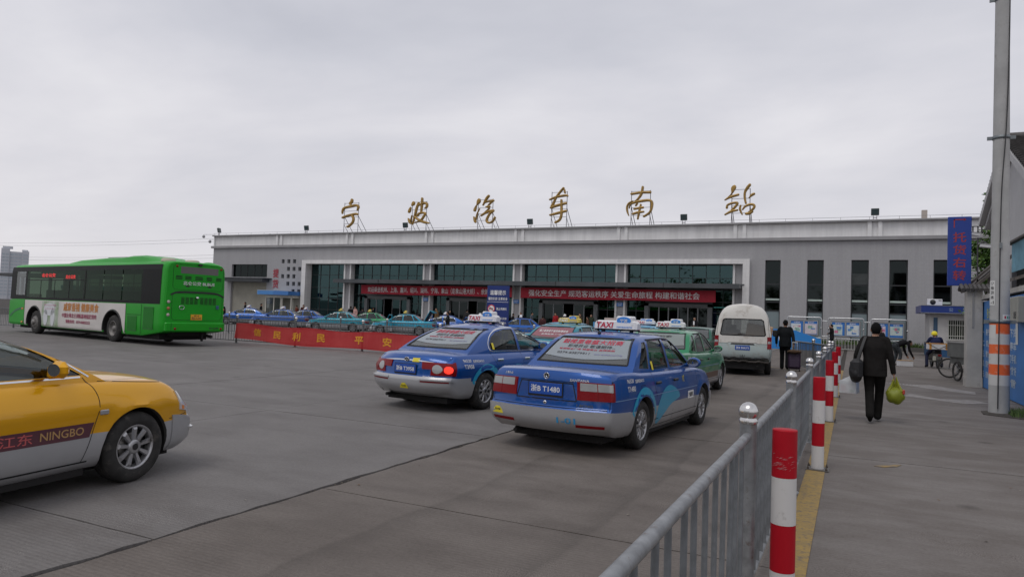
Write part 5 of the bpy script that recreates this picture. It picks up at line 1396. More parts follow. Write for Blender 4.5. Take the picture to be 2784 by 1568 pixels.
# bollards
M_bred2 = mat('bollard_red', (.40, .006, .016), .5, spec=.2, grime=((.22, .03, .035), 6, .60))
M_bwhite = mat('bollard_white', (.60, .59, .58), .5, grime=((.26, .235, .21), 9, .60))
def bollard(y, label, lean=(0, 0), bands=None):
    t = thing('bollard', label, 'bollard', (-.325, y, .006), group='red and white bollards along the yellow line')
    r, H = .066, 1.03; n = 4
    t.rotation_euler = (lean[0], lean[1], 0)
    for k in range(n):
        z0, z1 = .006 + (H - .006) * k / n, .006 + (H - .006) * (k + 1) / n
        m = MB(); m.lathe([(r, z0 + .0005), (r, z1 - .0005)], 28)
        if k == n - 1: m.lathe([(r, z1 - .0005), (r * .97, z1 + .004), (.001, z1 + .005)], 28)
        m.build('band', M_bred2 if (n - 1 - k) % 2 == 0 and k > 0 else M_bwhite, t)
    pm = MB().box(-.12, -.12, 0, .12, .12, .008).build('base_plate', mat('plate_steel', (.16, .15, .14), .6, .5), t)
    for sx in (-.095, .095):
        for sy in (-.095, .095): MB().lathe([(.013, .008), (.013, .026), (.006, .028), (.006, .045), (.001, .046)], 8, M=Matrix.Translation((sx, sy, 0))).build('anchor_bolt', mat('bolt_rust', (.07, .055, .045), .6, .6), pm)
for y, l, ln in ((4.22, 'nearest red and white bollard, cut off by the bottom edge, scraped near its top', (0, 0)), (8.77, 'second nearest red and white bollard on the yellow line', (0, .004)), (13.25, 'third nearest red and white bollard on the yellow line', (0, 0)), (17.9, 'fourth red and white bollard counted from the camera', (0, -.01)), (22.4, 'farthest red and white bollard, at the end of the railing', (0, -.008))):
    bollard(y, l, ln)
scr = MB()
for k in range(34):
    z = .90 - random.random() * .085; a0 = R(-165 + random.random() * 110); w = .1 + random.random() * .55
    scr.add([((.0668) * math.cos(a0 + w * j / 6), .0668 * math.sin(a0 + w * j / 6), z + dz * (1 - abs(j - 3) / 3.2) + j * .0015 + random.random() * .001) for j in range(7) for dz in (0, .0012 + random.random() * .0022)], [(2 * j, 2 * j + 2, 2 * j + 3, 2 * j + 1) for j in range(6)])
o = scr.build('paint_scrape', mat('scraped_paint', (.46, .20, .21), .7), [x for x in bpy.data.objects if x.name == 'bollard'][0])
tag(o, kind='stuff')
# red cloth hung along the railing
rb = thing('cloth_banner', 'long translucent red cloth banner with yellow characters tied to the railing', 'banner', (-23.65, 22.0, 0))
def cloth_mat():
    m = bpy.data.materials.new('thin_red_cloth'); m.use_nodes = True
    t = m.node_tree; t.nodes.clear(); K = t.links.new
    o = N(t, 'ShaderNodeOutputMaterial'); d = N(t, 'ShaderNodeBsdfDiffuse'); tl = N(t, 'ShaderNodeBsdfTranslucent'); tr = N(t, 'ShaderNodeBsdfTransparent')
    n = N(t, 'ShaderNodeTexNoise', i_Scale=1.5, i_Detail=5); r = ramp(t, [(.35, (.76, .065, .075)), (.7, (.85, .105, .11))]); tc = N(t, 'ShaderNodeTexCoord'); K(tc.outputs['Object'], n.inputs['Vector']); K(n.outputs['Fac'], r.inputs[0]); K(r.outputs[0], d.inputs[0]); K(r.outputs[0], tl.inputs[0])
    tr.inputs[0].default_value = (.9, .25, .22, 1)
    a = N(t, 'ShaderNodeMixShader'); a.inputs[0].default_value = .45; K(d.outputs[0], a.inputs[1]); K(tl.outputs[0], a.inputs[2])
    b = N(t, 'ShaderNodeMixShader'); b.inputs[0].default_value = .42; K(a.outputs[0], b.inputs[1]); K(tr.outputs[0], b.inputs[2]); K(b.outputs[0], o.inputs[0])
    MATS['thin_red_cloth'] = m
    return m
def cloth_pt(s, f):
    sag = .10 * math.sin(PI * min(1, s / 11.6)) ; top = .86 - .10 * min(1, s / 5) + .03 * math.sin(s * 1.9); bot = .20 - .12 * min(1, s / 4) + .03 * math.sin(s * 1.1 + 1)
    return Vector((s, -.02 - .035 * math.sin(s * 2.1 + f * 2) * f - .05 * f, top + (bot - top) * f))
m = MB(); n = 90
vs = [cloth_pt(11.9 * k / n, j / 5) for k in range(n + 1) for j in range(6)]
m.add(vs, [(6 * k + j, 6 * k + 6 + j, 6 * k + 7 + j, 6 * k + 1 + j) for k in range(n) for j in range(5)], 0, True)
m.build('cloth', cloth_mat(), rb, fix=False)
for ch, s in (('信', 1.25), ('民', 2.35), ('利', 3.4), ('民', 4.65), ('平', 6.55), ('安', 7.85), ('春', 9.15), ('运', 10.5)):
    me = fitw(text_mesh(ch, bold=.03, res=2).copy(), .42, .34)
    for v in me.vertices:
        q = cloth_pt(s + v.co.x, .5 - v.co.y / .72); v.co = (q.x, q.y - .012 - v.co.z, q.z)
    me.materials.append(mat('yellow_dye', (.66, .30, .02), .7)); link('banner_lettering', me, rb)
# notice boards
M_stain = mat('stainless', (.50, .51, .52), .3, .8)
M_bback = mat('board_grey', (.16, .165, .17), .5, .2)
def poster(m, parent, x0, x1, z0, z1, seed):
    rnd = random.Random(seed)
    W, H = x1 - x0, z1 - z0
    p = MB().box(x0, -.012, z0, x1, -.004, z1).build('poster', mat('poster_blue', (.03, .17, .52), .5), parent)
    ins = [(x0 + .02, x1 - (.02 if seed % 2 else .14), z0 + (.14 if seed > 4 else .03), z1 - .17)]
    a, b_, c, d = ins[0]
    MB().box(a, -.016, c, b_, -.0125, d).build('poster_sheet', mat('poster_pale%d' % (seed % 3), [(.60, .66, .68), (.62, .56, .60), (.52, .62, .60)][seed % 3], .5, var=.08, vscale=6), p)
    ftext('poster_title', ['公告栏', '宣传栏', '安全栏', '服务栏', '信息栏', '法规栏'][seed % 6], M_white, W * .5, .09, p, ((x0 + x1) / 2, -.0165, z1 - .085), bold=.02)
    for k in range(7):
        x = a + .05 + rnd.random() * (b_ - a - .35); z = c + .06 + rnd.random() * (d - c - .22); w = .12 + rnd.random() * .2; h = .05 + rnd.random() * .14
        MB().box(x, -.019 - k * .0006, z, min(x + w, b_ - .02), -.0165 - k * .0006, min(z + h, d - .02)).build('poster_picture', mat('pic%d' % rnd.randrange(4), [(.10, .25, .55), (.55, .18, .28), (.25, .42, .35), (.62, .62, .6)][rnd.randrange(4)], .6, var=.3, vscale=15), p)
def board(x0, x1, label, seed):
    t = thing('notice_board', label, 'notice board', (x0, 53.0, 0), group='notice boards before the strip windows')
    W = x1 - x0; r = .045; zt = 2.2; cr = .12
    P = [(r, 0, 0), (r, 0, zt - cr)] + [(r + cr - cr * math.cos(a), 0, zt - cr + cr * math.sin(a)) for a in (R(30), R(60), R(90))] + [(W - r - cr + cr * math.sin(a), 0, zt - cr + cr * math.cos(a)) for a in (0, R(30), R(60), R(90))] + [(W - r, 0, 0)]
    MB().tube(P, r, 10).build('pipe_frame', M_stain, t)
    MB().tube([(r, 0, .80), (W - r, 0, .80)], .035, 8).build('lower_pipe', M_stain, t)
    c = MB(); c.box(.20, -.06, .92, W - .20, .06, 2.02); c.build('case', M_bback, t)
    for i in range(2):
        a = .27 + i * (W - .54) / 2 + (.03 if i else 0); b_ = a + (W - .54) / 2 - .06
        f = MB(); f.box(a - .05, -.10, .97, b_ + .05, -.062, 1.02); f.box(a - .05, -.10, 1.93, b_ + .05, -.062, 1.98); f.box(a - .05, -.10, 1.021, a, -.062, 1.929); f.box(b_, -.10, 1.021, b_ + .05, -.062, 1.929)
        f = f.build('display_window', M_stain, t)
        poster_at(t, a + .01, b_ - .01, 1.03, 1.92, seed + i)
    for x in (.06, W - .06): MB().ell((x, -.05, 1.48), (.055, .055, .055), 10, 7).build('lock_knob', M_ball, t)
def poster_at(t, x0, x1, z0, z1, seed):
    before = set(t.children)
    poster(None, t, x0, x1, z0, z1, seed)
    for c in t.children:
        if c not in before: c.location.y = -.062
for i, (a, b_, l) in enumerate(((-4.12, -1.84, 'left notice board in a steel pipe frame, behind the suitcase traveller'), (-1.49, .77, 'middle of the three notice boards in steel pipe frames'), (1.12, 3.35, 'right notice board in a steel pipe frame, nearest the guard booth'))):
    board(a, b_, l, i * 2)
lk = thing('board_links', 'short steel pipes joining the three notice boards', 'pipe', (0, 53, 0))
for x0, x1 in ((-1.84, -1.49), (.77, 1.12)):
    for z in (.93, 1.98): MB().tube([(x0, 0, z), (x1, 0, z)], .03, 8).build('pipe', M_stain, lk)
# blue notice between the railings
sg = thing('warning_sign', 'tall dark blue notice board with no-horn symbol and white characters', 'sign', (-15.75, 31.0, 0), R(4))
M_navy = mat('sign_navy', (.008, .028, .17), .5)
MB().cbox((0, 0, 1.72), (1.16, .10, 2.64), bev=.01).build('panel', M_navy, sg)
for x in (-.5, .5): MB().tube([(x, .06, 0), (x, .06, 3.0)], .04, 8).build('leg', M_stain, sg)
ftext('sign_lettering', '温馨提示', M_white, .86, .24, sg, (0, -.056, 2.70), bold=.018)
ftext('sign_lettering', '谨防扒窃 注意安全', M_white, 1.04, .15, sg, (0, -.056, 2.40), bold=.014)
for z in (2.24, .98): MB().box(-.56, -.056, z - .008, .56, -.051, z + .008).build('sign_rule', M_white, sg)
for z, bus_ in ((1.90, False), (1.33, True)):
    c = MB(); c.lathe([(.20, -.052), (.20, -.058), (.155, -.058)], 28, axis='Y', M=Matrix.Translation((-.33, 0, z))); c = c.build('prohibition_ring', mat('ring_red', (.5, .02, .03), .5), sg)
    MB().lathe([(.157, -.0565), (.001, -.0565)], 28, axis='Y', M=Matrix.Translation((-.33, 0, z))).build('ring_field', M_white, c)
    k = MB()
    if bus_: k.box(-.43, -.061, z - .07, -.23, -.059, z + .07); k.box(-.41, -.061, z - .10, -.38, -.059, z - .072); k.box(-.28, -.061, z - .10, -.25, -.059, z - .072)
    else: k.prism([(-.44, z - .05), (-.38, z - .02), (-.27, z - .03), (-.22, z), (-.27, z + .03), (-.38, z + .02), (-.44, z + .05)], -.061, -.059)
    k.build('pictogram', M_blacktxt, c)
    Mx = Matrix.Translation((-.33, 0, z)) @ Matrix.Rotation(R(45), 4, 'Y'); MB().box(-.18, -.064, -.014, .18, -.062, .014, M=Mx).build('slash', mat('ring_red', (.5, .02, .03)), c)
ftext('sign_lettering', '禁止鸣喇叭', M_white, .56, .14, sg, (.22, -.056, 1.90), bold=.014)
ftext('sign_lettering', '禁止除公交车', M_white, .58, .12, sg, (.22, -.056, 1.43), bold=.014)
ftext('sign_lettering', '外的车辆驶入', M_white, .56, .12, sg, (.22, -.056, 1.22), bold=.014)
ftext('sign_lettering', '宁波南站 中心站', M_white, .86, .10, sg, (0, -.056, .85), bold=.014)

# ------------------------------------------------------------------ right-hand side: pole, gate, booth, house
M_pole = mat('spun_concrete', (.40, .40, .395), .8, var=.10, vscale=2.5, bump=.25, bscale=40, grime=((.28, .27, .26), 5, .6))
po = thing('utility_pole', 'tall concrete utility pole with orange and white bands near its foot', 'pole', (2.69, 17.1, 0))
def pr_(z): return .182 - .0068 * z
ZS = [0, .56, .77, .98, 1.19, 1.38, 1.59, 1.82, 10.8]
M_or = mat('orange_reflective', (.75, .13, .03), .5, grime=((.62, .42, .34), 8, .56))
M_pw = mat('pole_white', (.55, .55, .54), .6, grime=((.36, .35, .34), 7, .60))
for i, (a, b_) in enumerate(zip(ZS, ZS[1:])):
    mm = M_pole if i in (0, 7) else (M_or if i in (2, 4, 6) else M_pw)
    nz = 1 if i != 7 else 12
    MB().lathe([(pr_(a + (b_ - a) * k / nz) + (.002 if 0 < i < 7 else 0), a + (b_ - a) * k / nz) for k in range(nz + 1)], 32).build('shaft' if i in (0, 7) else 'band', mm, po)
M_clamp = mat('clamp_steel', (.20, .22, .23), .5, .6)
for z in (1.835, 5.58, 8.46):
    c = MB(); c.lathe([(pr_(z) + .002, z - .035), (pr_(z) + .010, z - .035), (pr_(z) + .010, z + .035), (pr_(z) + .002, z + .035)], 28)
    for s in (-1, 1): c.cbox((s * (pr_(z) + .05), 0, z), (.10, .035, .07))
    c.build('clamp', M_clamp, po)
P = catmull([(-.05, -.20, .1), (-.04, -.205, 1.9), (-.03, -.185, 3.6), (-.01, -.185, 4.6), (.05, -.16, 5.6), (.09, -.12, 6.6), (.11, -.09, 7.6), (.125, -.03, 9)], 6)
MB().tube(P, .011, 6).build('cable', mat('cable_black', (.03, .03, .032), .6), po)
MB().cbox((-.02, -.188, 3.36), (.05, .04, .12), bev=.008).build('cable_clip', M_clamp, po)
def on_pole(name, z0, z1, a0, a1, m, off=.004):
    b = MB(); n = 6
    vs = [((pr_(z) + off) * math.sin(a0 + (a1 - a0) * k / n), -(pr_(z) + off) * math.cos(a0 + (a1 - a0) * k / n), z) for k in range(n + 1) for z in (z0, z1)]
    b.add(vs, [(2 * k, 2 * k + 2, 2 * k + 3, 2 * k + 1) for k in range(n)], 0, True); return b.build(name, m, po, fix=False)
on_pole('number_label', 2.16, 2.66, R(-95), R(-38), mat('label_white', (.68, .68, .66), .6))
for s_, z in (('宁', 2.60), ('南', 2.51), ('20', 2.42), ('线', 2.32), ('-1', 2.22)):
    me = fitw(text_mesh(s_, bold=.02).copy(), .075, .065)
    for v in me.vertices:
        a = R(-58) + v.co.x / .17; rr = pr_(z) + .0055; v.co = (rr * math.sin(a), -rr * math.cos(a), z + v.co.y)
    me.materials.append(M_blacktxt); link('label_lettering', me, po)
on_pole('paper_notice', 1.50, 1.77, R(-85), R(-30), mat('paper_white', (.6, .6, .58), .7))
on_pole('marker_strip', 1.87, 1.98, R(8), R(72), mat('label_white', (.7, .7, .7)))
for k, cc in enumerate(((.45, .02, .05), (.02, .35, .22), (.35, .35, .32))):
    on_pole('marker_dot', 1.90, 1.95, R(18 + 17 * k), R(28 + 17 * k), mat('dot%d' % k, cc, .5), .0065)
# gate post, wall and hoarding
M_plaster = mat('dirty_plaster', (.40, .385, .36), .85, var=.12, vscale=1.6, bump=.15, bscale=25, grime=((.20, .185, .17), 2.2, .60))
M_tile = mat('old_roof_tile', (.085, .08, .078), .8, var=.25, vscale=4)
gp = thing('gate_post', 'dirty white plastered gate post with a small tiled cap', 'gate post', (3.27, 24.72, 0))
MB().box(-.22, -.30, 0, .16, .30, 2.80).build('shaft', M_plaster, gp)
MB().box(-.235, -.315, 0, .172, .315, .28).build('plinth', M_plaster, gp)
MB().box(-.10, -.325, 1.75, -.055, -.302, 2.74).build('pipe', mat('drain_grey', (.25, .25, .25), .6), gp)
for k in range(7): MB().tube([(-.34 + .11 * k, -.42, 2.83), (-.34 + .11 * k, .05, 2.99), (-.34 + .11 * k, .40, 2.86)], .055, 8).build('cap_tile', M_tile, gp)
wl = thing('yard_wall', 'grimy plastered wall with flat coping behind the blue hoarding', 'wall', (3.62, 18, 0))
MB().box(0, -6, 0, .22, 6.4, 2.52).build('masonry', M_plaster, wl); MB().box(-.22, -6, 2.56, .34, 7.2, 2.68).build('coping', M_plaster, wl)
hd = thing('hoarding', 'blue sheet hoarding with rows of white writing behind the utility pole', 'hoarding', (3.48, 24.9, 0), R(-90))
M_hb = mat('hoarding_blue', (.035, .17, .46), .5, var=.14, vscale=1.2, grime=((.12, .17, .24), 3, .62))
for k in range(5): MB().box(k * 2.2 + .004, -.02, .02, k * 2.2 + 2.196, .02, 2.5).build('panel', M_hb, hd)
MB().tube([(0, -.035, 1.87), (11, -.035, 1.87)], .012, 6).build('seam_rail', mat('rail_grey', (.30, .32, .34), .5, .4), hd)
M_faded = mat('faded_white', (.50, .58, .66), .6)
for i, (s_, z) in enumerate((('一、遵守安全规定', 1.62), ('二、禁止乱停车', 1.30), ('三、请勿占道经营', 1.0), ('四、爱护公共设施', .72), ('五、违者后果自负', .42))):
    ftext('hoarding_lettering', s_, M_faded, 1.9, .19, hd, (1.35, -.024, z), bold=.02)
    ftext('hoarding_lettering', ['上下货', '止停车', '请打手机', '维护“货”好', '工作“顺畅”'][i], M_faded, 1.15, .21, hd, (4.45, -.024, z), bold=.02)
ftext('hoarding_lettering', '告示', mat('faded_yellow', (.45, .46, .12), .6), .6, .3, hd, (1.3, -.024, 2.15), bold=.02)
MB().box(4.95, -.03, 1.35, 5.2, -.026, 1.85).build('paper_notice', mat('paper_white', (.6, .6, .58)), hd)
cb = thing('meter_cabinet', 'pale grey steel meter cabinet fixed above the hoarding', 'cabinet', (3.30, 18.9, 1.84), R(-90))
MB().cbox((0, 0, .29), (1.3, .22, .56), bev=.012).build('body', mat('cabinet_paint', (.33, .33, .29), .5, var=.08), cb)
for k in range(5): MB().box(.25, -.122, .10 + k * .03, .5, -.112, .112 + k * .03).build('vent_slot', M_dark, cb)
MB().box(-.42, -.122, .03, -.414, -.112, .55).build('door_gap', M_dark, cb)
# vertical blue sign above the gate post
vs_ = thing('hanging_sign', 'tall narrow blue sign with red characters above the gate post', 'sign', (2.9, 25.0, 2.98))
MB().cbox((0, 0, 1.05), (.61, .12, 2.09), bev=.01).build('panel', mat('sign_deep_blue', (.012, .045, .28), .5), vs_)
M_dred = mat('dull_red', (.34, .035, .045), .6)
for k, ch in enumerate('托货右转'): ftext('sign_lettering', ch, M_dred, .34, .30, vs_, (0, -.064, 1.47 - k * .385), bold=.016)
a = MB(); a.box(-.16, -.066, 1.76, -.13, -.062, 2.02); a.box(-.16, -.066, 1.99, .12, -.062, 2.02); a.prism([(.10, 1.96), (.17, 2.005), (.10, 2.05)], -.066, -.062); a.build('arrow', M_dred, vs_)
MB().tube([(.2, .10, -.2), (.2, .10, 2.0)], .03, 8).build('mounting_pipe', M_steel, vs_)
# cameras on a thin mast
cm = thing('camera_mast', 'two white security cameras on a thin mast above the gate', 'camera', (3.45, 25.6, 2.6))
MB().tube([(0, 0, 0), (0, 0, 1.9)], .022, 6).build('mast', M_steel, cm)
MB().tube([(0, 0, 1.75), (.2, -.1, 1.75)], .018, 6).build('arm', M_steel, cm)
for (x, y, z, rz) in ((-.12, -.1, 2.0, .2), (.20, -.15, 1.62, -.1)):
    Mx = Matrix.Translation((x, y, z)) @ Matrix.Rotation(rz, 4, 'Z') @ Matrix.Rotation(R(8), 4, 'Y')
    m = MB(); m.cbox((0, 0, 0), (.34, .11, .10), 0, Mx, bev=.02); m.cbox((-.02, 0, .06), (.40, .13, .012), 0, Mx); m.build('camera_body', M_whiteplastic, cm)
m = MB()
for x in (-.13, .0, .1): m.tube([(x, 0, 2.05), (x, 0, 2.25)], .02, 6); m.ell((x, 0, 2.06), (.04, .04, .05), 8, 6)
m.tube([(-.18, 0, 2.25), (.14, 0, 2.25)], .015, 6); m.build('lamp_bar', M_dark, cm)
# house with gable beyond the wall
hs = thing('gabled_house', 'white gabled house with dark tiled roof behind the utility pole', 'house', (4.3, 27.4, 0))
M_hw = mat('house_render', (.46, .455, .46), .85, var=.06, vscale=.8, bump=.1, bscale=30)
m = MB(); m.prism([(-4.4, 0), (4.1, 0), (4.1, 5.75), (-.0, 7.62), (-4.4, 5.5)], .35, 8, 'YZ'); m.build('wall', M_hw, hs)
for (y0, z0, y1, z1) in ((-4.75, 5.62, 0, 7.92), (4.4, 5.86, 0, 7.92)):
    d = Vector((y1 - y0, z1 - z0)).normalized(); n = Vector((-d.y, d.x)); n = n if n.y > 0 else -n
    for k, (o0, o1, dx) in enumerate(((-.26, -.02, 0), (-.44, -.27, .18))):
        P = [(y0 + n.x * o0, z0 + n.y * o0), (y1 + n.x * o0, z1 + n.y * o0), (y1 + n.x * o1, z1 + n.y * o1), (y0 + n.x * o1, z0 + n.y * o1)]
        MB().prism(P, dx, .349, 'YZ').build('rake_board', M_hw if y0 > 0 else M_hw, hs)
    m = MB()
    for i in range(22):
        for j in range(30):
            f0, f1 = i / 22, (i + 1) / 22
            a = Vector((y0, z0)).lerp(Vector((y1, z1)), f0); b = Vector((y0, z0)).lerp(Vector((y1, z1)), f1)
            x = .02 + j * .26
            m.add([(x, a.x + n.x * .10, a.y + n.y * .10), (x + .13, a.x + n.x * .15, a.y + n.y * .15), (x + .26, a.x + n.x * .10, a.y + n.y * .10), (x, b.x + n.x * .03, b.y + n.y * .03), (x + .13, b.x + n.x * .08, b.y + n.y * .08), (x + .26, b.x + n.x * .03, b.y + n.y * .03), (x, a.x + n.x * .0, a.y + n.y * .0), (x + .26, a.x, a.y)], [(0, 1, 4, 3), (1, 2, 5, 4), (6, 7, 2, 1, 0)])
    tag(m.build('roof_tiles', M_tile, hs, fix=False), kind='stuff')
MB().tube([(0, 0, 7.99), (8, 0, 7.99)], .13, 8).build('ridge', M_tile, hs)
m = MB(); m.prism([(-4.75, 5.6), (0, 7.88), (4.4, 5.84), (4.4, 5.80), (0, 7.80), (-4.75, 5.52)], .06, 8, 'YZ'); m.build('roof_deck', M_tile, hs)
# lean-to roofs along the wall
lt = thing('lean_to', 'patched lean-to of dark sheets behind the gate post', 'lean-to', (3.7, 25.6, 0))
M_rs = mat('rusty_sheet', (.10, .088, .08), .8, var=.35, vscale=3)
MB().prism([(-.45, 2.95), (.55, 3.95), (.6, 3.90), (-.40, 2.88)], -.6, 2.2, 'XZ').build('sheet', M_rs, lt); MB().prism([(-.55, 3.02), (.5, 4.08), (.54, 4.05), (-.5, 2.98)], -.2, .35, 'XZ').build('top_sheet', M_rs, lt)
MB().box(.3, -.5, -.02, .5, 2.0, 3.6).build('wall', M_plaster, lt)
bs = thing('blue_shed', 'light blue corrugated sheet screen above the hoarding', 'shed', (3.9, 22.2, 3.2))
m = MB()
for k in range(14):
    y = -1.2 + k * .14; m.add([(0, y, .05), (-.04, y + .035, .05), (-.04, y + .07, .05), (0, y + .105, .05), (0, y + .14, .05), (0, y, .8), (-.04, y + .035, .8), (-.04, y + .07, .8), (0, y + .105, .8), (0, y + .14, .8)], [(0, 1, 6, 5), (1, 2, 7, 6), (2, 3, 8, 7), (3, 4, 9, 8)])
m.build('corrugated_sheet', mat('pale_blue_sheet', (.16, .33, .42), .55, var=.2, vscale=2, grime=((.3, .26, .1), 2.5, .62)), bs, fix=False)
MB().box(-.12, -1.3, .82, .5, 1.1, .87).build('top_sheet', M_rs, bs)
MB().box(.05, .55, -.6, .5, 1.2, .8).build('dark_opening', M_dark, bs)
MB().prism([(-.35, -.22), (.3, .02), (.3, -.06), (-.35, -.30)], -1.6, .6, 'XZ').build('awning', M_rs, bs)
MB().box(.1, -1.6, -3.2, .3, 1.2, -.3).build('brace_wall', M_plaster, bs)
MB().box(-.15, -1.2, -.62, .1, .2, -.45).build('pipe_rack', M_galv, bs)
# guard booth
bo = thing('guard_booth', 'small white guard booth with dark blue fascia and barred window', 'booth', (4.3, 50, 0))
M_bw = mat('booth_white', (.48, .47, .46), .7, var=.08)
MB().box(0, 0, .84, 5, 3, 2.66).build('upper_wall', M_bw, bo)
MB().box(-.03, -.03, -.02, 5.03, 3, .80).build('blue_base', mat('booth_blue', (.015, .07, .17), .5, var=.1), bo)
MB().box(-.05, -.05, .80, 5.05, 3, .84).build('sill_band', M_mull, bo)
MB().box(-.5, -.55, 2.66, 5.4, 3.4, 3.11).build('fascia', mat('fascia_blue', (.010, .035, .20), .45), bo)
for z in (2.655, 3.112): MB().box(-.52, -.57, z - .015, 5.42, -.552, z + .02).build('fascia_trim', M_stain, bo)
MB().box(-.52, -.551, 2.66, -.502, 3.4, 3.11).build('fascia_side', mat('fascia_side_blue', (.10, .11, .25), .4), bo)
for k, ch in enumerate('公安'): ftext('fascia_lettering', ch, mat('fascia_white', (.25, .33, .5), .5), .22, .22, bo, (1.05 + k * .72, -.556, 2.88), bold=.02)
w = MB(); w.box(.86, -.03, 1.03, 2.5, -.002, 2.32); w = w.build('window_frame', M_bw, bo)
MB().box(.98, -.036, 1.12, 2.45, -.031, 2.24).build('window_glass', mat('booth_glass', (.025, .03, .02), .2), w)
for k in range(14): MB().tube([(.98 + k * .115, -.09, 1.05), (.98 + k * .115, -.09, 2.3)], .012, 5).build('window_bar', M_wbar, w)
for z in (1.05, 1.3, 1.95, 2.3): MB().tube([(.88, -.09, z), (2.5, -.09, z)], .014, 5).build('window_rail', M_wbar, w)
MB().box(.2, -.02, .9, .42, -.002, 2.4).build('side_light', mat('blue_glass', (.06, .11, .18), .2), bo)
ac = thing('air_conditioner', 'white air conditioner outdoor unit on the guard booth roof', 'air conditioner', (4.55, 50.1, 3.125))
MB().cbox((0, 0, .20), (.80, .32, .38), bev=.015).build('casing', M_whiteplastic, ac)
MB().lathe([(.155, -.166), (.155, -.172), (.001, -.172)], 24, axis='Y', M=Matrix.Translation((-.10, 0, .20))).build('fan_grille', M_dark, ac)
MB().box(.20, -.168, .28, .36, -.163, .34).build('louvre', M_bback, ac)
for x in (-.3, .3): MB().box(x - .03, -.15, -.008, x + .03, .15, .01).build('foot', M_dark, ac)
pb = thing('planter_bed', 'low planted bed with weeds along the foot of the station wall', 'planter', (-2, 58.6, 0))
MB().box(-5, -.6, -.02, 8.5, 1.38, .30).build('kerb', mat('bed_stone', (.10, .095, .09), .9), pb)
def weeds(name, parent, n, x0, x1, y0, y1, z, hmax, m, seed=1, w=.02):
    rnd = random.Random(seed); b = MB()
    for k in range(n):
        x, y = rnd.uniform(x0, x1), rnd.uniform(y0, y1); h = hmax * rnd.uniform(.35, 1); a = rnd.uniform(0, 6.28); l = rnd.uniform(.1, .6) * h
        dx, dy = math.cos(a), math.sin(a)
        b.add([(x - dy * w, y + dx * w, z), (x + dy * w, y - dx * w, z), (x + dx * l * .4 + dy * w * .8, y + dy * l * .4 - dx * w * .8, z + h * .6), (x + dx * l, y + dy * l, z + h)], [(0, 1, 2), (0, 2, 3)])
    o = b.build(name, m, parent, fix=False)
    return tag(o, kind='stuff')
M_leaf = mat('weed_green', (.045, .095, .02), .7, col2=(.09, .14, .03), vscale=3)
weeds('weeds', pb, 1600, -4.9, 8.4, -.5, .6, .3, .42, M_leaf, 3, .03)
dirt = MB(); dirt.prism([(2.35, 16.55), (2.9, 16.2), (3.45, 15.9), (3.46, 18.6), (2.9, 17.7), (2.4, 17.2)], .001, .012, 'XY')
tag(dirt.build('soil_patch', mat('soil', (.05, .042, .034), .95, var=.4, vscale=12, bump=.4, bscale=30)), kind='structure')
gt = weeds('grass_tuft', None, 420, 2.8, 3.4, 16.3, 17.6, .0, .14, M_leaf, 5, .008); tag(gt, 'thin grass growing at the foot of the utility pole', 'grass', kind='stuff')

# ------------------------------------------------------------------ trees
def tree(name, label, loc, h, cr, seed, n=2600, dark=1., group=None, cz=.62, leaf=.16):
    rnd = random.Random(seed)
    t = thing(name, label, 'tree', loc, 0, group)
    m = MB(); m.tube([(0, 0, -.05), (.05, 0, h * .25), (0, .06, h * .5), (.03, 0, h * .8)], [.16, .13, .10, .03], 8)
    tips = []
    for k in range(9):
        a = rnd.uniform(0, 6.28); z = h * rnd.uniform(.3, .65); e = Vector((math.cos(a) * cr * .7, math.sin(a) * cr * .7, h * rnd.uniform(.6, .95)))
        m.tube([(0, 0, z), (e.x * .5, e.y * .5, (z + e.z) / 2 + .1), tuple(e)], [.07, .05, .015], 6); tips.append(e)
    m.build('trunk', mat('bark', (.06, .05, .04), .9), t)
    cl = [Vector((rnd.gauss(0, .42) * cr, rnd.gauss(0, .42) * cr, h * cz + rnd.gauss(0, .19) * h)) for _ in range(34)] + tips
    b = MB()
    for k in range(n):
        c = rnd.choice(cl); s = leaf * rnd.uniform(.6, 1.3)
        p = c + Vector((rnd.gauss(0, .19), rnd.gauss(0, .19), rnd.gauss(0, .15))) * cr
        u = Vector((rnd.gauss(0, 1), rnd.gauss(0, 1), rnd.gauss(0, .5))).normalized(); v = u.cross(Vector((rnd.gauss(0, 1), rnd.gauss(0, 1), 1))).normalized()
        b.add([p - u * s, p + v * s * .45, p + u * s, p - v * s * .45], [(0, 1, 2, 3)], rnd.randrange(2))
    b.build('crown', [mat('leaf_a', (.045, .11, .018), .6), mat('leaf_b', (.10, .18, .03), .6)], t, fix=False)
    return t
tree('broadleaf_tree', 'leafy green tree between the blue sign and the gabled house', (5.55, 37.5, 0), 5.9, .95, 11, 6500, cz=.79, leaf=.09)
# trees across the road behind the camera: they show only as reflections in the hall glass
for i, x in enumerate((-52, -43, -33, -24, -14, -5, 6)):
    tree('roadside_tree', 'broad street tree across the road, mirrored in the station glass', (x + (i % 3), -34 - (i % 2) * 5, 0), 8.6 + (i % 3), 4.2, 40 + i, 1500, group='street trees mirrored in the station glass', cz=.6, leaf=.42)
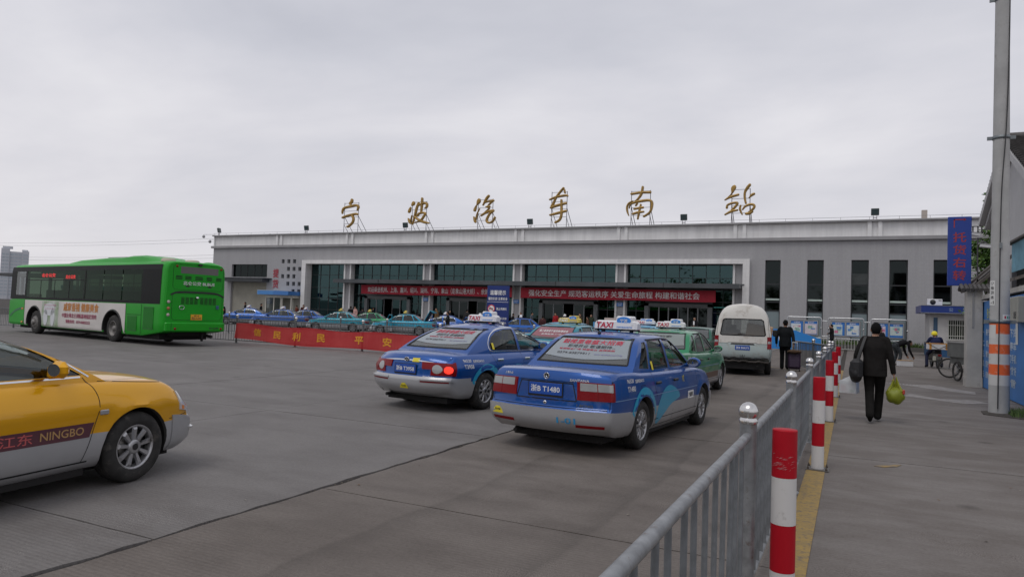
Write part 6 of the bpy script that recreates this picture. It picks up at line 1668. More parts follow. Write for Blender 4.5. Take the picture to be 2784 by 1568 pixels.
# ------------------------------------------------------------------ vehicles
def side_print(o, car, num, z1=.80, x1=-1.72):
    """phone numbers and fleet number on both rear wings"""
    for v in 'RL':
        k = 1 if v == 'R' else -1
        car.txt('wing_print', '96520', M_white, x1, z1 + .075, .20, .045, v, o, .002, .004)
        car.txt('wing_print', '监督电话967212', M_white, x1 + .30, z1 + .065, .30, .045, v, o, .002, .004)
        car.txt('fleet_number', num, M_white, x1 + .02, z1 - .02, .24, .062, v, o, .002, .006)
def swoosh(o, car, tpl):
    ax = car.sp['axles'][0]
    for v in 'RL':
        m = MB()
        A = arc_poly(ax, .31, .375, R(160), R(12), 14); B = arc_poly(ax + .02, .33, .445, R(12), R(160), 14)
        P = A + B
        n = len(A); vs = [car.hit(p[0], p[1], v, .0022) for p in A] + [car.hit(p[0], p[1], v, .0022) for p in reversed(B)]
        m.add(vs, [(i, i + 1, n + i + 1, n + i) for i in range(n - 1)], 0, True)
        q = [(ax + .46, .30), (ax + .52, .50), (ax + .72, .68), (ax + 1.0, .74), (ax + 1.3, .66), (ax + 1.42, .56), (ax + 1.25, .52), (ax + 1.0, .47), (ax + .75, .36), (ax + .55, .26)]
        car.patch(m, [(p.x, p.y) for p in catmull([(a, b, 0) for a, b in q] + [(*q[0], 0)], 4)[:-1]], v, .0020, 5)
        m.build('livery_swoosh', M_teal, o)
def yellow_stickers(o, car, pts):
    for x, z, view in pts:
        MB_ = MB(); car.patch(MB_, [(x - .03, z - .055), (x + .03, z - .055), (x + .03, z + .055), (x - .03, z + .055)] if view in 'RL' else [(x - .09, z - .04), (x + .09, z - .04), (x + .07, z + .0), (x + .03, z + .035), (x - .03, z + .035), (x - .07, z)], view, .006 if view in 'RL' else .021, 2)
        s_ = MB_.build('yellow_sticker', M_yel, o)
        if view == 'B':
            car.txt('sticker_print', '禁止吸烟', M_blacktxt, x, z, .09, .025, 'B', s_, .023, .004)
GRP = 'taxis queuing on the forecourt'
ta = spawn('A', 'large blue and silver taxi nearest the railing, with chrome round badge and lamps unlit', (-3.05, 10.12), R(90) - .0885, BLUE, GRP, 'white', 'white', '浙B T1480')
side_print(ta, CAR_A, 'T1480', .80, -1.76); swoosh(ta, CAR_A, 'A')
yellow_stickers(ta, CAR_A, [(-.86, 1.02, 'R'), (.66, .465, 'B')])
CAR_A.txt('boot_print', 'SANTANA', mat('badge_silver', (.6, .6, .62), .3, .6), -.42, .885, .23, .030, 'B', ta, .004, .02)
CAR_A.txt('boot_print', '上海大众', mat('badge_silver', (.6, .6, .62)), .55, .915, .13, .03, 'B', ta, .004, .02)
CAR_A.txt('boot_print', '1.8CNG', mat('badge_grey', (.08, .09, .1), .4), -.50, .60, .19, .032, 'B', ta, .004, .02)
CAR_A.txt('bumper_number', '1-01', mat('pale_blue_paint', (.03, .28, .55), .5), -.30, .425, .23, .062, 'B', ta, .024, .02)
CAR_A.txt('door_print', '宁波惠东', M_blacktxt, .62, .545, .22, .07, 'R', CAR_A.patch(MB(), [(.48, .49), (.76, .49), (.76, .60), (.48, .60)], 'R', .003, 2).build('door_label', M_white, ta), .005, .01)
CAR_A.txt('door_emblem', 'VT', M_yel, .28, .79, .09, .09, 'R', ta, .003, .01)
tb = spawn('B', 'blue and silver taxi with an oval chrome badge and its right brake lamp glowing', (-6.30, 12.1), R(90) - .12, BLUE, GRP, 'white', 'white', '浙B T3958', lit=True)
side_print(tb, CAR_B, 'T3958', .765, -1.86); swoosh(tb, CAR_B, 'B')
yellow_stickers(tb, CAR_B, [(-1.0, 1.06, 'R'), (-.02, .42, 'B')])
CAR_B.txt('boot_print', 'Moinca', mat('badge_silver', (.6, .6, .62)), -.46, .575, .2, .035, 'B', tb, .004, .01)
CAR_B.patch(MB(), [(-.26, .80), (-.12, .80), (-.12, .86), (-.26, .86)], 'B', .012, 2).build('yellow_sticker', M_yel, tb)
ty = spawn('B', 'orange-yellow and silver taxi cut off by the left edge with a maroon door stripe', (-6.52, 2.86), R(90) + .11, YELLOW, None, None, 'white')
for v in 'RL':
    st_ = CAR_B.patch(MB(), [(-.95, .475), (.865, .475), (.905, .595), (-.95, .595)], v, .0022, 3, step=.06).build('door_stripe', mat('maroon_stripe', (.085, .022, .035), .4, coat=.5), ty)
    CAR_B.txt('stripe_lettering', 'NINGBO', mat('dull_gold', (.42, .25, .10), .5), .62 if v == 'R' else .50, .537, .38, .066, v, st_, .004, .012)
    CAR_B.txt('stripe_lettering', '江东', mat('stripe_red', (.5, .10, .10), .5), .24 if v == 'R' else .05, .537, .26, .085, v, st_, .004, .008)
# driver in the yellow taxi is only a dim shape behind the glass
tg = spawn('A', 'green taxi with silver sills queuing just ahead of the large blue taxi', (-3.72, 16.35), R(90) - .045, GREEN, GRP, 'home', 'white', '浙B T2216', drop=('antenna',))
side_print(tg, CAR_A, 'T2216')
CAR_A.patch(MB(), [(-.85, .37), (.85, .37), (.85, .50), (-.85, .50)], 'R', .0025, 3).build('door_stripe', mat('brown_stripe', (.13, .075, .05), .4), tg)
tt_ = spawn('A', 'teal taxi with a yellow roof sign, seen between the two nearest blue taxis', (-7.05, 18.6), R(90) - .10, TEAL, GRP, 'red', 'yellow', '浙B T0935', drop=('antenna',))
spawn('A', 'light blue taxi ahead of the teal taxi, only its roof and white sign showing', (-9.6, 25.2), R(90) - .15, LBLUE, GRP, 'white', 'white', drop=('antenna',))
spawn('A', 'pale blue taxi ahead of the green taxi with a white advert in its rear window', (-6.45, 24.4), R(90) - .06, LBLUE, GRP, 'plain', 'white', drop=('antenna',))
spawn('B', 'blue taxi farthest ahead in the lane by the van, only its roof sign showing', (-6.75, 29.6), R(90) - .06, BLUE2, GRP, None, 'white')
spawn('A', 'dark green taxi half hidden just left of the white van', (-5.2, 27.2), R(90) - .02, (.006, .10, .06), GRP, None, None, drop=('antenna',))
spawn('A', 'blue taxi hidden behind the large blue taxi, with only its sign showing above the roof', (-7.9, 29.0), R(90) - .08, BLUE, GRP, None, 'white', drop=('antenna',))
# the parked double row behind the railings, noses to the left
GRP2 = 'taxis parked in two rows before the entrances'
H0 = R(203)
spawn('B', 'blue taxi at the left end of the parked rows, beside the bus stern', (-46.6, 44.3), H0, BLUE2, GRP2, None, 'white')
spawn('A', 'deep blue boxy taxi, second from the left in the front parked row', (-39.2, 40.6), H0, BLUE, GRP2, None, 'white', drop=('antenna',))
spawn('A', 'deep blue taxi in the back row partly behind the front blue taxi', (-40.3, 44.3), H0 + .05, BLUE, GRP2, 'plain', 'white', drop=('antenna',))
spawn('A', 'teal taxi in the middle of the front parked row, yellow sign on its roof', (-33.3, 40.2), H0, TEAL, GRP2, 'red', 'yellow', drop=('antenna',))
spawn('A', 'green taxi in the back parked row with a yellow roof sign', (-33.8, 44.2), H0 + .03, GREEN, GRP2, 'plain', 'yellow', drop=('antenna',))
tk = spawn('A', 'bright teal taxi with its boot lid raised and front door open', (-27.8, 40.3), H0, (.01, .27, .40), GRP2, 'red', 'yellow', drop=('antenna',))
spawn('B', 'blue rounded taxi right of the open-boot taxi, its front door open', (-26.6, 43.6), H0 - .06, BLUE2, GRP2, None, 'white')
spawn('B', 'blue taxi behind the blue notice board with a door open', (-23.4, 42.9), H0, BLUE, GRP2, None, 'white')
spawn('A', 'blue boxy taxi just right of the blue notice board', (-20.6, 43.6), H0, BLUE2, GRP2, 'plain', 'white', drop=('antenna',))
# raised boot lid, open doors
def boot_lid(o):
    Mx = Matrix.Translation((-1.62, 0, .99)) @ Matrix.Rotation(R(62), 4, 'Y')
    m = MB(); m.cbox((-.42, 0, 0), (.84, 1.36, .05), 0, Mx, bev=.02); m.cbox((-.82, 0, -.16), (.05, 1.34, .34), 0, Mx, bev=.02)
    l = m.build('boot_lid', P_plain, o); l.color = (.01, .27, .40, 1)
    m = MB(); m.cbox((-.42, 0, -.032), (.76, 1.24, .012), 0, Mx); m.cbox((-.79, 0, -.16), (.012, 1.2, .28), 0, Mx); m.build('lid_lining', M_dark, l)
    CAR_A.patch(MB(), [(-2.34, -.66), (-1.72, -.66), (-1.72, .66), (-2.34, .66)], 'T', .004, 3).build('boot_shade_patch', M_seam, o)  # boot stays closed; a dark patch paints the shade of the open well
boot_lid(tk)
def open_door(o, col, arched=False):
    Mx = Matrix.Translation((.92, .80, 0)) @ Matrix.Rotation(R(-58), 4, 'Z')
    m = MB(); m.prism([(0, .28), (-1.08, .28), (-1.08, .95), (0, .93)], -.04, .04, 'XZ', 0, Mx)
    for a, b in (((0, .93), (-.5, 1.34)), ((-.5, 1.34), (-1.06, 1.36)), ((-1.06, 1.36), (-1.06, .95))): m.tube([(a[0], 0, a[1]), (b[0], 0, b[1])], .025, 6, 0, M=Mx)
    d = m.build('open_door', P_santana, o); d.color = (*col, 1)
    MB().prism([(-.04, .33), (-1.04, .33), (-1.04, .92), (-.04, .90)], -.052, -.042, 'XZ', 0, Mx).build('door_lining', M_inter, d)
open_door(tk, (.01, .27, .40))
for o in list(bpy.data.objects):
    if o.get('label', '').startswith(('blue rounded taxi right', 'blue taxi behind the blue notice')): open_door(o, BLUE2)

# ------------------------------------------------------------------ white van
def make_van():
    sp = dict(tail=-2.42, nose=2.4, axles=(-1.25, 1.25), crown=.05, nosec=.12, tailc=.07,
        nosep=[(0, -.06), (.1, 0), (.3, 0), (.42, -.10), (.7, -.55), (1, -1.0)],
        tailp=[(0, .06), (.08, .0), (.22, .0), (.26, .02), (.52, .05), (.56, .06), (.85, .14), (1, .22)],
        top=[(-2.42, 2.13), (-2.0, 2.19), (0, 2.20), (1.5, 2.14), (2.4, 2.0)], bot=[(-2.42, .53), (-1.9, .42), (0, .34), (2.4, .36)],
        wid=[(-2.42, .835), (-1.8, .86), (0, .865), (2.0, .85), (2.4, .80)],
        sec=[(0, .93), (.05, .97), (.2, 1.0), (.42, 1.0), (.5, .985), (.75, .89), (.84, .83), (.90, .76), (.95, .67), (.98, .58), (1, .47)],
        cab=dict(front=[(0, 0), (1, -.1)], rear=[(0, -.3), (1, -.2)], wid=[(0, .1), (1, .1)], fc=0, rc=0, taper=0, roof=1.2, rdrop=0, rpk=.5, z0=1.0, crown=0))
    car = Car(sp); car.solid()
    root = thing('van', 'battered white high-roof van seen from behind with dented tailgate', 'van', (-3.30, 25.35, 0), R(90) + .10)
    def vmat():
        m = bpy.data.materials.new('van_paint'); m.use_nodes = True
        t = m.node_tree; b = t.nodes['Principled BSDF']; K = t.links.new
        tc = N(t, 'ShaderNodeTexCoord'); sp_ = N(t, 'ShaderNodeSeparateXYZ'); K(tc.outputs['Object'], sp_.inputs[0])
        gt_ = N(t, 'ShaderNodeMath', operation='GREATER_THAN'); gt_.inputs[1].default_value = 1.0; K(sp_.outputs['Z'], gt_.inputs[0])
        mx = N(t, 'ShaderNodeMix', data_type='RGBA'); mx.inputs[6].default_value = (.40, .47, .46, 1); mx.inputs[7].default_value = (.62, .60, .555, 1); K(gt_.outputs[0], mx.inputs[0])
        n = N(t, 'ShaderNodeTexNoise', i_Scale=3.2, i_Detail=9, i_Roughness=.7); K(tc.outputs['Object'], n.inputs['Vector']); r = ramp(t, [(.53, 0), (.72, .8)]); K(n.outputs['Fac'], r.inputs[0])
        m2 = N(t, 'ShaderNodeMix', data_type='RGBA'); m2.inputs[7].default_value = (.30, .25, .20, 1); K(r.outputs[0], m2.inputs[0]); K(mx.outputs[2], m2.inputs[6]); K(m2.outputs[2], b.inputs['Base Color'])
        b.inputs['Roughness'].default_value = .45
        bp = N(t, 'ShaderNodeBump', i_Strength=.25, i_Distance=.05); n3 = N(t, 'ShaderNodeTexNoise', i_Scale=2.5, i_Detail=3); K(tc.outputs['Object'], n3.inputs['Vector']); K(n3.outputs['Fac'], bp.inputs['Height']); K(bp.outputs[0], b.inputs['Normal'])
        return m
    VP = vmat()
    wins = [([(1.35, 1.22), (1.0, 1.75), (.35, 1.78), (.35, 1.22)], 'side_window', G_tint), ([(.25, 1.22), (.25, 1.78), (-.85, 1.78), (-.85, 1.22)], 'side_window', G_tint), ([(-.95, 1.22), (-.95, 1.78), (-2.05, 1.76), (-2.1, 1.22)], 'side_window', G_tint)]
    rwin = [(-.66, 1.27), (-.61, 1.24), (.61, 1.24), (.66, 1.27), (.59, 1.71), (.53, 1.75), (-.53, 1.75), (-.59, 1.71)]
    ob = link('tmp', car.me_body); tmp = [ob]
    inner = car.boxmesh(lambda u, t, v: car.pos(.03 + u * .94, t * .94, .06 + v * .89), [i / 30 for i in range(31)], TR, [i / 12 for i in range(13)]).mesh('i', [], merge=.0004)
    cuts = [inner] + [MB().prism(p, s * .5, s * 1.2, 'XZ').mesh('c', []) for p, _, _ in wins for s in (-1, 1)] + [MB().prism(rwin, -2.6, -1.9, 'YZ').mesh('c', []), MB().prism([(-.62, 1.22), (.62, 1.22), (.52, 1.85), (-.52, 1.85)], 1.0, 2.6, 'YZ').mesh('c', [])] + [cyl_cut(a, .33, .37, s * .55, s * 1.2) for a in sp['axles'] for s in (-1, 1)]
    for me in cuts:
        c = link('tmp', me); tmp.append(c); md = ob.modifiers.new('b', 'BOOLEAN'); md.operation = 'DIFFERENCE'; md.object = c; md.solver = 'EXACT'
    bpy.context.view_layer.update(); dg = bpy.context.evaluated_depsgraph_get(); me = bpy.data.meshes.new_from_object(ob.evaluated_get(dg), depsgraph=dg)
    for o in tmp: bpy.data.objects.remove(o)
    line_inside(me, car.bvh, VP, M_inter); sharp(me, 30); link('body', me, root)
    for p, nme, g_ in wins:
        for v in 'RL': car.patch(MB(), p, v, -.008, 3).build(nme, g_, root)
    car.patch(MB(), [(-.655, 1.25), (.655, 1.25), (.58, 1.74), (-.58, 1.74)], 'B', -.012, 4).build('rear_window', glass('van_rear_glass', (.42, .42, .40), 1.5, body=(.28, .27, .25), bodyfac=.10), root)
    car.patch(MB(), [(-.66, 1.2), (.66, 1.2), (.54, 1.85), (-.54, 1.85)], 'F', -.008, 4).build('wind_screen', G_front, root)
    s = MB(); car.line(s, [(p[0] * 1.02, p[1]) for p in rwin] + [(rwin[0][0] * 1.02, rwin[0][1])], 'B', .03, .003, 0, False)
    car.line(s, [(-.72, 1.9), (-.80, 1.0), (-.79, .52), (-.70, .46), (0, .455), (.70, .46), (.79, .52), (.80, 1.0), (.72, 1.9)], 'B', .010, .002)
    car.line(s, [(-.80, .985), (-.45, .99), (-.40, 1.02), (.40, 1.02), (.45, .99), (.80, .985)], 'B', .010, .002, 0, False)
    s.build('panel_gaps', M_seam, root)
    m = MB(); car.patch(m, [(-.36, .955), (.36, .955), (.33, 1.0), (-.33, 1.0)], 'B', .010, 2, skirt=.012); m.build('tailgate_handle', M_dark, root)
    make_plate(car, root, '浙B B6K72', .86, frame=False)
    for sg in (-1, 1):
        m = MB(); car.band(m, 0, *sorted((sg * .865, sg * 1.07)), .20, .43, .010, 6, 6, depth=.03); t = m.build('tail_light', M_red, root)
        car.band(MB(), 0, *sorted((sg * .875, sg * 1.06)), .30, .345, .012, 5, 2, depth=.005).build('clear_lens', M_clear, t)
        p = car.hit(1.55, 1.25, 'L' if sg > 0 else 'R'); m = MB(); m.cbox((p.x, p.y + sg * .14, p.z + .05), (.08, .16, .24), bev=.03); m.tube([(p.x, p.y, p.z), (p.x, p.y + sg * .12, p.z + .03)], .015, 6); m.build('wing_mirror', M_black, root)
    # torn lower edge where the bumper has gone: bent beam and ragged lip
    m = MB(); rnd = random.Random(4)
    P = [(-2.36 - rnd.uniform(0, .03), -.78 + 1.56 * k / 16, .44 + rnd.uniform(-.02, .02)) for k in range(17)]
    m.tube(P, .035, 6); m.build('bumper_beam', mat('rust_beam', (.05, .043, .038), .8, var=.4, vscale=8), root)
    m = MB(); Q = [(-2.385 - rnd.uniform(0, .025), -.76 + 1.52 * k / 20, .545 + rnd.uniform(-.02, .02)) for k in range(21)]
    m.add([(a, b, c + .02) for a, b, c in Q] + [(a - .012, b, c - .025) for a, b, c in Q], [(k, k + 1, 22 + k, 21 + k) for k in range(20)]); m.build('torn_lip', M_under, root)
    MB().box(-2.3, -.66, .20, 2.1, .66, .40).build('underbody', M_under, root)
    MB().tube([(-2.40, -.45, .30), (-1.9, -.45, .32)], .028, 8).build('exhaust', M_under, root)
    p = car.hit(0, .62, 'B', .006)
    m = MB()
    for s in (-1, 1): m.tube([(p.x, s * .03 + .035 * math.cos(a), p.z + .05 * math.sin(a)) for a in [2 * PI * i / 16 for i in range(17)]], .007, 6, cap=False)
    m.build('badge', M_black, root)
    for y in (.42, -.42):
        m = MB(); seat(m, .55, y, .5, .62, .62); m.build('seat', M_inter, root)
    MB().cbox((-2.0, -.26, 1.42), (.3, .78, .46), bev=.03, M=Matrix.Rotation(R(9), 4, 'X')).build('cargo_carton', mat('cardboard', (.46, .31, .20), .8, var=.12), root)
    MB().cbox((-1.7, 0, 1.06), (.8, 1.2, .48)).build('cargo_load', mat('dark_load', (.12, .06, .045), .8), root)
    for x in sp['axles']:
        for y in (-.745, .745): make_wheel(root, x, y, .325, .195, .19, 6, .03, .05)
make_van()

# ------------------------------------------------------------------ green city bus
def make_bus():
    t = thing('city_bus', 'green city bus with a white advert along its side and dark windows', 'bus', (-29.33, 20.0, 0), 2.98)
    M_g = mat('bus_green', (.008, .31, .012), .42, coat=.15, spec=.3, var=.06, vscale=.6, grime=((.035, .15, .03), 1.6, .66))
    M_band = mat('bus_black_band', (.008, .009, .009), .45, spec=.12)
    M_adw = mat('bus_advert_white', (.60, .57, .54), .5, var=.07, vscale=.9, grime=((.40, .37, .33), 2.2, .64))
    hx, hy, zt = 6.91, 1.25, 3.19
    # hull: rounded box lofted along its length, flank opening cut for the window band
    def sec(x):
        e = 0
        b = .36 if x > -5.4 else .36 + (-5.4 - x) / 1.5 * .20
        return [(-hy + .05, b), (-hy + .01, b + .10), (-hy, .9), (-hy + .01, 2.0), (-hy + .03, 2.86), (-hy + .06, 3.02), (-hy + .15, 3.13), (-hy + .32, 3.185), (0, 3.21), (hy - .32, 3.185), (hy - .15, 3.13), (hy - .06, 3.02), (hy - .03, 2.86), (hy - .01, 2.0), (hy, .9), (hy - .01, b + .10), (hy - .05, b)]
    X = [-6.91, -6.88, -6.80, -6.6, -6.2, -5.4] + [-5 + k for k in range(11)] + [5.6, 6.3, 6.7, 6.86, 6.91]
    sh = {-6.91: .93, -6.88: .965, -6.80: .99, 6.91: .92, 6.86: .96, 6.7: .99}
    m = MB(); vs = []
    for x in X:
        k = sh.get(x, 1.); vs += [(x, y * k, (z - 1.7) * (1 - (1 - k) * .6) + 1.7) for y, z in sec(x)]
    n = len(sec(0))
    m.add(vs, [(i * n + j, i * n + (j + 1) % n, (i + 1) * n + (j + 1) % n, (i + 1) * n + j) for i in range(len(X) - 1) for j in range(n)] + [list(range(n)), list(range((len(X) - 1) * n, len(X) * n))])
    hull = m.mesh('hull', []); hbvh = BVHTree.FromPolygons([v.co.copy() for v in hull.vertices], [list(p.vertices) for p in hull.polygons])
    ob = link('tmp', hull); tmp = [ob]
    cuts = [MB().box(-6.45, -1.12, .95, 6.75, 1.12, 3.02)]
    for s in (-1, 1):
        for x in (-3.18, 4.05): cuts.append(MB().prism([(x + .74 * math.cos(2 * PI * i / 32), .55 + .68 * math.sin(2 * PI * i / 32)) for i in range(32)], s * .6, s * 1.5))
        cuts.append(MB().box(-.62, s * 1.0, 1.66, 5.05, s * 1.4, 2.86)); cuts.append(MB().box(5.22, s * 1.0, 1.75, 6.24, s * 1.4, 2.84)); cuts.append(MB().box(-5.3, s * 1.0, 1.66, -.72, s * 1.4, 2.86))
    cuts.append(MB().box(6.5, -1.05, 1.2, 7.2, 1.05, 2.9)); cuts.append(MB().box(-7.2, -.88, 2.74, -6.4, .64, 3.0))
    for c in cuts:
        o = link('tmp', c.mesh('c', [])); tmp.append(o); md = ob.modifiers.new('b', 'BOOLEAN'); md.operation = 'DIFFERENCE'; md.object = o; md.solver = 'EXACT'
    bpy.context.view_layer.update(); dg = bpy.context.evaluated_depsgraph_get(); me = bpy.data.meshes.new_from_object(ob.evaluated_get(dg), depsgraph=dg)
    for o in tmp: bpy.data.objects.remove(o)
    line_inside(me, hbvh, M_g, M_inter, .03); sharp(me, 28); link('body', me, t)
    # flank panels just proud of the hull
    def flank(name, x0, x1, z0, z1, mm, s=1, off=.004, parent=None, holes=()):
        b = MB()
        Xs = sorted({x0, x1} | {q for h in holes for q in h[:2]}); Zs = sorted({z0, z1, *[z for z in (.46, .9, 2.0, 2.86) if z0 < z < z1]} | {q for h in holes for q in h[2:]})
        def yy(z): return s * (pw(z, [(.36, hy - .05), (.46, hy - .01), (.9, hy), (2.0, hy - .01), (2.86, hy - .03), (3.02, hy - .06)]) + off)
        for a, c in zip(Xs, Xs[1:]):
            for d, e in zip(Zs, Zs[1:]):
                if any(h[0] <= (a + c) / 2 <= h[1] and h[2] <= (d + e) / 2 <= h[3] for h in holes): continue
                b.add([(a, yy(d), d), (c, yy(d), d), (c, yy(e), e), (a, yy(e), e)], [(3, 2, 1, 0) if s > 0 else (0, 1, 2, 3)])
        return b.build(name, mm, parent or t, fix=False)
    for s in (1, -1):
        op = [(-.62, 5.05, 1.66, 2.86), (5.22, 6.24, 1.75, 2.84), (-5.3, -.72, 1.66, 2.86)]
        flank('window_band', -6.66, 6.80, 1.56, 3.05, M_band, s, .005, holes=op)
        for x0, x1, z0, z1, g_ in [(5.22, 6.24, 1.75, 2.84, G_side), (-.62, 5.05, 1.66, 2.42, None), (-.62, 5.05, 2.46, 2.86, None)] + [(-5.3 + 1.53 * k, -5.3 + 1.53 * (k + 1) - .07, 1.66, 2.86, None) for k in range(3)]:
            flank('side_window', x0, x1, z0, z1, g_ or glass('bus_glass', (.10, .15, .10), 1.35, gcol=(.35, .45, .38)), s, .0)
        for x in (.75, 2.15, 3.55): flank('window_pillar', x - .03, x + .03, 1.66, 2.42, M_band, s, .007)
        flank('window_rail', -.62, 5.05, 2.42, 2.46, M_band, s, .007)
        # white advert, cut round the wheel arches
        ax = [(-3.18, .74, .68), (4.05, .74, .68)]
        b = MB(); cols = 90; x0, x1 = -4.18, 5.12
        for k in range(cols):
            a, c = x0 + (x1 - x0) * k / cols, x0 + (x1 - x0) * (k + 1) / cols
            def low(x):
                z = .38
                for (cx, rx, rz) in ax:
                    u = (x - cx) / (rx + .06)
                    if abs(u) < 1: z = max(z, .55 + (rz + .06) * math.sqrt(1 - u * u))
                return z
            def P(x, z): return (x, s * (pw(z, [(.36, hy - .05), (.46, hy - .01), (.9, hy), (2.0, hy - .01)]) + .006), z)
            la, lc = low(a), low(c)
            for f0, f1 in ((0, .04), (.04, .09), (.09, .3), (.3, 1)): b.add([P(a, la + (1.53 - la) * f0), P(c, lc + (1.53 - lc) * f0), P(c, lc + (1.53 - lc) * f1), P(a, la + (1.53 - la) * f1)], [(3, 2, 1, 0) if s > 0 else (0, 1, 2, 3)])
        ad = b.build('side_advert', M_adw, t, merge=.001, fix=False)
        flank('advert_picture', 1.6, 3.28, .40, 1.50, mat('advert_field', (.20, .30, .13), .5, col2=(.55, .58, .55), vscale=1.6), s, .009, ad)
        for (cx, z, rx, rz) in ((2.5, 1.15, .55, .28), (2.85, .78, .22, .35), (2.15, .82, .2, .4)):
            MB().add([(cx + rx * math.cos(q), s * (hy + .013), z + rz * math.sin(q)) for q in [2 * PI * i / 20 for i in range(20)]], [list(range(20))]).build('advert_figure', mat('advert_pale', (.62, .64, .66), .5), ad)
        rot = (PI / 2, 0, PI if s > 0 else 0)
        k = s
        def lbl(st_, mm, w, h, x, z): ftext('advert_lettering', st_, mm, w, h, ad, (x, s * (hy + .012), z), rot, bold=.022)
        lbl('戚家香猪 健康美食', mat('advert_orange', (.55, .20, .02), .5), 3.15, .36, -.45, 1.29)
        lbl('中国女排北仑训练基地指定用肉', mat('advert_maroon', (.32, .02, .08), .5), 3.1, .20, -.32, .93)
        lbl('销售热线：0574-86832222', mat('advert_maroon', (.32, .02, .08)), 2.2, .15, -.25, .68)
        lbl('宁波市食品有限公司', mat('advert_pink', (.5, .2, .3), .5), 1.2, .09, 2.45, 1.33); lbl('北仑农业龙头企业', mat('advert_pink', (.5, .2, .3)), 1.0, .09, 2.45, 1.18)
        flank('green_nose_panel', 5.15, 6.84, .38, 1.50, M_g, s, .005)
        b = MB(); P = catmull([(6.7, .75, 0), (6.2, .98, 0), (5.7, 1.1, 0), (5.3, 1.14, 0)], 5)
        b.add([(p.x, s * (hy + .012), p.y + d) for p in P for d in (-.05, .05)], [(2 * i, 2 * i + 2, 2 * i + 3, 2 * i + 1) for i in range(len(P) - 1)]); b.build('nose_swoosh', mat('dark_green_stripe', (.01, .14, .05), .4), t, fix=False)
        for z in (1.12, .5): MB().cbox((5.35, s * (hy + .012), z), (.16, .02, .07), bev=.006).build('side_marker', M_orange, t)
        # engine grilles at the back
        for x0, x1, z0, z1 in ((-5.07, -4.35, .50, 1.08), (-6.27, -5.52, .60, 1.45)):
            gr = flank('engine_grille', x0, x1, z0, z1, mat('grille_green', (.012, .16, .016), .5), s, .009)
            b = MB()
            for q in range(int((x1 - x0) / .045)): b.box(x0 + .02 + q * .045, s * hy + (.008 if s > 0 else -.016), z0 + .03, x0 + .042 + q * .045, s * hy + (.016 if s > 0 else -.008), z1 - .03)
            tag(b.build('grille_slats', mat('slat_green', (.015, .24, .02), .4), gr), kind='stuff')
        b = MB()
        for x in (-4.2, -5.38, 5.14): b.box(x - .006, s * hy + (.004 if s > 0 else -.009), .40, x + .006, s * hy + (.009 if s > 0 else -.004), 1.53)
        b.box(-5.36, s * hy + (.004 if s > 0 else -.009), 1.125, -4.3, s * hy + (.009 if s > 0 else -.004), 1.137)
        b.build('panel_gaps', M_seam, t)
        # wheel arch lips
        for cx, rx, rz in ax:
            P = [(cx + (rx + .02) * math.cos(q), s * (hy + .006), .55 + (rz + .02) * math.sin(q)) for q in [R(-10) + R(200) * i / 20 for i in range(21)]]
            MB().tube(P, .035, 6).build('wheel_arch_lip', M_dark, t)
            arch_liner(t, cx, .55, rx - .01, rz - .01, s * .62, s * (hy - .02))
    # wheels
    for x, dual in ((-3.18, True), (3.98, False)):
        for s in (-1, 1):
            w = link('wheel', None, t, (x, s * 1.08, .53))
            b = MB(); h = .14; r = .53
            b.lathe([(.30, -h), (.36, -h - .01), (.47, -h), (.515, -h + .03), (.53, -h + .06), (.53, h - .06), (.515, h - .03), (.47, h), (.36, h + .01), (.30, h)], 40, axis='Y'); b.build('tyre', M_rubber, w)
            b = MB(); f = s * h; di = -.11 if dual else .05
            b.lathe([(.305, f), (.29, f + s * .01), (.27, f - s * .02), (.25, f + s * di * .8), (.16, f + s * di), (.001, f + s * di)], 32, axis='Y')
            b.lathe([(.12, f + s * di), (.11, f + s * (di + .07)), (.05, f + s * (di + .09)), (.001, f + s * (di + .09))], 20, axis='Y')
            for q in range(10):
                a = 2 * PI * q / 10; b.lathe([(.018, f + s * di), (.018, f + s * (di + .035)), (.001, f + s * (di + .036))], 8, axis='Y', M=Matrix.Translation((.19 * math.cos(a), 0, .19 * math.sin(a))))
            b.build('rim', mat('bus_rim', (.20, .19, .18), .55, .4, var=.3, vscale=6), w)
    # inside: floor, seats, poles, red LED line signs
    MB().box(-6.4, -1.1, .90, 6.7, 1.1, .95).build('floor', M_inter, t)
    for k in range(9):
        for s in (-1, 1):
            b = MB(); b.cbox((-5.4 + k * 1.1, s * .75, 1.38), (.42, .8, .08), bev=.02); b.cbox((-5.62 + k * 1.1, s * .75, 1.70), (.08, .8, .62), bev=.03); b.build('seat', mat('bus_seat', (.02, .10, .035), .6), t)
    for k in range(6): MB().tube([(-4.8 + k * 1.9, .35, .95), (-4.8 + k * 1.9, .35, 3.0)], .018, 6).build('grab_pole', mat('pole_yellow', (.6, .4, .03), .4), t)
    for x0, x1, z in ((2.67, 4.21, 2.68), (.74, 1.77, 2.60)):
        MB().box(x0 - .05, .95, z - .14, x1 + .05, .99, z + .14).build('led_display', M_black, t)
        ftext('led_text', '北仑公交', mat('led_red', (.3, 0, 0), .5, emit=(1, .02, .04), estr=9.), (x1 - x0) * .92, .17, t, ((x0 + x1) / 2, .996, z), (PI / 2, 0, PI), bold=.03)
    # roof pod and vents
    b = MB(); P = [(2.4, 3.19), (2.1, 3.27), (1.2, 3.36), (-1.2, 3.42), (-2.6, 3.42), (-3.2, 3.47), (-4.2, 3.47), (-5.0, 3.38), (-5.7, 3.20)]
    Q = [p for p in P]
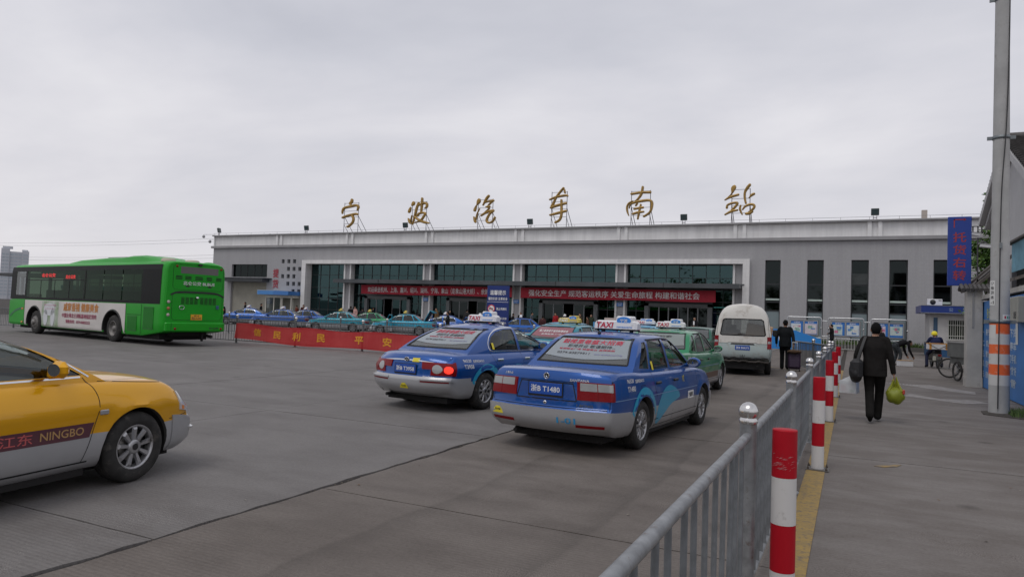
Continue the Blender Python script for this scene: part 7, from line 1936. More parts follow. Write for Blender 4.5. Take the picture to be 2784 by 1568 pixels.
    for (y0, y1) in ((-.75, .75),):
        vs = []
        for (x, z) in Q: vs += [(x, -.80, 3.16), (x, -.72, z - .06 if z > 3.25 else z - .01), (x, -.56, z), (x, .56, z), (x, .72, z - .06 if z > 3.25 else z - .01), (x, .80, 3.16)]
        b.add(vs, [(i * 6 + j, i * 6 + j + 1, (i + 1) * 6 + j + 1, (i + 1) * 6 + j) for i in range(len(Q) - 1) for j in range(5)] + [list(range(6)), list(range(len(vs) - 6, len(vs)))])
    me = b.mesh('roof_pod', M_g); sharp(me, 40); link('roof_pod', me, t)
    MB().cbox((-1.6, -.2, 3.46), (2.6, .8, .05), bev=.015).build('pod_panel', M_dark, t)
    for y in (.75, -.20): MB().lathe([(.26, 3.17), (.26, 3.26), (.20, 3.30), (.001, 3.31)], 20, M=Matrix.Translation((-6.2, y, 0))).build('roof_vent', mat('vent_beige', (.50, .44, .36), .6), t)
    b = MB(); b.ell((-6.1, -.95, 3.12), (.5, .28, .16)); b.build('roof_blister', M_g, t)
    # stern
    RX = -6.91
    def rear(name, y0, y1, z0, z1, mm, off=.006, th=.01, parent=None, bev=0):
        return MB().cbox((RX - off + th / 2, (y0 + y1) / 2, (z0 + z1) / 2), (th, y1 - y0, z1 - z0), bev=bev).build(name, mm, parent or t)
    def frame(name, y0, y1, z0, z1, w=.012, mm=M_seam):
        b = MB(); r = .09
        P = [(y0 + r, z0), (y1 - r, z0), (y1, z0 + r), (y1, z1 - r), (y1 - r, z1), (y0 + r, z1), (y0, z1 - r), (y0, z0 + r), (y0 + r, z0)]
        b.tube([(RX - .001, y, z) for y, z in P], w / 2, 5, cap=False); return b.build(name, mm, t)
    frame('rear_panel_gap', -1.10, .93, 2.13, 3.08); frame('engine_lid_gap', -1.10, .93, .99, 1.99)
    rear('rear_window', -.88, .64, 2.74, 3.0, mat('bus_rear_glass', (.13, .125, .12), .25), .004, .012)
    b = MB()
    for (y0, y1) in ((.58, .83), (.22, .46), (-.24, .06), (-.62, -.40), (-1.02, -.80)):
        for q in range(3): b.box(RX - .010, y0, 2.52 + q * .05, RX + .002, y1, 2.545 + q * .05)
    tag(b.build('vent_slots', M_seam, t), kind='stuff')
    b = MB()
    for c in range(8):
        y0 = .58 - c * .175 - (.06 if c > 3 else 0)
        for q in range(6): b.box(RX - .010, y0 - .13, 1.60 + q * .045, RX + .002, y0, 1.622 + q * .045)
    tag(b.build('engine_vents', M_seam, t), kind='stuff')
    P = catmull([(1.0, 1.93, 0), (.7, 2.03, 0), (0, 2.05, 0), (-.8, 2.03, 0), (-1.15, 1.90, 0)], 5)
    b = MB(); b.add([(RX - .012, p.x, p.y + d) for p in P for d in (-.035, .035)], [(2 * i, 2 * i + 2, 2 * i + 3, 2 * i + 1) for i in range(len(P) - 1)]); b.build('black_crescent', M_black, t, fix=False)
    rot = (PI / 2, 0, -PI / 2)
    ftext('rear_lettering', '北仑公交 BLBUS', mat('silver_letter', (.62, .64, .62), .4), 1.28, .15, t, (RX - .012, -.10, 2.38), rot, bold=.03)
    pl = rear('number_plate', -.28, .17, 1.0, 1.21, mat('yellow_plate', (.75, .38, .02), .5), .014, .012)
    ftext('plate_number', 'BJ226', M_blacktxt, .38, .11, pl, (RX - .016, -.055, 1.06), rot, bold=.012); ftext('plate_number', '浙·B', M_blacktxt, .22, .06, pl, (RX - .016, -.055, 1.165), rot, bold=.012)
    ftext('fleet_number', '811670', M_blacktxt, .38, .09, t, (RX - .13, -.72, .69), rot, bold=.02)
    b = MB(); b.cbox((RX - .05, -.0, .735), (.14, 2.40, .34), bev=.04); b.build('rear_bumper', M_g, t)
    for y in (.98, -1.12): MB().box(RX - .124, y - .005, .57, RX - .118, y + .005, .90).build('bumper_gap', M_seam, t)
    for y in (1.06, -1.18):
        for z, mm in ((1.66, mat('lamp_clear', (.5, .42, .4), .2)), (1.42, mat('lamp_amber', (.42, .15, .08), .2)), (1.18, mat('lamp_clear', (.5, .42, .4)))):
            MB().lathe([(.06, 0), (.055, .025), (.001, .032)], 16, axis='X', M=Matrix.Translation((RX + (.05 if abs(y) > 1.1 else .0), y, z)) @ Matrix.Rotation(PI, 4, 'Z')).build('tail_lamp', mm, t)
    for y, z in ((.80, 3.0), (-1.0, 2.98)): MB().lathe([(.045, 0), (.04, .02), (.001, .025)], 14, axis='X', M=Matrix.Translation((RX, y, z)) @ Matrix.Rotation(PI, 4, 'Z')).build('marker_lamp', M_red, t)
    for y, z in ((.83, .67), (-1.02, .67)): MB().lathe([(.05, 0), (.045, .02), (.001, .025)], 14, axis='X', M=Matrix.Translation((RX - .115, y, z)) @ Matrix.Rotation(PI, 4, 'Z')).build('reflector', M_red, t)
    MB().ell((RX - .03, -.05, 1.84), (.05, .06, .05), 12, 8).build('lid_catch', M_chrome, t)
    MB().cbox((RX - .02, -.90, 1.50), (.02, .12, .15), bev=.008).build('badge', mat('badge_blue', (.05, .12, .2), .3, .4), t)
    b = MB(); b.tube([(RX - .012, .55 + .10 * math.cos(q), 1.46 + .07 * math.sin(q)) for q in [2 * PI * i / 16 for i in range(17)]], .012, 5, cap=False); b.build('rear_emblem', M_chrome, t)
    MB().cbox((RX - .04, -.1, 3.10), (.08, .14, .08), bev=.01).build('rear_camera', M_dark, t)
    for y in (.35, -.55): rear('handle_recess', y - .07, y + .07, 2.24, 2.30, M_dark, .008)
    # underside
    MB().box(-6.2, -.95, .22, 6.3, .95, .45).build('underbody', M_under, t)
    MB().box(-6.6, -.7, .38, -5.2, .7, .62).build('engine_sump', M_under, t)
    MB().tube([(-6.85, -.75, .36), (-6.3, -.75, .40)], .06, 8).build('exhaust', M_under, t)
    MB().tube([(-6.7, -.45, .48), (-6.7, -.45, .18)], .05, 8).build('tow_post', M_under, t)
    pane_ = MB(); pane_.add([(6.91, -1.05, 1.2), (6.91, 1.05, 1.2), (6.86, 1.05, 2.9), (6.86, -1.05, 2.9)], [(0, 1, 2, 3)]); pane_.build('wind_screen', G_front, t)
make_bus()
# far left: bus shelter and another bus beyond the railing
sl = thing('bus_shelter', 'dark roofed bus shelter with posters at the left edge beyond the bus', 'bus shelter', (-62, 38, 0))
MB().box(-7, -1.6, 3.5, 5, 2.2, 3.75).build('roof', mat('shelter_roof', (.05, .055, .06), .5), sl)
for x in (-6.5, -2.4, 1.5, 4.6): MB().box(x - .09, .4, -.02, x + .09, .58, 3.5).build('post', M_gd, sl)
for x, cc in ((-6.2, (.45, .10, .14)), (-2.1, (.10, .25, .5)), (1.8, (.5, .12, .16))): MB().box(x, .45, .7, x + 2.6, .55, 2.0).build('poster_panel', mat('shelter_poster%d' % int(x * 10), cc, .5, col2=(.6, .6, .6), vscale=1.2), sl)
b2 = thing('parked_bus', 'white and teal bus standing behind the shelter at the left edge', 'bus', (-66, 45, 0), R(4))
MB().cbox((0, 0, 1.75), (10, 2.4, 2.7), bev=.12).build('body', mat('bus_white_teal', (.50, .56, .56), .4, var=.05), b2)
MB().box(-4.9, -1.215, 1.7, 4.9, -1.205, 2.6).build('window_band', mat('bus_dark_window', (.03, .06, .065), .2), b2)
MB().box(-5.0, -1.216, 2.65, 5.0, -1.206, 3.0).build('teal_stripe', mat('teal_stripe', (.02, .22, .28), .4), b2); MB().box(-5.0, -1.216, .75, 5.0, -1.206, 1.15).build('blue_stripe', mat('blue_stripe', (.03, .12, .4), .4), b2)
for x in (-3, 3): MB().lathe([(.001, -1.2), (.48, -1.2), (.48, -.9)], 24, axis='Y', M=Matrix.Translation((x, 0, .48))).build('wheel', M_rubber, b2)
# ------------------------------------------------------------------ people
SKIN = (.36, .20, .13)
def solid_tube(mb, pts, rs, m=0, n=10):
    P = catmull(pts, 4) if len(pts) > 2 else [Vector(p) for p in pts]
    k = len(pts) - 1
    rr = []
    for i in range(len(P)):
        f = i / (len(P) - 1) * k; j = min(int(f), k - 1); rr.append(rs[j] + (rs[j + 1] - rs[j]) * (f - j))
    mb.tube(P, rr, n, m)
    for p, r in ((P[0], rr[0]), (P[-1], rr[-1])): mb.ell(p, (r, r, r), n, 6, m)
def hand(mb, w, d, side, m, curl=.6, fwd=Vector((0, 1, 0))):
    """palm with four curled fingers and a thumb; d = direction the hand points"""
    d = d.normalized(); f = (fwd - d * fwd.dot(d)).normalized(); s = d.cross(f)
    pc = w + d * .045
    for q in range(4):
        o = f * (.030 - q * .020)
        solid_tube(mb, [w + o * .5, w + d * .04 + o, w + d * .085 + o], [.014, .013, .011], m, 6)
        L_ = (.070, .078, .072, .056)[q]; b = w + d * .085 + o; ins = -s * side
        solid_tube(mb, [b, b + (d * (1 - curl * .5) + ins * curl * .5).normalized() * L_ * .5, b + (d * (1 - curl) + ins * curl).normalized() * L_ * .62 + ins * L_ * .38 * curl], [.0105, .0095, .008], m, 6)
    t0 = w + d * .02 + f * .03
    solid_tube(mb, [t0, t0 + f * .022 + d * .03, t0 + f * .018 + d * .065 - s * side * .01], [.013, .011, .009], m, 6)
STAND = dict(pelvis=(0, 0, .93), chest=(0, .0, 1.27), neck=(0, .005, 1.44), head=(0, .03, 1.58), sl=(-.172, 0, 1.385), sr=(.172, 0, 1.385), el=(-.228, -.03, 1.12), er=(.228, -.03, 1.12), wl=(-.245, .03, .87), wr=(.245, .03, .87),
    hl=(-.09, 0, .90), hr=(.09, 0, .90), kl=(-.10, .03, .50), kr=(.10, .03, .50), al=(-.105, -.02, .09), ar=(.105, -.02, .09), tl=(-.125, .13, .035), tr=(.125, .13, .035))
PCACHE = {}
def person(label, loc, rz, pose=None, coat=(.02, .02, .022), trousers=(.015, .015, .017), shoes=(.012, .012, .012), hair=(.005, .005, .005), h=1.70, voxel=.02, long_coat=True, skin=SKIN, turn=0., group=None, fingers=False, cap=None, key=None, z=0., stout=1., belly=1.):
    J = {k: Vector(v) for k, v in {**STAND, **(pose or {})}.items()}
    s = h / 1.70
    t = thing('person', label, 'person', (loc[0], loc[1], z), rz, group)
    ck = (key, round(h, 2)) if key else None
    cols = [('skin', skin), ('coat', coat), ('trousers', trousers), ('shoes', shoes)]
    ms = [mat('%s_%s' % (n, '_'.join('%d' % (c * 1000) for c in cc)), cc, .55 if n == 'skin' else .9, var=.0 if n == 'skin' else .22, vscale=7, spec=.4 if n == 'skin' else .12, bump=0 if n == 'skin' else .35, bscale=9) for n, cc in cols]
    if ck and ck in PCACHE:
        me, hm = PCACHE[ck]; me = me.copy()
        for i_, x in enumerate(ms): me.materials[i_] = x
    else:
        b = MB()
        # torso as stacked ellipses along pelvis - chest - neck
        up = [J['pelvis'] - (J['chest'] - J['pelvis']).normalized() * (.15 if long_coat else .03), J['pelvis'], J['pelvis'].lerp(J['chest'], .45), J['chest'], J['chest'].lerp(J['neck'], .55), J['neck']]
        wr = [(.182, .135), (.180, .132), (.168 * belly, .122 * belly), (.190, .125), (.165, .10), (.062, .062)]
        across = (J['sr'] - J['sl']).normalized(); hipx = (J['hr'] - J['hl']).normalized()
        ring = []; NS = 20
        UP = catmull(up, 4)
        for i, p in enumerate(UP):
            f = i / (len(UP) - 1) * (len(up) - 1); j = min(int(f), len(up) - 2); g_ = f - j
            rx = (wr[j][0] + (wr[j + 1][0] - wr[j][0]) * g_) * stout; ry = (wr[j][1] + (wr[j + 1][1] - wr[j][1]) * g_) * stout
            d = (UP[min(i + 1, len(UP) - 1)] - UP[max(i - 1, 0)]).normalized()
            ax = hipx.lerp(across, min(1, f / 3)).normalized(); ax = (ax - d * ax.dot(d)).normalized(); ay = d.cross(ax)
            ring.append([p + ax * rx * math.cos(a) + ay * ry * math.sin(a) for a in [2 * PI * k / NS for k in range(NS)]])
        vs = [p for r in ring for p in r]
        b.add(vs, [(i * NS + k, i * NS + (k + 1) % NS, (i + 1) * NS + (k + 1) % NS, (i + 1) * NS + k) for i in range(len(ring) - 1) for k in range(NS)] + [list(range(NS))[::-1], list(range(len(vs) - NS, len(vs)))], 1)
        for sd in 'lr':
            S, E_, W_ = J['s' + sd], J['e' + sd], J['w' + sd]
            solid_tube(b, [S.lerp(J['neck'], .35), S, E_, W_.lerp(E_, .06)], [.058 * stout, .062 * stout, .052 * stout, .043], 1)
            solid_tube(b, [W_.lerp(E_, .08), W_], [.030, .026], 0, 8)
            d = (W_ - E_).normalized()
            if fingers: hand(b, W_, d, 1 if sd == 'r' else -1, 0)
            else: b.ell(W_ + d * .07, (.03, .045, .055), 8, 6, 0, Rm=d.to_track_quat('Z', 'Y').to_matrix()); solid_tube(b, [W_ + d * .1, W_ + d * .16], [.024, .014], 0, 6)
            H_, K_, A_, T_ = J['h' + sd], J['k' + sd], J['a' + sd], J['t' + sd]
            solid_tube(b, [H_ + Vector((0, 0, .06)), H_, K_, A_.lerp(K_, .1), A_ + Vector((0, 0, -.01))], [.085, .098 * stout, .073, .066, .066], 2, 12)
            solid_tube(b, [A_ + (A_ - T_).normalized() * .03 + Vector((0, 0, -.035)), A_.lerp(T_, .5) - Vector((0, 0, .012)), T_], [.045, .044, .032], 3, 8)
        solid_tube(b, [J['neck'] - Vector((0, 0, .03)), J['neck'].lerp(J['head'], .6)], [.056, .052], 0)
        # collar
        nk = J['neck']; b.lathe([(.060, -.035), (.078, -.02), (.074, .02), (.060, .022)], 16, 1, M=Matrix.Translation(nk))
        Rh = Matrix.Rotation(turn, 3, 'Z')
        hc = J['head']
        b.ell(hc, (.076, .092, .112), 18, 12, 0, Rm=Rh); b.ell(hc + Rh @ Vector((0, .028, -.055)), (.058, .062, .062), 12, 8, 0, Rm=Rh)
        b.ell(hc + Rh @ Vector((0, .098, -.008)), (.013, .020, .026), 8, 6, 0, Rm=Rh)
        b.ell(hc + Rh @ Vector((0, .083, -.056)), (.026, .012, .010), 8, 6, 0, Rm=Rh)
        for q in (-1, 1): b.ell(hc + Rh @ Vector((q * .079, -.008, -.005)), (.013, .024, .034), 8, 6, 0, Rm=Rh)
        if s != 1: b.v = [tuple(Vector(v) * s) for v in b.v]
        src = b.mesh('src', [])
        kd = KDTree(len(src.polygons))
        for p_, mi in zip(src.polygons, b.m): kd.insert(p_.center, mi)
        kd.balance()
        o = link('tmp', src); md = o.modifiers.new('r', 'REMESH'); md.mode = 'VOXEL'; md.voxel_size = voxel
        m2 = o.modifiers.new('s', 'SMOOTH'); m2.factor = .5; m2.iterations = 4 if voxel < .015 else 2
        bpy.context.view_layer.update(); dg = bpy.context.evaluated_depsgraph_get(); me = bpy.data.meshes.new_from_object(o.evaluated_get(dg), depsgraph=dg)
        bpy.data.objects.remove(o)
        me.materials.clear()
        for x in ms: me.materials.append(x)
        for p_ in me.polygons:
            p_.use_smooth = True; p_.material_index = kd.find(p_.center)[1]
        # hair: cap over the back and top of the skull with a parted fringe line
        hb = MB(); n, k = 22, 12; rnd = random.Random(int(h * 1000)); vs = []; ok = []
        for i in range(k + 1):
            a = PI * .78 * i / k
            for j in range(n):
                c = 2 * PI * j / n
                p = Vector((math.sin(a) * math.cos(c) * .086, math.sin(a) * math.sin(c) * .101 - .006, math.cos(a) * .120 + .004)) * (1 + rnd.uniform(-.02, .03))
                vs.append((hc + Rh @ p) * s); ok.append(not (p.y > .045 and p.z < .045) and not (abs(p.x) > .07 and p.z < -.02) and p.z > -.085)
        hb.add(vs, [f for f in [(i * n + j, (i + 1) * n + j, (i + 1) * n + (j + 1) % n, i * n + (j + 1) % n) for i in range(k) for j in range(n)] if all(ok[q] for q in f)], 0, True)
        # eyes as small dark almonds
        hm = hb.mesh('hair', []); hm.materials.append(mat('hair_%d' % int(hair[0] * 1000), hair, .8, spec=.12))
        if ck: PCACHE[ck] = (me, hm)
    bo_ = link('body', me, t)
    hr_ = link('hair', hm, t)
    if voxel < .016:
        eb = MB()
        for q in (-1, 1): eb.ell((J['head'] + Matrix.Rotation(turn, 3, 'Z') @ Vector((q * .030, .082, .012))) * s, (.012, .006, .006), 8, 6)
        eb.build('eyes', M_black, t)
    if cap:
        m = MB(); c = J['head'] * s; m.lathe([(.118 * s, -.02), (.122 * s, .02), (.115 * s, .07), (.085 * s, .12), (.04 * s, .145), (.001, .15)], 20, M=Matrix.Translation(c)); m.cbox((c.x, c.y + .12 * s, c.z), (.16, .10, .012), bev=.003)
        m.build('helmet' if cap[0] == 'helmet' else 'cap', mat('cap_%d' % int(cap[1][0] * 1000 + cap[1][1] * 100), cap[1], .4), t)
    return t
DK = (.020, .019, .020)
# the man walking away on the right
walk1 = dict(el=(-.275, -.06, 1.12), wl=(-.27, .10, .90), er=(.24, -.02, 1.11), wr=(.285, .03, .84), kl=(-.075, .02, .50), al=(-.055, -.27, .15), tl=(-.055, -.13, .045), kr=(.075, .16, .52), ar=(.05, .15, .10), tr=(.06, .30, .04), head=(.012, .035, 1.575))
m1 = person('man in a dark suit walking away with bags in both hands and a shoulder bag', (.37, 13.75), -.05, walk1, (.017, .0155, .015), (.0125, .0115, .011), (.008, .008, .008), (.005, .005, .005), 1.72, .009, True, fingers=True, stout=1.06)
def W(o, p): 
    c, s_ = math.cos(o.rotation_euler[2]), math.sin(o.rotation_euler[2]); return Vector((o.location[0] + p[0] * c - p[1] * s_, o.location[1] + p[0] * s_ + p[1] * c, o.location[2] + p[2]))
def lump(mb, c, r, seed, amp=.12, n=20, k=14, m=0):
    rnd = random.Random(seed); ph = [rnd.uniform(0, 6.28) for _ in range(6)]
    o = len(mb.v); mb.ell(c, r, n, k, m)
    for i in range(o, len(mb.v)):
        v = Vector(mb.v[i]) - Vector(c); d = v.normalized() if v.length > 0 else v
        f = 1 + amp * (math.sin(d.x * 5 + ph[0]) * math.sin(d.z * 4 + ph[1]) + .5 * math.sin(d.y * 8 + ph[2]) * math.sin(d.z * 9 + ph[3]))
        mb.v[i] = tuple(Vector(c) + v * f)
b1 = thing('shoulder_bag', 'black shoulder bag hanging at the left hip of the man in the dark suit', 'bag', W(m1, (0, 0, 0)), -.05)
m = MB(); m.cbox((-.275, -.10, .90), (.20, .40, .36), bev=.06); lump(m, (-.285, -.10, .86), (.115, .215, .20), 3, .06); m.build('pouch', mat('bag_black', (.012, .012, .014), .6, var=.2, vscale=6, bump=.3, bscale=18), b1)
m = MB(); P = catmull([(-.27, -.28, 1.02), (-.20, -.20, 1.28), (-.145, -.06, 1.475), (-.18, .09, 1.35), (-.26, .08, 1.04)], 6)
m.add([p + Vector((d, 0, 0)) for p in P for d in (-.022, .022)], [(2 * i, 2 * i + 2, 2 * i + 3, 2 * i + 1) for i in range(len(P) - 1)]); m.build('strap', mat('strap_black', (.02, .02, .022), .6), b1)
M_film2 = glass('plastic_bag_film', (.85, .87, .88), 1.4, .15, body=(.80, .82, .84), bodyfac=.5)
b2_ = thing('carrier_bag', 'thin white carrier bag holding a printed box, beside the black shoulder bag', 'bag', W(m1, (-.40, .08, 0)), -.25)
MB().cbox((0, 0, .56), (.26, .17, .17), bev=.006).build('box', mat('box_white', (.80, .80, .81), .5), b2_)
MB().box(-.11, -.087, .50, -.03, -.0855, .60).build('box_print', mat('box_red', (.45, .06, .09), .5, col2=(.7, .6, .6), vscale=40), b2_); MB().box(.03, -.087, .49, .10, -.0855, .53).build('box_print', mat('box_green', (.06, .25, .1), .5), b2_)
m = MB(); vs = [(-.145, -.10, .465), (.145, -.10, .465), (.145, .10, .465), (-.145, .10, .465), (-.14, -.095, .67), (.14, -.095, .67), (.14, .095, .67), (-.14, .095, .67), (.09, -.03, .80), (.16, -.03, .80), (.16, .03, .80), (.09, .03, .80)]
m.add(vs, [(3, 2, 1, 0)] + [(i, (i + 1) % 4, (i + 1) % 4 + 4, i + 4) for i in range(4)] + [(i + 4, (i + 1) % 4 + 4, (i + 1) % 4 + 8, i + 8) for i in range(4)]); m.build('film', M_film2, b2_, fix=False)
b3 = thing('vegetable_bag', 'yellow-green plastic bag of vegetables in the right hand of the man in the suit', 'bag', W(m1, (.315, .03, 0)), 0)
m = MB(); lump(m, (0, 0, .47), (.135, .12, .135), 9, .08); m.build('contents', mat('bag_contents', (.07, .17, .02), .5, col2=(.03, .09, .012), vscale=14), b3)
m = MB(); lump(m, (0, 0, .475), (.146, .13, .144), 9, .085)
for sx in (-1, 1):
    for k in range(5): m.tube([(sx * (.10 - .02 * k), -.05 + .025 * k, .555), (sx * (.055 - .01 * k), -.02 + .01 * k, .66), (sx * .012, 0, .80)], [.03, .016, .008], 6)
m.build('film', glass('yellow_film', (.80, .80, .22), 1.3, .45, body=(.40, .43, .035), bodyfac=.45), b3)
m = MB(); m.cbox((.125, -.05, .55), (.04, .06, .08), bev=.01); m.build('red_label', mat('label_red', (.42, .05, .03), .5), b3)
# traveller with suitcase
walk2 = dict(el=(-.27, -.03, 1.13), wl=(-.28, .06, .88), er=(.25, -.10, 1.13), wr=(.275, -.20, .88), kl=(-.09, .10, .51), al=(-.09, .04, .09), tl=(-.10, .19, .035), kr=(.085, .0, .50), ar=(.08, -.20, .12), tr=(.09, -.07, .04))
m2_ = person('man in dark clothes walking away pulling a purple suitcase', (-2.16, 27.3), .06, walk2, (.014, .016, .018), (.010, .011, .013), (.010, .010, .010), (.006, .006, .006), 1.80, .011, True, fingers=True, stout=1.12)
sc = thing('suitcase', 'purple wheeled suitcase with a brown fur garment on top', 'suitcase', (-1.80, 26.75, 0), .06)
Mx = Matrix.Translation((0, 0, .05)) @ Matrix.Rotation(R(-10), 4, 'X')
m = MB(); m.cbox((0, 0, .32), (.42, .26, .58), 0, Mx, bev=.05); m.build('shell', mat('suitcase_purple', (.035, .016, .045), .6, var=.15), sc)
m = MB(); m.cbox((0, -.14, .20), (.34, .04, .26), 0, Mx, bev=.015); m.build('pocket', mat('suitcase_purple', (.035, .016, .045)), sc)
m = MB()
for x in (-.08, .08): m.tube([(x, .10, .60), (x, .10, .98)], .010, 6, 0, M=Mx)
m.tube([(-.09, .10, .98), (.09, .10, .98)], .014, 6, 0, M=Mx); m.build('pull_handle', mat('handle_alloy', (.6, .6, .58), .35, .7), sc)
for x in (-.17, .17):
    w = MB(); w.lathe([(.001, -.02), (.04, -.02), (.04, .02), (.001, .02)], 14, axis='X', M=Matrix.Translation((x, -.06, .04))); w.build('wheel', M_rubber, sc)
m = MB(); lump(m, (-.02, 0, .68), (.25, .15, .075), 21, .16); rnd = random.Random(3)
m.build('fur_garment', mat('brown_fur', (.11, .065, .035), .95, col2=(.05, .03, .018), vscale=22, bump=.9, bscale=70), sc)
# man on the phone before the boards
person('man in a black jacket on the phone before the middle notice board', (-1.18, 51.6), R(75), dict(er=(.22, .12, 1.18), wr=(.11, .16, 1.48), el=(-.22, .05, 1.14), wl=(-.10, .20, 1.10)), (.014, .014, .016), (.016, .017, .022), h=1.76, voxel=.016, turn=.2)
# stooping man and his box
bend = dict(pelvis=(0, -.10, .86), chest=(0, .26, 1.00), neck=(0, .42, .98), head=(0, .55, .98), sl=(-.17, .36, .97), sr=(.17, .36, .97), el=(-.18, .40, .68), er=(.18, .42, .68), wl=(-.14, .50, .42), wr=(.16, .58, .40), hl=(-.09, -.10, .84), hr=(.09, -.10, .84), kl=(-.13, .02, .48), kr=(.12, .06, .48), al=(-.14, -.10, .09), ar=(.12, -.04, .09), tl=(-.15, .06, .035), tr=(.13, .12, .035))
person('man in black bending down over a white box on the walkway', (1.85, 35.6), R(-62), bend, (.012, .012, .014), (.045, .052, .058), (.2, .18, .16), h=1.74, voxel=.012, long_coat=False, fingers=True)
def carton(label, loc, rz, d, lidc, z=0.):
    t = thing('carton', label, 'box', (*loc, z), rz)
    MB().cbox((0, 0, d[2] / 2), d, bev=.01).build('body', mat('foam_white', (.62, .62, .63), .7, var=.06), t)
    MB().cbox((0, 0, d[2] + .012), (d[0] + .02, d[1] + .02, .022), bev=.006).build('lid', mat('tape_%d' % int(lidc[0] * 100), lidc, .5), t)
    return t
carton('white foam box with brown taped lid in front of the stooping man', (2.12, 35.3), R(15), (.55, .38, .24), (.40, .24, .10))
# rider on a motor scooter, from behind
ride = dict(pelvis=(0, -.02, .80), chest=(0, .06, 1.13), neck=(0, .12, 1.30), head=(-.02, .19, 1.43), sl=(-.20, .08, 1.25), sr=(.20, .08, 1.25), el=(-.30, .22, 1.02), er=(.30, .22, 1.02), wl=(-.27, .46, 1.0), wr=(.27, .46, 1.0), hl=(-.11, 0, .78), hr=(.11, 0, .78), kl=(-.26, .30, .56), kr=(.22, .32, .60), al=(-.31, .12, .10), ar=(.26, .16, .10), tl=(-.34, .27, .035), tr=(.28, .31, .035))
person('rider in a dark blue jacket and yellow helmet sitting on a scooter', (3.28, 35.35), .10, ride, (.022, .028, .075), (.022, .025, .05), h=1.70, voxel=.012, long_coat=False, cap=('helmet', (.80, .68, .02)), stout=1.1, turn=.3)
sct = thing('motor_scooter', 'dusty motor scooter carrying a box behind its rider', 'scooter', (3.28, 35.35, 0), .10)
def ring_wheel(name, parent, c, r, tr_, m=M_rubber, spokes=0):
    w = link(name, None, parent, c)
    MB().lathe([(r - tr_ * 2, 0), (r - tr_ * 1.6, -tr_ * .8), (r - tr_ * .4, -tr_ * .8), (r, 0), (r - tr_ * .4, tr_ * .8), (r - tr_ * 1.6, tr_ * .8), (r - tr_ * 2, 0)], 28, axis='X').build('tyre', m, w)
    b = MB(); b.lathe([(r - tr_ * 2.2, -.008), (r - tr_ * 1.9, -.008), (r - tr_ * 1.9, .008), (r - tr_ * 2.2, .008), (r - tr_ * 2.2, -.008)], 28, axis='X'); b.lathe([(.001, -.03), (.025, -.03), (.025, .03), (.001, .03)], 10, axis='X')
    for k in range(spokes): a = 2 * PI * k / spokes; b.tube([(.02 * (-1) ** k, .02 * math.cos(a), .02 * math.sin(a)), (0, (r - tr_ * 2) * math.cos(a + .1), (r - tr_ * 2) * math.sin(a + .1))], .0025, 4)
    if not spokes: b.lathe([(r - tr_ * 2.1, -.012), (.02, -.012)], 20, axis='X'); b.lathe([(r - tr_ * 2.1, .012), (.02, .012)], 20, axis='X')
    b.build('rim', M_galv, w); return w
M_scp = mat('scooter_plastic', (.10, .10, .09), .5, var=.2, grime=((.2, .18, .15), 6, .55))
ring_wheel('wheel', sct, (0, -.42, .24), .24, .05); ring_wheel('wheel', sct, (0, .78, .24), .24, .05)
m = MB(); m.cbox((0, -.30, .52), (.26, .62, .22), bev=.06); m.cbox((0, -.58, .46), (.17, .10, .22), bev=.03); m.build('rear_body', M_scp, sct)
m = MB(); m.cbox((0, -.05, .70), (.28, .75, .12), bev=.04); m.build('seat', M_black, sct)
m = MB(); m.cbox((0, .30, .28), (.32, .42, .08), bev=.02); m.cbox((0, .56, .62), (.36, .10, .62), bev=.04); m.build('leg_shield', M_scp, sct)
m = MB(); m.tube([(-.33, .46, 1.0), (-.1, .55, 1.0), (.1, .55, 1.0), (.33, .46, 1.0)], .016, 8); m.tube([(0, .55, 1.0), (0, .78, .30)], .025, 8); m.build('handlebar', M_black, sct)
m = MB(); m.cbox((-.14, -.50, .42), (.12, .16, .20), bev=.02); m.build('number_plate', mat('plate_pale', (.42, .42, .36), .6), sct); MB().cbox((.02, -.64, .56), (.14, .04, .07), bev=.01).build('tail_light', M_red, sct)
MB().tube([(.13, -.65, .22), (.13, -.1, .26)], .035, 8).build('exhaust', M_under, sct)
cr = thing('strapped_box', 'white foam box with orange tape strapped across the scooter rack', 'box', (3.30, 34.83, .80), .10)
MB().cbox((0, 0, .13), (.80, .36, .25), bev=.01).build('body', mat('foam_white', (.62, .62, .63)), cr)
M_tape = mat('orange_tape', (.55, .25, .04), .5)
for x in (-.30, .30): MB().cbox((x, 0, .13), (.085, .366, .257)).build('tape', M_tape, cr)
MB().cbox((0, 0, .252), (.81, .372, .03)).build('lid_tape', M_tape, cr)
m = MB()
for a, b_ in (((-.38, .24), (0, .02)), ((.38, .24), (0, .02))): m.tube([(a[0], -.192, a[1]), (b_[0], -.192, b_[1])], .008, 5)
m.build('rope', M_black, cr)
# cargo tricycle by the gate post
tri = thing('cargo_tricycle', 'old cargo tricycle with a grey metal box beside the gate post', 'tricycle', (3.36, 27.41, 0), R(18))
M_tw = mat('old_tyre', (.03, .028, .026), .85)
fwh = ring_wheel('front_wheel', tri, (0, 1.05, .34), .34, .028, M_tw, 24); fwh.rotation_euler = (0, 0, R(58))
for x in (-.42, .42): ring_wheel('rear_wheel', tri, (x, -.45, .32), .32, .032, M_tw, 24)
m = MB(); m.tube([(0, 1.05, .34), (0, .92, .72), (0, .84, 1.0)], .02, 8); m.tube([(-.28, .72, 1.02), (-.2, .84, 1.03), (.2, .84, 1.03), (.28, .72, 1.02)], .014, 8); m.tube([(0, .90, .75), (0, .45, .38), (0, -.45, .34)], .022, 8); m.tube([(0, .45, .40), (0, .30, .92)], .02, 8); m.tube([(-.42, -.45, .32), (.42, -.45, .32)], .02, 8)
m.build('frame', mat('tri_frame', (.12, .12, .125), .5, .4), tri)
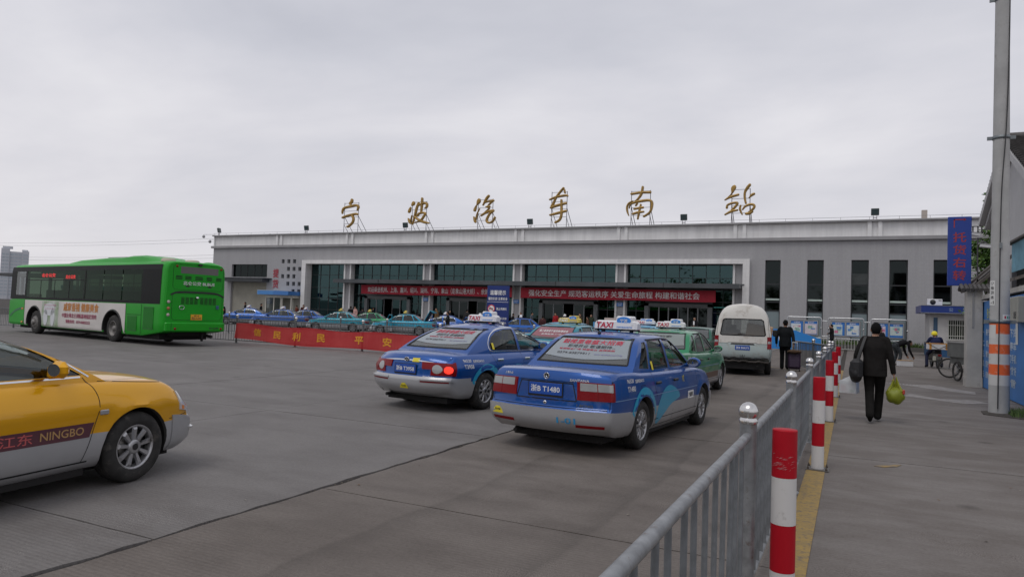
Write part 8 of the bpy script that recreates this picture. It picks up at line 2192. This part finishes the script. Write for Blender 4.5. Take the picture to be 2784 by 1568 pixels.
m = MB(); m.cbox((0, .28, .95), (.17, .26, .07), bev=.03); m.build('saddle', M_black, tri)
m = MB(); m.box(-.48, -1.05, .77, .48, .12, .80); m.box(-.48, -1.05, .80, -.45, .12, 1.22); m.box(.45, -1.05, .80, .48, .12, 1.22); m.box(-.45, .09, .80, .45, .12, 1.22); m.box(-.45, -1.05, .80, .45, -1.02, 1.22); m.box(-.40, -1.0, .55, .40, .1, .769); m.build('box_body', mat('tri_box', (.12, .125, .12), .6, .2, var=.2), tri)
m = MB(); m.box(-.50, -1.07, 1.222, .50, .14, 1.25); m.build('box_lid', mat('tri_lid', (.17, .17, .165), .6), tri)
MB().tube([(0, .72, .72), (0, .70, .60)], .05, 8).build('lamp', M_alloy, tri)
# people around the entrances
BG = 'people waiting on the platform before the entrances'
def bgp(lbl, x, y, rz, coat, h=1.70, var=0, tr=(.02, .02, .024), z=.17, hairc=(.008, .008, .008), cap=None, group=BG, sk=SKIN):
    poses = [None, dict(el=(-.24, .06, 1.12), wl=(-.10, .22, 1.06), er=(.24, .05, 1.12), wr=(.12, .22, 1.02)), dict(kl=(-.09, .14, .51), al=(-.09, .12, .09), tl=(-.10, .26, .035), kr=(.09, -.04, .5), ar=(.08, -.22, .12), tr=(.09, -.08, .04), wl=(-.27, -.10, .88), wr=(.27, .14, .90))]
    person(lbl, (x, y), rz, poses[var], coat, tr, h=h, voxel=.022, key='p%d' % var, z=z, cap=cap, hair=hairc, group=group, skin=sk)
bgp('dark-haired person in black at the bus stern, by the left end of the parked taxis', -46.9, 42.0, R(60), (.014, .014, .016), 1.74, 0, z=0)
bgp('man in a dark jacket before the roller shutter, left of the white-scarfed woman', -51.9, 49.2, R(120), (.02, .02, .022), 1.78)
bgp('woman in black with a pale scarf before the roller shutter', -49.9, 49.2, R(-60), (.018, .018, .02), 1.70)
bgp('person in a reddish top standing by the kiosk door', -47.0, 50.8, R(100), (.16, .045, .03), 1.64)
bgp('man in dark red beside the reddish-topped person at the kiosk', -46.4, 51.0, R(-120), (.07, .025, .02), 1.73)
bgp('man in black left of the first column, behind the teal taxi', -42.6, 53.2, R(30), (.016, .016, .018), 1.74)
bgp('woman in a pink top before the first column', -41.9, 53.0, R(170), (.50, .30, .27), 1.74)
bgp('short dark-haired person right of the first column', -41.2, 53.2, R(60), (.03, .03, .035), 1.58)
bgp('man in a black coat before the left entrance', -40.2, 53.4, R(-30), (.014, .014, .016), 1.70, 1)
bgp('man in a black jacket standing at the open boot of the teal taxi', -24.35, 40.6, R(120), (.016, .018, .02), 1.70, 1, z=0)
bgp('man in a brown jacket before the second column', -32.6, 52.4, R(150), (.14, .085, .04), 1.84, 0)
bgp('person in dark clothes just right of the second column', -31.9, 53.4, R(-100), (.02, .02, .025), 1.70)
bgp('man in a dark grey jacket before the second entrance', -29.7, 52.6, R(10), (.03, .03, .03), 1.80, 2)
bgp('person in black left of the column between the banners', -25.2, 52.4, R(-40), (.016, .016, .018), 1.60)
bgp('man in black before the column between the banners', -24.5, 52.4, R(200), (.016, .016, .018), 1.72)
bgp('man in a grey shirt right of the column between the banners', -23.6, 52.6, R(-80), (.09, .10, .12), 1.73)
bgp('man in a dark maroon plaid shirt seen from behind near the third entrance', -19.6, 45.6, R(10), (.075, .03, .03), 1.66, 0, z=0)
bgp('man in a red top at the third entrance', -21.4, 52.4, R(170), (.30, .02, .025), 1.76)
bgp('man with a white cap at the third entrance', -20.6, 52.4, R(40), (.03, .03, .03), 1.64, 0, cap=('cap', (.72, .72, .72)))
bgp('tall man in a brown shirt at the right side of the third entrance', -19.3, 52.4, R(150), (.06, .045, .03), 1.78)
bgp('short man in brown near the right side of the third entrance', -18.6, 52.2, R(90), (.12, .06, .04), 1.54)
bgp('man in a dark green top right of the third entrance', -18.4, 52.4, R(200), (.035, .045, .03), 1.74)
bgp('young man in grey before the column under the right banner', -16.1, 52.8, R(190), (.10, .10, .11), 1.78)
bgp('man in a black suit and white shirt before the last entrance', -10.4, 52.5, R(165), (.016, .016, .018), 1.78, 1)
MB().prism([(-.06, 1.18), (.06, 1.18), (.05, 1.46), (-.05, 1.46)], -.006, .006).build('white_shirt', M_white, bpy.data.objects[[o.name for o in bpy.data.objects if o.get('label', '').startswith('man in a black suit and white')][0]]).location = (0, .135, .02)
bgp('traveller in black walking behind the fence near the stooping man', 1.55, 46.5, R(30), (.016, .016, .018), 1.60, 2, z=0)
kb = thing('ticket_stand', 'blue and white advertising stand beside the last column', 'stand', (-16.9, 51.5, .17))
MB().box(-1.0, 0, 0, 1.0, .5, 1.15).build('counter', mat('stand_blue', (.08, .30, .55), .5), kb); MB().box(-.1, -.02, 1.16, 1.0, .1, 1.5).build('placard', mat('placard', (.55, .45, .42), .5), kb)
bl = thing('blue_barrier', 'low bright blue hoarding with a slanting top right of the van', 'barrier', (-5.0, 50.5, 0))
MB().prism([(0, 0), (3.2, 0), (3.2, .75), (1.6, 1.28), (0, 1.34)], 0, .12).build('panel', mat('barrier_blue', (.02, .22, .60), .5), bl)
MB().box(.6, -.01, .55, 1.3, -.002, .85).build('white_print', M_white, bl)
# driver of the yellow taxi, dim behind the glass
sit = dict(pelvis=(0, 0, .50), chest=(0, -.08, .82), neck=(0, -.09, .99), head=(0, -.05, 1.13), sl=(-.18, -.08, .95), sr=(.18, -.08, .95), el=(-.24, .12, .78), er=(.24, .12, .78), wl=(-.16, .36, .84), wr=(.16, .36, .84), hl=(-.09, .02, .48), hr=(.09, .02, .48), kl=(-.13, .42, .56), kr=(.13, .42, .56), al=(-.13, .60, .34), ar=(.13, .60, .34), tl=(-.13, .72, .33), tr=(.13, .72, .33))
_c, _s = math.cos(R(90) + .11), math.sin(R(90) + .11)
person('driver in dark clothes at the wheel of the orange-yellow taxi', (-6.52 - .02 * _c - .36 * _s, 2.86 - .02 * _s + .36 * _c), .11, sit, (.05, .06, .075), (.02, .02, .025), h=1.68, voxel=.016, long_coat=False, z=.03)
# ------------------------------------------------------------------ templates are not part of the place
for r_ in (ROOT_A, ROOT_B):
    for c_ in list(r_.children_recursive) + [r_]: bpy.data.objects.remove(c_)
